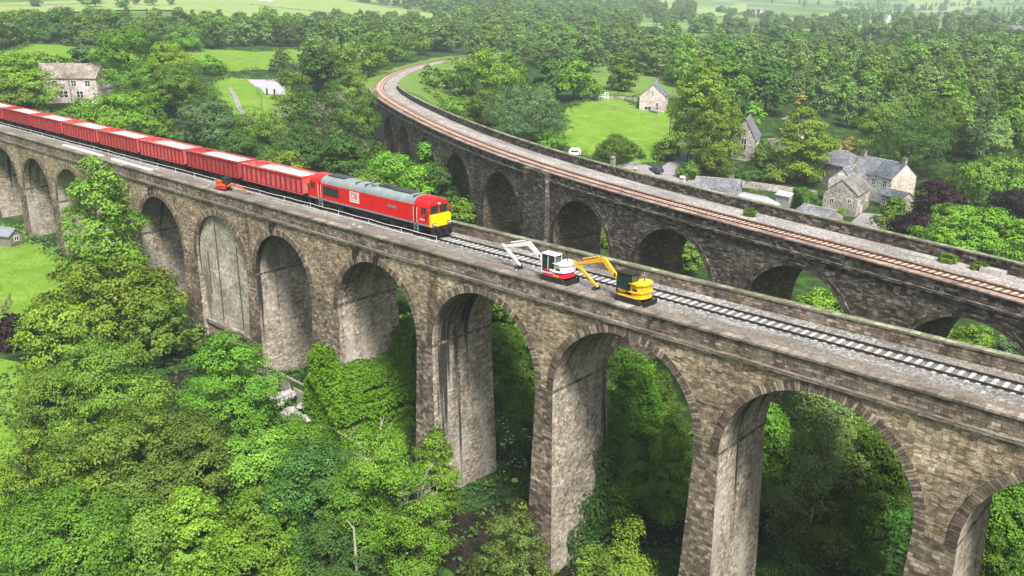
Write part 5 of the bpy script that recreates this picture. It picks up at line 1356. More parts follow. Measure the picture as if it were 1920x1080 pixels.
# ---------------------------------------------------------------- planting plan: x, y, z, height, width, habit, colour, label, distance
TREES = [
(-51.7, -11.9, -19.81, 23.0, 11.1, 'tall', 'M', 'tall light green ash tree growing up against the left piers of the front viaduct', 168),
(-47.5, -14.3, -19.88, 11.5, 20.6, 'round', 'Y', 'broad yellow green tree below the open lawn at the left edge', 126),
(-43.5, -21.4, -19.32, 8.0, 12.1, 'round', 'Y', 'yellow green tree beside the purple shrub at the left edge', 118),
(-38.2, -12.8, -20.52, 8.0, 8.8, 'round', 'M', 'mid green tree against the base of the piers, right of the broad yellow green tree', 117),
(-22.6, -25.3, -21.82, 12.0, 12.8, 'round', 'M', 'mid green rounded tree just below the broad yellow green tree', 100),
(-26.1, -29.0, -21.53, 9.0, 8.2, 'round', 'M', 'green tree above the golden feathery conifer at the left edge', 102),
(-14.1, -16.3, -22.58, 13.0, 10.6, 'tall', 'G', 'bright green tree standing in front of the blocked arch', 96),
(-8.1, -13.9, -23.43, 6.0, 7.4, 'round', 'G', 'green tree below the rubble slope beside the ivy mass', 93),
(-17.0, -35.1, -23.94, 12.0, 9.7, 'conifer', 'Y', 'golden feathery conifer at the left edge of the picture', 93),
(-11.0, -29.1, -24.38, 12.5, 13.6, 'round', 'M', 'large green tree left of centre among the foreground trees', 90),
(-6.5, -25.2, -24.87, 12.0, 9.9, 'round', 'O', 'olive tinged tree between the foreground trees left of the dead twigs', 88),
(-5.1, -36.5, -26.07, 11.5, 15.0, 'round', 'G', 'large green tree filling the bottom left corner', 84),
(-1.0, -28.0, -26.27, 10.0, 5.9, 'tall', 'Y', 'narrow yellowish tree at the bottom edge', 84),
(2.3, -23.7, -26.46, 9.5, 9.7, 'bush', 'L', 'rounded bright lime green bush at the bottom edge', 83),
(3.0, -19.3, -26.01, 12.0, 9.1, 'round', 'D', 'dark green tree behind the lime green bush', 84),
(7.1, -19.8, -26.79, 8.0, 7.5, 'round', 'D', 'dark bluish green tree at the bottom edge left of the dead twigs', 82),
(-4.3, -20.1, -24.73, 10.0, 8.5, 'round', 'M', 'green tree between the olive tree and the dark green tree', 88),
(-3.2, -31.7, -26.12, 9.0, 9.1, 'round', 'M', 'green tree at the bottom edge right of the corner tree', 84),
(7.6, -14.2, -26.06, 13.5, 9.2, 'birch', 'L', 'bright yellow green willow with thin pale dead twigs in front of the second free pier', 83),
(8.6, -9.4, -25.66, 11.0, 4.9, 'tall', 'L', 'slim lime green tree touching the left side of the middle pier', 85),
(6.1, -16.7, -26.17, 10.0, 7.7, 'round', 'G', 'green tree at the foot of the willow with dead twigs', 83),
(11.3, -14.0, -26.56, 8.0, 7.0, 'birch', 'L', 'lime green tree at the bottom edge below the willow', 81),
(17.9, -9.0, -26.76, 11.0, 7.4, 'conifer', 'K', 'brownish green conifer between the middle pier and the next pier', 81),
(29.8, -9.7, -27.48, 13.0, 8.2, 'birch', 'Y', 'yellow green feathery tree at the bottom edge between two tall piers', 81),
(25.6, -8.1, -27.18, 8.2, 5.1, 'birch', 'M', 'low green tree at the foot of the pier with dark ivy', 80),
(37.7, 3.7, -24.98, 5.0, 7.3, 'bush', 'D', 'low dark bush at the bottom edge under the wide right arch', 80),
(-38.7, -7.1, -21.07, 4.1, 2.9, 'bush', 'O', 'small clipped yellowish hedge at the foot of the blocked arch', 123),
(-34.1, -7.5, -21.02, 4.0, 3.8, 'bush', 'D', 'small dark bush beside the clipped yellowish hedge', 119),
(-51.7, -24.4, -18.84, 4.5, 5.7, 'bush', 'P', 'purple leaved shrub by the wooden fence at the left edge', 124),
(-184.4, 17.2, -1.14, -29.5, 27.7, 'round', 'D', 'dark tree seen under the leftmost arch', 146),
(-171.3, 15.4, -2.72, -16.1, 16.9, 'round', 'D', 'darker tree standing behind the leftmost arch', 162),
(-134.7, 13.6, -10.18, -5.8, 9.2, 'tall', 'D', 'dark tree showing through the second arch from the left', 157),
(-12.4, 5.2, -23.46, 12.8, 5.8, 'round', 'G', 'dark tree seen through the arch above the ivy mass', 106),
(2.5, 6.2, -25.59, 16.0, 7.2, 'round', 'G', 'dark green tree high inside the third tall arch from the right', 98),
(3.9, 6.3, -25.67, 11.0, 5.4, 'tall', 'G', 'dark green tree in the middle of the third tall arch from the right', 97),
(4.3, 5.5, -25.63, 8.0, 4.4, 'bush', 'W', 'bush covered in white blossom beside the middle pier', 97),
(4.3, 4.6, -25.56, 1.5, 4.9, 'bush', 'W', 'lower white blossomed bush beside the middle pier', 89),
(18.1, 7.0, -25.57, 17.0, 7.2, 'round', 'G', 'dark tree at the top of the second tall arch from the right', 90),
(18.2, 5.5, -25.69, 14.0, 6.0, 'conifer', 'G', 'fern green conifer inside the second tall arch from the right', 89),
(16.7, 13.5, -24.94, 11.3, 7.1, 'round', 'G', 'dark green tree on the right inside the second tall arch', 89),
(23.5, 6.6, -25.42, 12.0, 4.8, 'tall', 'M', 'lighter green tree against the pier inside the second tall arch', 87),
(21.0, 5.0, -25.68, 9.0, 6.4, 'round', 'G', 'low dark tree at the bottom of the second tall arch', 88),
(31.0, 13.2, -23.8, 9.4, 6.2, 'round', 'G', 'green tree behind the left pier of the wide right arch', 84),
(36.8, 6.8, -24.39, 16.8, 9.5, 'twig', 'N', 'pale twiggy half bare tree under the wide right arch', 82),
(40.1, 9.8, -23.36, 11.0, 7.6, 'chest', 'C', 'horse chestnut with a pale slim trunk under the wide right arch', 83),
(41.0, 8.7, -23.5, 15.0, 6.0, 'round', 'G', 'dark tree behind the horse chestnut under the wide right arch', 82),
(30.1, 13.2, -23.9, 3.4, 6.1, 'round', 'G', 'low dark tree beside the left pier of the wide right arch', 85),
(37.8, 8.2, -23.99, 9.0, 7.1, 'round', 'G', 'low dark tree in front of the twiggy tree under the wide right arch', 83),
(36.0, 13.7, -23.11, 14.3, 7.8, 'round', 'G', 'tall dark tree filling the top of the wide right arch', 81),
(29.7, 13.1, -23.96, 12.4, 6.3, 'round', 'G', 'tall dark tree behind the top left of the wide right arch', 81),
(48.3, 14.1, -21.51, 5.7, 9.4, 'round', 'G', 'dark green tree under the arch at the right edge', 76),
(46.8, 12.8, -21.92, 3.5, 5.3, 'round', 'G', 'low dark tree under the arch at the right edge', 78),
(49.2, 13.1, -21.59, 9.4, 6.5, 'round', 'G', 'taller dark tree under the arch at the right edge', 75),
(-58.8, 43.2, -18.13, 15.0, 18.2, 'round', 'L', 'bright lime green tree right behind the red locomotive', 161),
(-60.8, 38.1, -18.2, 12.0, 11.7, 'round', 'L', 'lime green tree behind the roof of the locomotive', 160),
(-39.3, 40.2, -19.31, 12.0, 6.7, 'round', 'L', 'small lime green tree behind the nose of the locomotive', 145),
(-51.5, 47.4, -18.37, 14.0, 10.7, 'round', 'D', 'dark tree against the curving viaduct behind the locomotive', 158),
(-61.2, 52.4, -17.74, 16.0, 8.8, 'round', 'G', 'green tree with a yellowish top against the curving viaduct', 169),
(-34.0, 46.0, -19.45, 9.0, 6.7, 'round', 'D', 'dark tree at the base of the curving viaduct beside the wide pilaster', 146),
(-85.5, 36.9, -15.94, 11.0, 10.9, 'round', 'Y', 'yellow green bush behind the last part of the front wagon', 178),
(-90.7, 33.4, -15.31, 8.0, 6.6, 'bush', 'D', 'dark bush behind the red wagons', 180),
(-97.1, 55.1, -14.43, 19.0, 18.1, 'twigD', 'D', 'tall dark tree with pale slender trunks behind the train', 197),
(-89.9, 58.1, -15.66, 20.0, 13.0, 'twigD', 'G', 'tall green tree with pale slender trunks beside the curving viaduct', 193),
(-83.4, 49.4, -16.12, 13.0, 12.3, 'round', 'D', 'dark undergrowth tree below the slender trunked trees', 183),
(-96.1, 47.8, -14.1, 11.0, 12.9, 'round', 'D', 'dark bush tree left of the slender trunked trees', 192),
(-131.1, 25.6, -8.87, 13.0, 22.0, 'round', 'L', 'bright green rounded tree behind the red wagons at the left', 211),
(-127.2, 30.8, -8.94, 8.0, 11.6, 'round', 'G', 'green tree lower down right of the bright rounded tree', 210),
(-121.9, 41.0, -8.91, 11.0, 16.1, 'round', 'B', 'bluish grey green rounded tree behind the wagons', 210),
(-113.2, 42.9, -10.29, 6.0, 10.0, 'bush', 'D', 'low dark bush right of the bluish rounded tree', 203),
(-118.8, 53.9, -9.6, 8.0, 11.8, 'birch', 'M', 'loose pale green tree below the meadow with the footpath', 214),
(-119.0, 48.4, -9.29, 7.0, 7.7, 'birch', 'M', 'small loose tree left of the pale green tree below the meadow', 211),
(-146.0, 79.5, -5.17, 10.0, 11.4, 'birch', 'M', 'pale green tree at the right end of the paved court', 249),
(-164.8, 18.4, -3.14, 14.0, 17.6, 'round', 'Y', 'yellow green tree at the left edge above the train', 240),
(-161.6, 14.3, -4.19, 10.0, 15.8, 'round', 'M', 'green tree at the left edge just above the wagons', 235),
(-149.2, 23.7, -5.01, 4.0, 11.1, 'bush', 'O', 'low olive bush between the mill house and the wagons', 227),
(-152.6, 17.4, -5.36, 4.0, 9.8, 'bush', 'D', 'low dark bush left of the mill house', 228),
(-188.1, 41.8, 0.16, 10.9, 10.7, 'round', 'B', 'bluish green tree behind the roof of the mill house', 269),
(-187.2, 32.8, 0.02, 9.5, 14.6, 'round', 'M', 'dull green tree behind the left end of the mill house', 265),
(-161.0, 42.4, -1.51, 17.6, 19.5, 'round', 'G', 'big dark green tree right of the mill house', 244),
(-157.2, 50.5, -2.39, 14.7, 16.8, 'round', 'Y', 'yellowish round tree right of the big dark green tree', 244),
(-144.2, 45.5, -4.59, 12.1, 17.7, 'round', 'G', 'green tree in front of the yellowish round tree', 231),
(-207.9, 90.4, -0.63, 6.2, 9.8, 'bush', 'L', 'small round light bush by the meadow', 308),
(-205.4, 115.2, -0.69, 11.3, 8.2, 'conifer', 'B', 'pointed bluish tree standing alone in the meadow', 318),
(-150.1, 91.8, -4.05, 15.6, 11.1, 'round', 'D', 'dark rounded tree right of the paved court', 260),
(-130.1, 87.0, -7.96, 14.5, 13.3, 'birch', 'M', 'light green tree left of the bend of the curving railway', 241),
(-133.4, 86.0, -7.38, 11.2, 11.9, 'round', 'D', 'dark tree left of the bend of the curving railway', 243),
(-168.9, 123.3, -1.82, 12.4, 16.1, 'birch', 'M', 'pale green tree above the bend of the curving railway', 293),
(-161.4, 109.1, -2.15, 11.8, 11.9, 'round', 'M', 'green tree up the slope left of the railway bend', 278),
(-217.9, 173.8, -0.27, 9.2, 17.7, 'round', 'G', 'green tree beside the far end of the curving railway', 363),
(-237.8, 203.8, 0.31, 9.2, 19.4, 'birch', 'M', 'pale green tree beside the far end of the curving railway', 397),
(-122.3, 135.5, -5.9, 15.1, 22.9, 'round', 'L', 'bright green tree on the bank inside the railway curve', 267),
(-133.6, 132.1, -4.91, 11.8, 15.0, 'birch', 'M', 'pale green tree on the bank inside the railway curve', 272),
(-86.1, 107.5, -12.07, 16.0, 22.5, 'round', 'B', 'large grey green rounded tree behind the curving parapet', 223),
(-103.4, 111.8, -9.86, 10.5, 11.6, 'round', 'M', 'green bush tree left of the large grey green tree', 237),
(-113.2, 147.1, -6.08, 12.5, 9.9, 'round', 'D', 'dark tree behind the large grey green rounded tree', 270),
(-108.0, 153.4, -6.17, 13.0, 15.3, 'round', 'L', 'lighter green round tree by the meadow gate', 271),
(-110.2, 180.9, -5.25, 12.5, 11.2, 'tall', 'G', 'tree standing alone in the meadow near the pink cottage', 294),
(-147.0, 133.4, -3.54, 5.7, 10.4, 'bush', 'O', 'low olive bush on the bank inside the railway curve', 283),
(-134.2, 117.4, -5.51, 3.8, 7.2, 'bush', 'Y', 'yellowish bush at the start of the long parapet', 263),
(-118.9, 113.6, -7.81, 5.1, 9.2, 'bush', 'M', 'green bush on the bank behind the parapet', 250),
(-77.8, 107.2, -12.83, 5.2, 8.0, 'bush', 'G', 'green bush at the foot of the large grey green tree', 217),
(-62.2, 112.9, -13.87, 6.6, 11.4, 'bush', 'G', 'rounded green bush at the near edge of the bright meadow', 212),
(-58.9, 118.9, -13.86, 4.1, 2.4, 'conifer', 'D', 'tiny dark cypress at the near edge of the bright meadow', 216),
(-54.9, 124.0, -14.08, 5.4, 7.3, 'bush', 'O', 'olive bush beside the lane', 217),
(-44.1, 117.1, -16.16, 4.3, 6.3, 'bush', 'G', 'green bush beside the street lamp', 206),
(-48.4, 127.3, -14.87, 24.9, 14.6, 'tall', 'Y', 'tall yellow green lime tree above the lane, the left one of a pair', 217),
(-40.5, 122.7, -16.43, 19.8, 14.1, 'tall', 'Y', 'tall yellow green lime tree in front of the church gable', 210),
(-71.3, 180.3, -9.24, 17.7, 15.0, 'round', 'G', 'green round tree behind the pair of lime trees', 273),
(-65.3, 193.7, -9.89, 17.3, 17.3, 'round', 'D', 'dark domed tree behind the church', 282),
(-55.4, 166.8, -11.86, 9.0, 7.0, 'round', 'L', 'light green tree right behind the church gable', 254),
(-26.8, 138.5, -18.1, 17.5, 15.3, 'tall', 'Y', 'yellow green lime tree standing alone left of the stone houses', 218),
(-36.1, 137.2, -16.53, 8.3, 6.7, 'bush', 'M', 'green garden bush beside the church porch', 220),
(-34.0, 126.1, -17.29, 4.1, 7.7, 'bush', 'D', 'dark hedge bush below the church', 210),
(-30.5, 132.3, -17.66, 5.0, 6.5, 'bush', 'Y', 'yellowish garden bush below the church', 214),
(-32.6, 128.5, -17.43, 2.5, 2.8, 'bush', 'R', 'red leaved shrub below the church', 211),
(-27.2, 166.8, -15.88, 6.0, 6.2, 'bush', 'A', 'orange flowering shrub behind the stone houses', 243),
(-67.0, 220.8, -9.7, 4.8, 3.4, 'bush', 'A', 'small golden shrub among the woodland trees', 307),
(-28.9, 158.9, -16.48, 7.3, 7.2, 'round', 'M', 'green tree between the lime tree and the orange shrub', 236),
(-22.0, 172.1, -15.83, 14.8, 16.6, 'round', 'M', 'green tree behind the stone houses', 246),
(-11.1, 162.8, -17.28, 14.6, 21.5, 'round', 'D', 'big dark green tree behind the right house gable', 234),
(-11.6, 180.4, -15.67, 16.0, 16.9, 'round', 'G', 'green tree right of the big dark green tree', 250),
(12.0, 110.2, -19.62, 12.5, 12.2, 'round', 'P', 'dark purple copper beech beside the cream house gable', 179),
(19.8, 129.3, -19.16, 8.0, 10.7, 'round', 'P', 'smaller dark purple tree near the right edge', 195),
(21.2, 98.0, -20.58, 11.5, 19.2, 'round', 'L', 'bright lime green tree behind the parapet at the right', 165),
(28.6, 101.3, -20.62, 10.6, 14.3, 'round', 'L', 'lime green tree behind the parapet at the right edge', 166),
(13.6, 139.4, -18.73, 12.5, 18.9, 'round', 'M', 'light green tree above the purple trees', 205),
(4.3, 109.4, -19.31, 4.6, 5.5, 'bush', 'M', 'green shrub in front of the railed terrace', 180),
(2.5, 118.1, -19.07, 5.8, 4.6, 'bush', 'G', 'garden shrub between the cream gable and the copper beech', 188),
(-7.8, 117.0, -18.96, 2.2, 2.1, 'bush', 'Y', 'yellow flowering shrub against the stone gable', 191),
(13.9, 60.3, -20.71, 4.5, 6.5, 'bush', 'Y', 'yellow green bush seen through the second dark arch from the right', 133),
(18.5, 56.6, -20.81, 5.0, 4.7, 'bush', 'M', 'green bush at the right side of the second dark arch', 128),
(35.2, 55.4, -21.14, 6.0, 9.0, 'bush', 'Y', 'yellow green bush seen through the dark arch at the right edge', 122),
(40.5, 52.0, -21.08, 7.0, 6.5, 'round', 'B', 'bluish bush seen through the dark arch at the right edge', 118),
(-9.3, 62.1, -20.23, 6.0, 5.3, 'round', 'M', 'green bush seen through the third dark arch from the right', 144),
(-28.0, 65.4, -19.57, 4.0, 2.9, 'bush', 'Y', 'yellow bush seen through the brown lined dark arch', 157),
]
FILL = [
('A', -18.8, 217.1, -12.7, 16.8, 7.9, 'tall', 'G', 287), ('A', -49.4, 276.4, -9.8, 17.6, 7.0, 'birch', 'N', 352), ('A', -67.9, 258.2, -9.7, 15.7, 7.2, 'tall', 'M', 341),
('A', 2.5, 219.4, -13.1, 12.1, 9.8, 'birch', 'M', 284), ('A', -24.1, 194.7, -13.9, 12.9, 8.4, 'tall', 'M', 267), ('A', -81.6, 254.0, -8.7, 12.7, 9.7, 'round', 'O', 343),
('A', -30.1, 233.8, -11.6, 17.3, 8.4, 'round', 'N', 306), ('A', -41.1, 252.0, -11.1, 12.2, 8.9, 'birch', 'M', 326), ('A', -28.6, 356.6, -7.2, 17.0, 9.7, 'birch', 'N', 423),
('A', -84.1, 315.2, -7.7, 16.7, 7.3, 'round', 'N', 400), ('A', -111.8, 340.1, -6.7, 14.4, 9.1, 'round', 'G', 433), ('A', 4.9, 211.0, -13.8, 15.0, 10.5, 'tall', 'M', 275),
('A', -17.1, 292.7, -9.0, 16.8, 9.2, 'tall', 'O', 359), ('A', 2.1, 195.8, -14.9, 13.0, 7.1, 'round', 'M', 261), ('A', -93.8, 273.9, -7.8, 12.2, 9.6, 'tall', 'M', 366),
('A', -9.9, 252.5, -10.6, 15.6, 7.6, 'birch', 'N', 318), ('A', -64.7, 311.6, -8.2, 16.6, 9.4, 'round', 'M', 390), ('A', -74.0, 310.4, -8.0, 15.6, 9.9, 'birch', 'M', 392),
('A', -1.2, 207.6, -13.9, 16.5, 8.0, 'tall', 'G', 273), ('A', -98.5, 303.7, -7.5, 15.9, 7.4, 'round', 'G', 395), ('A', -97.0, 285.7, -7.7, 15.2, 8.1, 'birch', 'N', 378),
('A', -47.4, 302.4, -8.7, 16.3, 10.4, 'round', 'M', 376), ('A', -19.0, 210.7, -13.1, 16.7, 10.0, 'round', 'M', 281), ('A', -24.1, 293.6, -9.0, 16.5, 10.9, 'birch', 'M', 361),
('A', -49.3, 248.1, -11.1, 16.9, 10.6, 'birch', 'O', 325), ('A', -33.1, 362.8, -7.0, 17.8, 9.4, 'birch', 'B', 430), ('A', -36.2, 306.6, -8.6, 17.9, 9.5, 'birch', 'N', 377),
('A', -9.8, 192.7, -14.8, 15.0, 10.2, 'tall', 'M', 261), ('A', -122.8, 339.5, -6.5, 13.5, 9.6, 'round', 'N', 437), ('A', -15.1, 225.6, -12.3, 14.0, 7.9, 'tall', 'M', 294),
('A', 8.6, 179.9, -16.2, 13.5, 9.5, 'birch', 'O', 245), ('A', -53.2, 240.7, -10.9, 12.5, 8.6, 'round', 'G', 320), ('A', 9.8, 187.0, -15.7, 17.9, 8.8, 'round', 'G', 251),
('A', -38.1, 296.7, -8.9, 13.6, 8.3, 'round', 'M', 368), ('A', -60.0, 259.7, -10.2, 17.4, 10.4, 'round', 'M', 340), ('A', -43.5, 318.7, -8.2, 14.6, 8.6, 'tall', 'B', 390),
('A', -52.9, 219.7, -10.9, 12.1, 9.5, 'birch', 'M', 300), ('A', -34.8, 212.0, -12.3, 17.6, 8.8, 'round', 'G', 287), ('A', 5.3, 171.3, -16.8, 13.9, 9.1, 'round', 'N', 237),
('A', 13.8, 167.4, -17.2, 12.5, 7.1, 'round', 'M', 232), ('A', -21.3, 201.5, -13.6, 12.9, 9.0, 'birch', 'G', 273), ('A', -119.9, 330.4, -6.7, 12.9, 9.0, 'tall', 'M', 428),
('A', -75.5, 268.2, -9.0, 12.5, 10.8, 'tall', 'M', 353), ('A', -106.5, 342.9, -6.8, 12.1, 8.4, 'round', 'N', 434), ('A', -59.8, 302.6, -8.5, 17.4, 10.4, 'round', 'M', 380),
('A', -4.2, 250.1, -10.8, 12.1, 10.8, 'birch', 'N', 315), ('A', -66.4, 242.0, -9.9, 15.9, 7.1, 'tall', 'G', 326), ('A', -31.4, 224.4, -12.0, 16.7, 7.9, 'birch', 'N', 297),
('A', -0.2, 179.9, -16.1, 17.4, 7.9, 'birch', 'B', 247), ('A', -72.5, 244.8, -9.4, 16.6, 8.7, 'tall', 'M', 331), ('A', -36.8, 277.2, -9.7, 13.3, 8.7, 'tall', 'O', 349),
('A', -86.6, 366.7, -6.6, 16.8, 10.3, 'tall', 'G', 449), ('A', -40.1, 221.4, -11.7, 15.5, 7.0, 'birch', 'O', 297), ('A', -8.4, 224.1, -12.6, 17.5, 7.2, 'birch', 'G', 291),
('A', -27.7, 213.9, -12.6, 15.6, 8.6, 'tall', 'M', 286), ('A', -66.0, 268.2, -9.6, 16.6, 7.8, 'tall', 'O', 350), ('A', -64.6, 282.2, -9.1, 13.6, 7.6, 'round', 'N', 362),
('A', -92.5, 374.2, -6.4, 14.1, 10.8, 'round', 'O', 458), ('A', -54.7, 278.3, -9.6, 14.1, 9.3, 'round', 'G', 355), ('A', -50.2, 236.5, -11.1, 14.7, 7.9, 'round', 'M', 315),
('B', -113.8, 379.0, -6.0, 14.3, 9.3, 'round', 'D', 470), ('B', -216.6, 303.6, -5.1, 17.2, 12.2, 'birch', 'M', 455), ('B', -106.8, 212.8, -5.7, 18.3, 12.2, 'round', 'M', 318),
('B', -56.3, 355.8, -7.1, 13.2, 11.3, 'round', 'D', 429), ('B', -183.7, 319.5, -5.7, 13.3, 10.1, 'round', 'M', 449), ('B', -143.4, 369.2, -5.8, 17.5, 12.3, 'round', 'G', 473),
('B', -212.4, 331.0, -4.9, 18.4, 10.1, 'tall', 'M', 475), ('B', -106.0, 354.5, -6.6, 18.3, 10.9, 'birch', 'G', 444), ('B', -145.6, 388.7, -5.4, 15.6, 12.1, 'round', 'G', 491),
('B', -264.9, 323.1, -2.2, 13.1, 9.7, 'round', 'G', 501), ('B', -229.2, 321.7, -4.3, 14.7, 12.4, 'round', 'G', 477), ('B', -122.2, 393.4, -5.6, 14.7, 10.3, 'round', 'D', 486),
('B', -227.2, 281.5, -3.8, 18.5, 11.5, 'round', 'G', 445), ('B', -52.7, 345.3, -7.4, 16.9, 12.9, 'tall', 'G', 418), ('B', -49.1, 395.1, -6.2, 17.6, 10.7, 'round', 'M', 465),
('B', -239.9, 256.6, -1.8, 14.8, 9.7, 'birch', 'N', 435), ('B', -107.5, 239.2, -6.3, 18.1, 12.5, 'round', 'G', 341), ('B', -131.3, 313.6, -6.5, 16.8, 11.5, 'round', 'D', 418),
('B', -238.3, 386.8, -3.0, 14.0, 9.1, 'round', 'G', 535), ('B', -253.6, 355.5, -2.7, 17.5, 10.6, 'round', 'M', 519), ('B', -235.5, 327.6, -3.9, 17.6, 10.2, 'tall', 'G', 486),
('B', -34.9, 336.5, -7.7, 14.1, 10.8, 'round', 'N', 405), ('B', -33.8, 346.1, -7.5, 18.4, 12.6, 'round', 'N', 414), ('B', -123.6, 294.4, -6.7, 18.2, 9.0, 'round', 'N', 397),
('B', -127.2, 325.2, -6.6, 13.4, 12.9, 'round', 'G', 426), ('B', -221.4, 271.3, -3.5, 17.6, 10.3, 'round', 'M', 433), ('B', -274.0, 294.0, -1.2, 15.8, 10.0, 'round', 'G', 485),
('B', -130.1, 388.5, -5.6, 14.9, 12.1, 'birch', 'N', 485), ('B', -102.7, 258.9, -7.2, 14.6, 9.4, 'round', 'N', 356), ('B', -166.7, 319.6, -5.9, 13.5, 10.0, 'round', 'D', 440),
('B', -80.7, 399.3, -5.9, 14.0, 9.3, 'birch', 'M', 478), ('B', -148.3, 334.7, -6.1, 16.8, 12.9, 'round', 'M', 444), ('B', -64.3, 382.7, -6.4, 15.9, 10.0, 'tall', 'G', 457),
('B', -226.7, 237.3, -1.3, 16.2, 10.5, 'round', 'M', 412), ('B', -263.5, 374.4, -2.0, 13.6, 12.6, 'round', 'G', 540), ('B', -184.0, 292.7, -5.4, 13.5, 12.7, 'birch', 'M', 427),
('B', -88.0, 421.7, -5.2, 14.1, 12.4, 'birch', 'M', 501), ('B', -215.3, 370.7, -4.1, 13.9, 12.1, 'round', 'M', 509), ('B', -136.4, 392.9, -5.4, 15.1, 10.6, 'tall', 'G', 491),
('B', -133.3, 255.4, -5.4, 13.3, 10.1, 'tall', 'M', 368), ('B', -180.9, 361.3, -5.2, 17.6, 10.8, 'tall', 'M', 483), ('B', -147.8, 283.0, -5.8, 14.6, 9.2, 'birch', 'N', 399),
('B', -49.6, 370.6, -6.8, 18.3, 10.7, 'round', 'G', 442), ('B', -294.9, 311.5, -0.1, 14.9, 11.0, 'tall', 'M', 512), ('B', -238.5, 377.6, -3.1, 14.1, 10.0, 'round', 'D', 528),
('B', -97.2, 249.3, -7.4, 13.6, 11.1, 'tall', 'G', 345), ('B', -238.6, 311.1, -3.8, 16.4, 10.6, 'round', 'M', 475), ('B', -276.6, 402.1, -1.2, 18.3, 11.3, 'round', 'M', 570),
('B', -206.7, 360.8, -4.6, 17.5, 10.5, 'tall', 'M', 496), ('B', -136.1, 334.8, -6.4, 17.3, 10.3, 'tall', 'D', 439), ('C', -237.3, 166.9, 0.3, 9.3, 10.5, 'round', 'G', 373),
('C', -154.6, 96.1, -3.1, 12.5, 8.5, 'round', 'N', 265), ('C', -201.8, 150.5, -0.8, 12.9, 10.1, 'round', 'G', 335), ('C', -208.7, 143.2, -0.6, 8.4, 9.9, 'birch', 'G', 336),
('C', -192.6, 118.2, -1.0, 10.0, 10.6, 'round', 'N', 309), ('C', -180.9, 110.4, -1.3, 12.7, 9.9, 'birch', 'M', 295), ('C', -223.1, 138.5, -0.1, 9.5, 9.7, 'birch', 'D', 345),
('C', -166.9, 102.4, -1.6, 8.0, 9.4, 'round', 'N', 279), ('C', -184.0, 122.5, -1.2, 8.8, 9.7, 'round', 'N', 304), ('C', -218.4, 151.2, -0.3, 12.9, 8.5, 'round', 'D', 349),
('C', -201.0, 129.9, -0.8, 9.3, 8.5, 'round', 'G', 322), ('C', -156.7, 102.7, -2.7, 10.3, 8.3, 'birch', 'G', 271), ('C', -209.0, 156.7, -0.5, 12.1, 11.3, 'round', 'N', 345),
('C', -142.4, 96.2, -5.3, 8.4, 8.3, 'round', 'M', 256), ('C', -169.9, 109.5, -1.6, 8.3, 11.3, 'round', 'G', 285), ('C', -293.8, 195.8, 2.3, 11.4, 11.1, 'round', 'M', 436),
('C', -194.7, 138.3, -1.0, 10.0, 11.9, 'round', 'N', 322), ('C', -198.8, 124.2, -0.8, 10.5, 10.3, 'round', 'N', 317), ('C', -230.6, 159.1, 0.1, 10.0, 9.6, 'round', 'N', 363),
('C', -297.4, 205.3, 2.3, 8.7, 9.4, 'round', 'M', 444), ('D', -316.8, 145.4, 3.9, 12.4, 11.7, 'round', 'B', 429), ('D', -321.8, 109.9, 4.7, 12.9, 12.7, 'round', 'D', 418),
('D', -339.8, 96.0, 5.7, 10.1, 14.0, 'round', 'G', 429), ('D', -337.5, 74.2, 5.9, 11.6, 13.6, 'round', 'G', 420), ('D', -324.5, 185.0, 3.8, 12.2, 13.3, 'round', 'D', 455),
('D', -338.5, 205.0, 4.2, 11.2, 15.8, 'round', 'G', 478), ('D', -326.4, 142.2, 4.4, 14.6, 14.1, 'tall', 'D', 436), ('D', -347.0, 200.1, 4.7, 14.7, 15.3, 'tall', 'G', 482),
('D', -359.2, 91.4, 6.5, 12.1, 16.0, 'round', 'G', 446), ('D', -340.4, 85.7, 5.9, 11.2, 11.9, 'round', 'D', 426), ('D', -327.7, 87.1, 5.4, 13.5, 14.0, 'round', 'D', 415),
('D', -311.4, 187.9, 3.1, 9.6, 16.0, 'round', 'B', 446), ('D', -337.4, 116.6, 5.3, 13.0, 14.0, 'tall', 'G', 435), ('D', -355.2, 128.5, 5.9, 9.1, 16.2, 'round', 'B', 456),
('D', -335.2, 105.1, 5.4, 13.4, 13.0, 'tall', 'B', 428), ('D', -325.6, 119.7, 4.7, 9.7, 14.6, 'round', 'G', 425), ('D', -302.5, 114.7, 3.6, 9.4, 13.4, 'round', 'D', 402),
('D', -323.3, 70.7, 5.4, 12.5, 15.3, 'tall', 'G', 405), ('D', -310.3, 200.2, 2.9, 13.0, 13.5, 'round', 'B', 452), ('D', -296.2, 176.2, 2.6, 10.3, 14.0, 'round', 'D', 427),
('D', -358.6, 77.3, 6.6, 11.4, 12.3, 'round', 'B', 441), ('D', -342.5, 238.8, 3.9, 9.7, 11.9, 'round', 'G', 500), ('D', -307.3, 56.6, 4.9, 10.4, 15.7, 'round', 'D', 386),
('D', -322.9, 160.4, 4.0, 12.8, 14.6, 'round', 'M', 441), ('D', -291.2, 124.1, 2.8, 10.2, 16.4, 'round', 'G', 396), ('D', -324.3, 131.8, 4.5, 9.1, 15.8, 'tall', 'D', 429),
('D', -322.7, 151.4, 4.1, 13.2, 11.7, 'round', 'G', 437), ('D', -310.8, 167.1, 3.3, 11.7, 11.4, 'tall', 'D', 434), ('D', -335.3, 137.9, 4.9, 10.2, 15.2, 'round', 'G', 442),
('D', -301.7, 140.6, 3.2, 12.2, 15.5, 'round', 'G', 413), ('D', -314.3, 96.7, 4.7, 13.6, 16.3, 'round', 'M', 406), ('D', -351.6, 101.8, 6.1, 13.4, 14.7, 'round', 'D', 442),
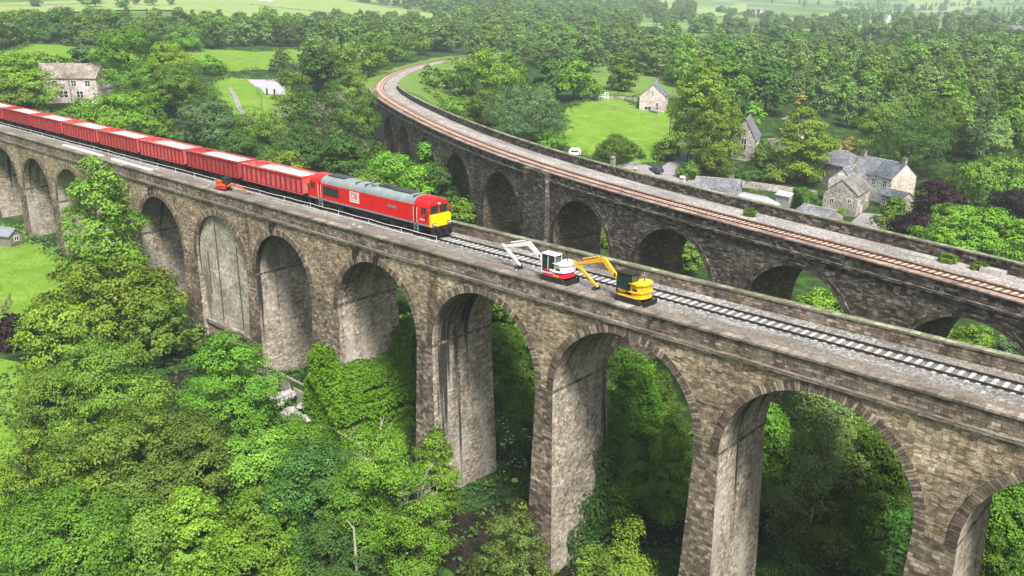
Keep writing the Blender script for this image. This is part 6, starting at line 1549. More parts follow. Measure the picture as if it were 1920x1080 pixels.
('D', -336.9, 224.2, 3.8, 14.8, 11.8, 'round', 'B', 487), ('D', -292.3, 138.0, 2.7, 9.9, 11.3, 'tall', 'D', 404), ('D', -316.5, 178.9, 3.5, 12.8, 14.6, 'tall', 'G', 445),
('D', -315.0, 118.8, 4.2, 10.2, 16.1, 'round', 'M', 415), ('D', -351.8, 116.0, 6.0, 12.9, 13.7, 'round', 'B', 448), ('D', -347.4, 72.8, 6.2, 9.9, 15.7, 'round', 'B', 429),
('E', -117.0, 72.6, -10.9, 4.5, 4.4, 'bush', 'O', 222), ('E', -111.9, 63.8, -11.9, 3.8, 7.6, 'birch', 'D', 213), ('E', -112.0, 54.7, -11.1, 4.1, 6.5, 'bush', 'G', 208),
('E', -136.2, 70.4, -7.0, 3.9, 6.9, 'bush', 'N', 236), ('E', -131.8, 65.9, -7.7, 5.1, 5.7, 'birch', 'N', 230), ('E', -135.4, 76.2, -7.2, 4.8, 7.0, 'birch', 'M', 239),
('E', -120.8, 74.4, -10.1, 5.3, 4.2, 'bush', 'D', 226), ('E', -104.5, 69.2, -13.8, 4.8, 7.6, 'bush', 'N', 211), ('E', -123.3, 49.4, -8.6, 5.5, 4.6, 'bush', 'O', 215),
('E', -119.7, 69.8, -10.3, 5.2, 7.0, 'birch', 'O', 223), ('E', -140.0, 82.1, -6.2, 4.1, 6.8, 'bush', 'N', 246), ('E', -139.5, 73.7, -6.4, 3.5, 6.5, 'bush', 'D', 241),
('E', -106.6, 46.9, -11.7, 3.1, 6.2, 'bush', 'G', 200), ('E', -114.3, 68.3, -11.5, 5.5, 7.5, 'bush', 'O', 218), ('E', -98.6, 66.4, -14.9, 5.3, 6.1, 'bush', 'N', 205),
('E', -100.7, 63.0, -14.4, 2.8, 6.1, 'bush', 'N', 204), ('E', -123.6, 71.5, -9.5, 4.5, 4.1, 'bush', 'D', 227), ('E', -130.1, 74.7, -8.2, 4.3, 4.6, 'bush', 'G', 234),
('E', -123.1, 79.9, -9.5, 5.1, 7.1, 'birch', 'D', 231), ('E', -131.6, 78.8, -7.9, 4.4, 6.4, 'bush', 'D', 237), ('E', -117.7, 81.0, -10.6, 4.4, 4.2, 'bush', 'G', 228),
('E', -137.3, 79.7, -6.8, 2.6, 4.2, 'birch', 'N', 242), ('F', 35.9, -26.6, -28.3, 4.6, 6.1, 'round', 'M', 64), ('F', 27.7, -40.5, -28.2, 4.0, 5.2, 'birch', 'G', 62),
('F', -31.5, -43.9, -22.9, 4.8, 6.4, 'round', 'D', 104), ('F', 50.7, -42.0, -27.5, 3.2, 5.1, 'round', 'G', 52), ('F', 52.9, -30.5, -27.1, 4.7, 6.6, 'round', 'M', 56),
('F', 39.6, -27.7, -28.1, 3.4, 5.8, 'birch', 'M', 62), ('F', 10.5, -33.0, -28.3, 4.5, 7.9, 'round', 'M', 75), ('F', -34.5, -27.2, -20.0, 4.9, 5.6, 'bush', 'M', 109),
('F', 55.3, -45.3, -27.2, 4.6, 5.2, 'bush', 'M', 51), ('F', -31.6, -29.5, -20.6, 4.3, 5.6, 'birch', 'M', 106), ('F', 61.4, -50.1, -26.9, 4.8, 7.1, 'bush', 'M', 49),
('F', 12.3, -27.7, -28.3, 5.1, 6.1, 'bush', 'G', 76), ('G', -29.6, 15.8, -21.5, 6.5, 6.9, 'round', 'D', 124), ('G', -37.1, 30.2, -20.1, 9.1, 5.7, 'round', 'M', 138),
('G', -39.0, 15.2, -21.0, 7.0, 5.6, 'round', 'M', 130), ('G', -50.2, 33.4, -19.1, 9.9, 5.1, 'tall', 'M', 149), ('G', -18.7, 10.5, -22.7, 8.2, 6.7, 'tall', 'M', 113),
('G', -3.4, 19.1, -24.2, 7.3, 5.1, 'round', 'G', 109), ('G', -10.6, 24.5, -22.2, 7.1, 5.5, 'round', 'M', 117), ('G', -19.2, 17.1, -22.4, 7.4, 6.0, 'tall', 'G', 118),
('G', -42.6, 32.2, -19.6, 7.3, 7.8, 'tall', 'M', 143), ('G', -42.8, 22.0, -20.3, 8.1, 5.5, 'tall', 'G', 137), ('G', -19.9, 26.0, -21.4, 8.3, 7.9, 'round', 'G', 123),
('G', -55.0, 33.1, -18.8, 8.1, 5.1, 'round', 'G', 152), ('G', -4.9, 7.7, -24.9, 6.6, 5.9, 'round', 'G', 103), ('G', 6.9, 9.9, -25.8, 7.3, 7.9, 'tall', 'G', 98),
('I', -123.4, 122.3, -6.6, 3.5, 4.3, 'bush', 'O', 258), ('I', -141.8, 125.7, -4.2, 1.6, 4.8, 'bush', 'G', 274), ('I', -110.0, 111.0, -9.2, 2.8, 5.3, 'bush', 'M', 241),
('I', -120.3, 120.3, -7.1, 3.4, 3.4, 'bush', 'Y', 255), ('I', -125.0, 116.8, -6.8, 2.7, 5.3, 'bush', 'M', 256), ('I', -156.8, 142.3, -2.7, 3.5, 5.2, 'bush', 'M', 296),
('I', -94.9, 108.5, -11.1, 2.5, 3.2, 'bush', 'M', 229), ('I', -156.2, 139.2, -2.8, 2.9, 3.0, 'bush', 'Y', 293), ('I', -107.9, 108.0, -9.7, 3.4, 5.0, 'bush', 'O', 238),
('I', -178.8, 157.6, -1.6, 2.9, 3.5, 'bush', 'O', 322), ('I', -147.3, 128.7, -3.6, 3.3, 4.2, 'bush', 'O', 280), ('I', -162.1, 141.6, -2.4, 3.4, 4.5, 'bush', 'O', 299),
('I', -128.5, 116.1, -6.4, 3.3, 4.6, 'bush', 'M', 258), ('I', -98.7, 109.2, -10.7, 1.9, 4.8, 'bush', 'Y', 232), ('I', -112.2, 116.0, -8.4, 1.9, 5.0, 'bush', 'Y', 246),
('I', -140.9, 119.8, -4.5, 2.2, 3.6, 'bush', 'G', 269),
]
FARWOOD = [
(-199, 365, 1.3), (-310, 302, 1.23), (-81, 436, 0.94), (-59, 414, 0.89), (-311, 407, 1.57), (-41, 391, 0.81), (-291, 294, 0.82), (-324, 369, 1.01), (-312, 328, 1.69), (-308, 319, 0.75),
(-146, 249, 1.09), (-245, 320, 0.74), (-178, 218, 0.97), (-282, 318, 1.04), (-144, 319, 1.55), (-93, 323, 1.69), (-57, 424, 1.39), (-263, 304, 1.1), (-308, 389, 1.07), (-126, 379, 1.22),
(-112, 277, 1.44), (-245, 290, 1.12), (-136, 345, 0.96), (-37, 319, 1.11), (-253, 364, 1.06), (-52, 382, 0.71), (-272, 347, 0.92), (-66, 406, 1.15), (-92, 331, 1.13), (-87, 286, 1.32),
(-99, 343, 1.53), (-118, 302, 1.49), (-318, 362, 1.59), (-227, 341, 1.44), (-176, 286, 1.66), (-62, 338, 0.95), (-198, 272, 1.12), (-319, 425, 1.47), (-171, 241, 0.97), (-148, 202, 0.89),
(-286, 392, 1.63), (-108, 299, 1.48), (-244, 382, 1.3), (-97, 315, 1.14), (-118, 348, 1.5), (-18, 308, 0.96), (-158, 303, 1.04), (-290, 307, 1.57), (-50, 357, 0.73), (-51, 310, 1.17),
(-129, 343, 0.97), (-98, 415, 0.75), (-87, 387, 0.81), (-23, 338, 1.33), (-67, 322, 1.61), (-189, 368, 1.21), (-113, 266, 0.72), (-43, 397, 1.02), (-285, 359, 1.45), (-217, 383, 0.86),
(-66, 294, 1.4), (-192, 227, 1.38), (-53, 338, 1.13), (-88, 434, 1.49), (-105, 232, 0.83), (-263, 292, 0.97), (-184, 234, 1.43), (-37, 377, 0.94), (-323, 415, 1.47), (-229, 311, 1.08),
(-96, 280, 1.29), (-333, 387, 1.38), (-167, 337, 0.81), (-102, 218, 1.49), (-287, 428, 1.61), (-71, 410, 1.62), (-172, 330, 0.86), (-240, 285, 1.19), (-164, 366, 1.42), (-272, 274, 0.9),
(-71, 328, 1.16), (-68, 437, 1.08), (-224, 252, 1.05), (-74, 304, 0.81), (-147, 344, 1.09), (-195, 356, 1.26), (-59, 391, 1.68), (-45, 431, 0.97), (-124, 310, 0.8), (-85, 325, 0.96),
(-105, 394, 1.25), (-353, 338, 1.62), (-337, 322, 1.45), (-132, 282, 1.51), (-143, 360, 1.0), (-27, 311, 1.23), (-105, 270, 1.57), (-83, 347, 1.23), (-247, 359, 1.56), (-108, 314, 1.43),
(-47, 413, 1.47), (-121, 403, 0.8), (-248, 334, 1.07), (-85, 308, 1.68), (-312, 368, 1.27), (-76, 368, 1.41), (-102, 227, 1.2), (-263, 385, 1.14), (-234, 382, 1.43), (-154, 318, 1.61),
(-163, 382, 0.78), (-157, 295, 1.32), (-123, 252, 1.52), (-139, 377, 1.17), (-77, 284, 1.44), (-115, 410, 1.23), (-214, 218, 1.44), (-68, 366, 1.04), (-46, 386, 1.52), (-109, 386, 0.74),
(-271, 370, 1.66), (-163, 344, 1.54), (-305, 406, 1.41), (-242, 296, 0.96), (-73, 347, 0.71), (-68, 426, 1.54), (-191, 212, 1.39), (-296, 289, 1.25), (-207, 346, 0.87), (-91, 347, 0.83),
(-242, 244, 0.76), (-252, 260, 1.13), (-178, 209, 0.86), (-262, 348, 1.07), (-212, 274, 1.51), (-319, 380, 0.87), (-162, 351, 0.91), (-129, 242, 0.91), (-276, 412, 1.28), (-326, 360, 1.29),
(-124, 351, 1.42), (-162, 226, 1.31), (-115, 287, 0.97), (-223, 358, 1.29), (-55, 319, 1.34), (-225, 382, 1.69), (-201, 209, 0.89), (-25, 330, 1.19), (-327, 317, 0.95), (-81, 353, 1.05),
(-115, 419, 1.23), (-112, 249, 1.52), (-66, 354, 1.4), (-151, 305, 1.49), (-192, 329, 1.21), (-121, 423, 0.81), (-99, 362, 1.23), (-351, 356, 0.82), (-108, 224, 0.73), (-263, 317, 1.04),
(-313, 352, 1.55), (-171, 346, 0.8), (-94, 390, 1.64), (-300, 427, 0.88), (-70, 342, 1.15), (-298, 332, 1.02), (-43, 341, 0.99), (-59, 325, 1.69), (-205, 293, 1.28), (-250, 267, 1.46),
(-51, 426, 1.61), (-115, 356, 1.17), (-62, 345, 1.42), (-207, 210, 1.35), (-219, 264, 0.8), (-289, 368, 0.73), (-170, 209, 1.08), (-254, 305, 1.58), (-98, 239, 1.3), (-44, 331, 1.18),
(-94, 299, 1.07), (-212, 268, 1.1), (-155, 252, 1.21), (-88, 357, 0.75), (-191, 220, 0.87), (-89, 313, 0.92), (-274, 361, 1.49), (-96, 424, 1.21), (-102, 244, 1.66), (-182, 271, 1.65),
(-273, 313, 1.03), (-117, 317, 0.98), (-71, 287, 1.16), (-270, 333, 1.34), (-81, 394, 1.04), (-114, 228, 1.62), (-178, 313, 1.03), (-99, 328, 0.95), (-37, 368, 0.74), (-207, 236, 1.53),
(-64, 373, 0.8), (-52, 331, 1.63), (-355, 350, 0.9), (-283, 342, 1.42), (-140, 282, 0.91), (-130, 305, 0.78), (-73, 441, 0.96), (-113, 256, 0.82), (-203, 334, 0.98), (-152, 209, 0.92),
(-264, 271, 1.26), (-51, 442, 0.72), (-292, 322, 1.56), (-209, 258, 1.17), (-179, 243, 0.85), (-178, 388, 1.3), (-131, 232, 1.3), (-332, 371, 1.31), (-176, 377, 1.01), (-251, 389, 0.99),
(-340, 332, 1.17), (-137, 362, 1.45), (-90, 400, 0.79), (-58, 384, 1.52), (-247, 280, 1.59), (-142, 397, 1.28), (-351, 345, 0.87), (-232, 288, 1.12), (-200, 326, 0.91), (-146, 354, 1.29),
(-166, 292, 0.76), (-261, 279, 0.73), (-153, 217, 1.47), (-348, 370, 1.59), (-163, 259, 1.36), (-275, 263, 0.85), (-160, 279, 0.94), (-161, 271, 0.8), (-248, 300, 1.66), (-333, 402, 1.09),
(-176, 368, 0.8), (-184, 221, 0.98), (-134, 371, 1.25), (-139, 242, 1.6), (-202, 305, 1.05), (-78, 375, 1.59), (-305, 379, 1.66), (-272, 301, 1.37), (-153, 386, 0.86), (-339, 342, 1.29),
(-333, 394, 0.96), (-171, 279, 1.25), (-253, 345, 1.2), (-80, 362, 0.89), (-182, 355, 1.26), (-213, 340, 1.55), (-258, 313, 0.77), (-210, 377, 0.75), (-61, 317, 1.17), (-240, 348, 1.01),
(-28, 323, 0.77), (-45, 361, 1.4), (-163, 209, 1.01), (-119, 272, 1.6), (-126, 286, 1.43), (-96, 256, 1.67), (-332, 342, 1.59), (-156, 340, 1.05), (-57, 364, 1.49), (-147, 401, 1.23),
(-237, 303, 1.14), (-105, 415, 1.17), (-203, 249, 1.07), (-108, 336, 1.48), (-101, 350, 1.21), (-284, 381, 1.15), (-118, 247, 1.04), (-18, 318, 1.28), (-58, 437, 1.1), (-314, 317, 0.97),
(-137, 326, 0.84), (-251, 240, 1.58), (-130, 261, 1.06), (-171, 227, 0.99), (-83, 407, 1.06), (-182, 227, 1.1), (-114, 220, 1.66), (-116, 365, 1.55), (-76, 413, 1.09), (-48, 420, 1.16),
(-321, 308, 1.05), (-281, 269, 0.76), (-34, 385, 1.55), (-103, 319, 0.87), (-108, 328, 0.99), (-220, 319, 1.59), (-130, 363, 0.79), (-320, 332, 1.7), (-283, 287, 1.33), (-69, 378, 1.18),
(-195, 349, 1.46), (-172, 306, 1.34), (-78, 299, 0.9), (-186, 346, 0.77), (-55, 403, 1.0), (-200, 227, 1.15), (-236, 238, 1.48), (-203, 311, 1.03), (-170, 217, 0.72), (-93, 267, 1.08),
(-48, 406, 1.13), (-308, 425, 0.92), (-121, 357, 1.51), (-75, 397, 1.15), (-27, 304, 0.9), (-72, 335, 0.81), (-224, 331, 1.46), (-121, 228, 1.17), (-197, 247, 0.87), (-251, 317, 1.5),
(-234, 334, 0.89), (-308, 338, 1.66), (-197, 342, 1.19), (-262, 330, 1.03), (-169, 377, 0.88), (-41, 347, 1.56), (-104, 250, 1.22), (-90, 381, 1.26), (-142, 291, 1.38), (-261, 340, 0.81),
(-280, 240, 1.08), (-268, 207, 1.24), (-355, 295, 1.17), (-319, 280, 1.38), (-308, 266, 1.48), (-264, 240, 1.2), (-310, 282, 1.3), (-263, 246, 1.33), (-351, 317, 1.15), (-257, 206, 1.41),
(-341, 246, 1.02), (-304, 226, 1.24), (-284, 219, 1.04), (-268, 215, 1.23), (-283, 196, 1.39), (-348, 244, 1.43), (-342, 271, 1.31), (-353, 263, 1.48), (-347, 303, 1.15), (-358, 308, 1.39),
(-318, 217, 1.01), (-255, 232, 1.44), (-235, 191, 1.05), (-332, 298, 1.12), (-362, 332, 1.41), (-329, 283, 1.11), (-373, 303, 1.31), (-323, 231, 1.34), (-351, 328, 1.32), (-291, 241, 1.38),
(-334, 313, 1.21), (-364, 316, 1.32), (-243, 172, 1.29), (-328, 235, 1.41), (-371, 320, 1.04), (-277, 218, 1.3), (-277, 194, 1.16), (-244, 185, 1.27), (-299, 216, 1.1), (-368, 299, 1.27),
(-281, 234, 1.38), (-374, 286, 1.31), (-298, 257, 1.14), (-334, 253, 1.44), (-362, 291, 1.33), (-309, 251, 1.12), (-344, 319, 1.11), (-325, 250, 1.11), (-338, 294, 1.32), (-286, 203, 1.33),
(-259, 187, 1.49), (-346, 255, 1.0), (-331, 243, 1.39), (-375, 265, 1.3), (-310, 289, 1.12), (-270, 185, 1.24), (-285, 210, 1.32), (-271, 241, 1.18), (-307, 244, 1.01), (-313, 225, 1.23),
(-358, 321, 1.02), (-313, 237, 1.11), (-317, 251, 1.39), (-281, 249, 1.14), (-319, 261, 1.06), (-267, 191, 1.01), (-359, 251, 1.48), (-331, 262, 1.09), (-232, 180, 1.12), (-305, 213, 1.47),
(-253, 172, 1.47), (-301, 273, 1.37), (-332, 269, 1.03), (-312, 272, 1.38), (-250, 197, 1.0), (-341, 285, 1.3), (-298, 234, 1.05), (-261, 176, 1.4), (-264, 231, 1.33), (-318, 271, 1.22),
(-364, 309, 1.39), (-260, 198, 1.36), (-290, 255, 1.21), (-354, 275, 1.38), (-244, 212, 1.43), (-368, 272, 1.23), (-322, 294, 1.46), (-260, 223, 1.2), (-254, 218, 1.32), (-277, 202, 1.01),
(-338, 171, 0.91), (-344, 216, 1.31), (-353, 221, 0.99), (-322, 102, 1.38), (-345, 162, 1.26), (-309, 154, 1.07), (-331, 63, 1.27), (-362, 158, 1.27), (-370, 125, 1.01), (-355, 233, 1.29),
(-330, 78, 0.95), (-363, 182, 1.33), (-361, 107, 1.14), (-309, 87, 0.98), (-365, 148, 1.34), (-374, 94, 1.0), (-316, 67, 1.21), (-351, 214, 1.27), (-352, 141, 1.18), (-365, 119, 1.39),
(-357, 199, 0.93), (-318, 193, 1.13), (-303, 160, 1.37), (-350, 152, 1.15), (-324, 198, 1.26), (-332, 183, 0.91), (-344, 112, 1.19), (-328, 96, 1.1), (-331, 199, 0.92), (-331, 192, 1.31),
(-303, 199, 1.12), (-334, 127, 1.12), (-333, 214, 0.92), (-367, 136, 1.34), (-303, 180, 1.18), (-350, 169, 1.33), (-366, 100, 1.12), (-332, 150, 1.25), (-360, 144, 1.08), (-310, 134, 1.19),
(-319, 207, 0.99), (-342, 181, 1.3), (-347, 228, 1.11), (-341, 67, 1.38), (-322, 168, 1.4), (-322, 225, 1.11), (-324, 174, 1.21), (-355, 175, 1.16), (-305, 106, 1.16), (-336, 165, 0.94),
(-368, 90, 1.19), (-357, 245, 1.26), (-302, 188, 1.01), (-333, 230, 1.18), (-344, 151, 1.23), (-351, 80, 0.91), (-377, 81, 1.01), (-303, 131, 1.2), (-332, 170, 1.0), (-328, 226, 1.31),
(-302, 151, 0.99), (-337, 186, 1.32), (-304, 96, 1.01), (-360, 192, 1.26), (-356, 209, 1.39), (-326, 217, 1.32), (-370, 81, 1.06), (-352, 185, 1.18), (-360, 166, 1.32), (-303, 171, 1.18),
(-433, 708, 1.64), (-401, 651, 1.41), (-590, 855, 1.81), (-598, 774, 1.63), (-371, 371, 1.53), (-407, 548, 1.66), (-510, 645, 1.56), (-696, 1037, 1.65), (-568, 614, 1.26), (-390, 565, 1.21),
(-523, 692, 1.35), (-428, 426, 1.23), (-392, 573, 1.45), (-362, 358, 1.23), (-673, 905, 1.38), (-457, 497, 1.89), (-423, 599, 1.66), (-429, 722, 1.38), (-498, 563, 1.71), (-401, 542, 1.57),
(-684, 819, 1.83), (-604, 636, 1.84), (-593, 633, 1.35), (-444, 742, 1.37), (-405, 436, 1.41), (-518, 531, 1.47), (-519, 565, 1.6), (-434, 628, 1.41), (-385, 374, 1.8), (-413, 612, 1.2),
(-438, 483, 1.78), (-691, 826, 1.8), (-587, 638, 1.42), (-416, 516, 1.72), (-429, 469, 1.61), (-531, 705, 1.66), (-405, 489, 1.38), (-489, 565, 1.47), (-677, 697, 1.71), (-638, 644, 1.53),
(-520, 842, 1.68), (-434, 493, 1.38), (-426, 530, 1.4), (-652, 694, 1.56), (-544, 708, 1.59), (-551, 631, 1.32), (-410, 425, 1.34), (-613, 742, 1.81), (-599, 753, 1.78), (-694, 1116, 1.28),
(-501, 722, 1.59), (-530, 661, 1.29), (-611, 650, 1.29), (-564, 812, 1.55), (-365, 543, 1.24), (-694, 743, 1.37), (-717, 797, 1.85), (-444, 700, 1.86), (-484, 653, 1.58), (-463, 493, 1.9),
(-425, 489, 1.75), (-642, 934, 1.52), (-400, 603, 1.22), (-654, 1065, 1.7), (-400, 560, 1.53), (-600, 891, 1.77), (-776, 945, 1.62), (-543, 827, 1.33), (-461, 779, 1.78), (-396, 587, 1.64),
(-735, 1046, 1.23), (-557, 631, 1.46), (-398, 573, 1.4), (-731, 1085, 1.77), (-656, 823, 1.85), (-449, 489, 1.68), (-560, 851, 1.78), (-444, 570, 1.64), (-485, 480, 1.43), (-516, 511, 1.86),
(-428, 681, 1.49), (-381, 658, 1.29), (-398, 525, 1.85), (-642, 1067, 1.75), (-565, 823, 1.8), (-608, 994, 1.63), (-684, 712, 1.61), (-394, 478, 1.66), (-545, 649, 1.36), (-494, 632, 1.6),
(-432, 527, 1.64), (-591, 798, 1.56), (-488, 524, 1.37), (-721, 773, 1.9), (-505, 584, 1.41), (-422, 573, 1.39), (-610, 939, 1.84), (-380, 513, 1.69), (-377, 398, 1.7), (-593, 997, 1.81),
(-591, 766, 1.89), (-525, 892, 1.21), (-789, 1087, 1.33), (-539, 907, 1.8), (-725, 850, 1.45), (-633, 971, 1.89), (-724, 948, 1.73), (-619, 697, 1.77), (-673, 848, 1.86), (-388, 624, 1.24),
(-521, 877, 1.78), (-394, 512, 1.25), (-362, 403, 1.4), (-628, 668, 1.66), (-454, 523, 1.52), (-698, 999, 1.59), (-413, 439, 1.65), (-374, 365, 1.72), (-711, 782, 1.39), (-471, 790, 1.39),
(-663, 901, 1.28), (-374, 388, 1.59), (-710, 850, 1.56), (-365, 508, 1.51), (-419, 421, 1.51), (-406, 580, 1.78), (-397, 450, 1.53), (-395, 654, 1.51), (-633, 953, 1.4), (-690, 727, 1.87),
(-555, 620, 1.55), (-688, 693, 1.76), (-389, 398, 1.51), (-723, 791, 1.34), (-484, 569, 1.61), (-640, 650, 1.4), (-690, 899, 1.47), (-629, 944, 1.6), (-619, 908, 1.71), (-549, 638, 1.83),
(-760, 1139, 1.54), (-481, 718, 1.23), (-424, 629, 1.69), (-591, 727, 1.31), (-557, 835, 1.24), (-419, 472, 1.76), (-378, 469, 1.28), (-703, 856, 1.46), (-425, 558, 1.39), (-376, 548, 1.22),
(-698, 1048, 1.68), (-472, 687, 1.29), (-457, 704, 1.7), (-569, 758, 1.57), (-369, 461, 1.54), (-688, 762, 1.5), (-557, 563, 1.85), (-561, 844, 1.89), (-435, 724, 1.32), (-506, 687, 1.66),
(-580, 916, 1.62), (-587, 645, 1.47), (-573, 730, 1.3), (-425, 641, 1.39), (-488, 832, 1.89), (-428, 501, 1.86), (-592, 785, 1.84), (-460, 744, 1.27), (-646, 974, 1.8), (-649, 855, 1.23),
(-422, 507, 1.7), (-379, 483, 1.89), (-378, 373, 1.27), (-415, 410, 1.68), (-456, 580, 1.83), (-592, 974, 1.36), (-437, 452, 1.48), (-601, 666, 1.24), (-643, 763, 1.77), (-628, 723, 1.43),
(-661, 677, 1.86), (-598, 898, 1.86), (-720, 926, 1.41), (-468, 780, 1.84), (-401, 384, 1.41), (-674, 898, 1.28), (-779, 1143, 1.8), (-463, 663, 1.66), (-414, 554, 1.29), (-396, 624, 1.58),
(-294, 1305, 0.67), (-289, 1308, 0.8), (-282, 1310, 0.69), (-273, 1314, 1.03), (-265, 1322, 0.88), (-258, 1328, 0.85), (-251, 1331, 0.93), (-245, 1336, 0.8), (-236, 1339, 0.84), (-229, 1345, 0.9),
(-225, 1351, 0.69), (-215, 1355, 0.83), (-209, 1360, 1.08), (-197, 1367, 0.65), (-195, 1370, 0.75), (-185, 1374, 0.97), (-174, 1383, 0.7), (-163, 1390, 0.61), (-157, 1395, 0.76), (-146, 1401, 0.96),
(-143, 1404, 0.68), (-480, 1207, 0.9), (-467, 1215, 1.15), (-460, 1216, 1.06), (-449, 1222, 0.88), (-440, 1229, 0.94), (-432, 1234, 0.61), (-422, 1239, 0.94), (-415, 1240, 0.68), (-375, 1266, 0.78),
(-366, 1268, 0.85), (-759, 1846, 0.95), (-754, 1849, 0.8), (-744, 1851, 1.02), (-736, 1856, 0.71), (-727, 1859, 0.7), (-722, 1862, 1.06), (-710, 1870, 0.87), (-699, 1874, 0.72), (-696, 1878, 1.0),
(-687, 1881, 1.1), (-678, 1887, 0.98), (-670, 1889, 0.88), (-659, 1895, 0.83), (-650, 1900, 0.82), (-606, 1924, 1.14), (-596, 1931, 0.99), (-589, 1932, 1.07), (-581, 1938, 0.78), (-575, 1940, 1.13),
(-562, 1945, 1.0), (-558, 1951, 0.85), (-550, 1952, 0.83), (-544, 1958, 0.62), (-537, 1962, 0.92), (-535, 1962, 0.84), (-528, 1967, 0.65), (-520, 1969, 1.06), (-516, 1971, 1.11), (-470, 1995, 0.72),
(-679, 1874, 0.96), (-680, 1882, 0.87), (-687, 1892, 0.76), (-690, 1899, 1.05), (-697, 1911, 1.01), (-700, 1918, 0.65), (-705, 1928, 0.71), (-706, 1932, 0.84), (-710, 1940, 0.89), (-714, 1947, 0.84),
(-716, 1958, 0.66), (-723, 1967, 0.97), (-727, 1977, 1.07), (-733, 1988, 0.79), (-737, 1999, 0.93), (-372, 826, 0.83), (-382, 837, 0.95), (-384, 841, 1.0), (-391, 844, 0.72), (-394, 847, 0.76),
(-400, 857, 0.78), (-407, 861, 1.08), (-415, 872, 1.05), (-419, 875, 1.02), (-420, 881, 1.1), (-426, 884, 1.08), (-435, 893, 0.72), (-438, 895, 0.64), (-442, 905, 0.72), (-447, 906, 1.07),
(-458, 918, 0.68), (-463, 923, 1.04), (-472, 933, 0.93), (-478, 939, 1.07), (-481, 946, 0.89), (-492, 956, 0.71), (-522, 989, 0.93), (-528, 993, 0.91), (-530, 998, 0.95), (-539, 1006, 0.84),
(-548, 1017, 0.95), (-553, 1024, 0.86), (-559, 1029, 0.64), (-568, 1040, 0.95), (-574, 1043, 0.64), (-576, 1050, 0.61), (-583, 1056, 1.02), (-588, 1060, 0.73), (-597, 1069, 0.77), (-598, 1075, 0.75),
(-218, 628, 0.85), (-225, 633, 0.72), (-231, 643, 1.12), (-235, 652, 0.69), (-239, 656, 0.93), (-241, 662, 0.63), (-247, 672, 1.05), (-249, 676, 0.82), (-254, 686, 1.09), (-260, 691, 0.69),
(-263, 698, 0.82), (-270, 710, 1.07), (-296, 753, 0.88), (-302, 759, 0.7), (-306, 768, 0.97), (-308, 774, 1.05), (-316, 785, 0.83), (-322, 795, 0.77), (-326, 805, 0.72), (-335, 815, 0.87),
(-341, 824, 0.85), (-343, 829, 1.07), (-348, 836, 0.79), (-350, 843, 0.87), (-356, 853, 0.99), (-358, 857, 0.82), (-446, 1290, 0.73), (-448, 1297, 0.93), (-475, 1339, 0.77), (-501, 1381, 0.77),
(-504, 1387, 1.14), (-512, 1396, 0.62), (-514, 1401, 0.99), (-518, 1409, 1.07), (-526, 1417, 0.64), (-529, 1424, 0.66), (-534, 1429, 0.71), (-536, 1437, 0.85), (-544, 1446, 1.06), (-461, 1661, 0.64),
(-451, 1664, 0.94), (-447, 1668, 1.01), (-443, 1669, 0.86), (-431, 1672, 0.8), (-426, 1674, 0.83), (-415, 1679, 1.1), (-409, 1685, 0.93), (-396, 1689, 0.95), (-389, 1693, 0.9), (-382, 1697, 1.07),
(-372, 1701, 0.94), (-363, 1702, 0.98), (-355, 1707, 0.84), (-349, 1710, 0.67), (-340, 1714, 0.77), (-328, 1718, 0.77), (-321, 1720, 0.72), (-312, 1723, 0.92), (-308, 1726, 0.8), (-298, 1731, 0.69),
(-290, 1735, 0.64), (-281, 1736, 0.85), (-273, 1743, 0.75), (-264, 1746, 0.75), (-258, 1747, 0.62), (-250, 1751, 0.81), (-242, 1755, 0.89), (-234, 1761, 0.65), (-224, 1761, 0.65), (-212, 1768, 1.05),
(-200, 1773, 1.1), (-190, 1777, 0.77), (-178, 1784, 0.63), (-154, 632, 0.78), (-151, 638, 0.99), (-144, 644, 0.61), (-138, 649, 0.96), (-125, 659, 1.13), (-117, 667, 0.95), (-111, 670, 1.0),
(-104, 677, 0.87), (-99, 680, 1.06), (-91, 687, 1.01), (-85, 693, 1.02), (-82, 695, 1.05), (-75, 703, 0.94), (-66, 709, 0.71), (-59, 717, 0.68), (-53, 721, 0.92), (-14, 753, 0.86),
(-4, 759, 0.75), (1, 763, 1.06), (11, 774, 0.99), (16, 779, 0.95), (22, 783, 1.04), (28, 789, 0.67), (33, 794, 0.71), (40, 798, 0.84), (47, 807, 0.83), (-246, 474, 0.85),
(-247, 485, 0.72), (-249, 495, 0.84), (-254, 509, 0.79), (-256, 520, 0.8), (-259, 531, 0.68), (-262, 540, 0.72), (-271, 587, 0.94), (-285, 631, 1.07), (-286, 644, 0.75), (-292, 656, 1.01),
(-291, 666, 0.92), (-295, 673, 0.98), (-300, 685, 0.8), (-299, 695, 1.13), (-301, 706, 1.06), (-305, 718, 1.14), (-284, 545, 1.03), (-275, 552, 0.98), (-270, 554, 0.65), (-260, 562, 0.82),
(-253, 564, 0.82), (-250, 565, 0.91), (-238, 574, 1.0), (-230, 579, 0.84), (-222, 581, 0.92), (-212, 590, 0.64), (-205, 593, 0.88), (-199, 594, 0.85), (-187, 601, 1.06), (-180, 603, 0.99),
(-172, 607, 0.65), (-164, 612, 0.91), (-160, 618, 0.78), (-154, 622, 0.78), (-143, 624, 0.64), (-136, 630, 0.87), (-126, 634, 0.62), (-115, 640, 0.69), (-106, 646, 0.93), (-99, 650, 0.69),
(-90, 651, 0.74), (-80, 658, 1.08), (-73, 660, 0.73), (-68, 663, 0.76), (-60, 669, 0.74), (-48, 675, 1.12), (-46, 681, 0.97), (-37, 685, 1.08), (-30, 686, 0.78), (-24, 688, 0.69),
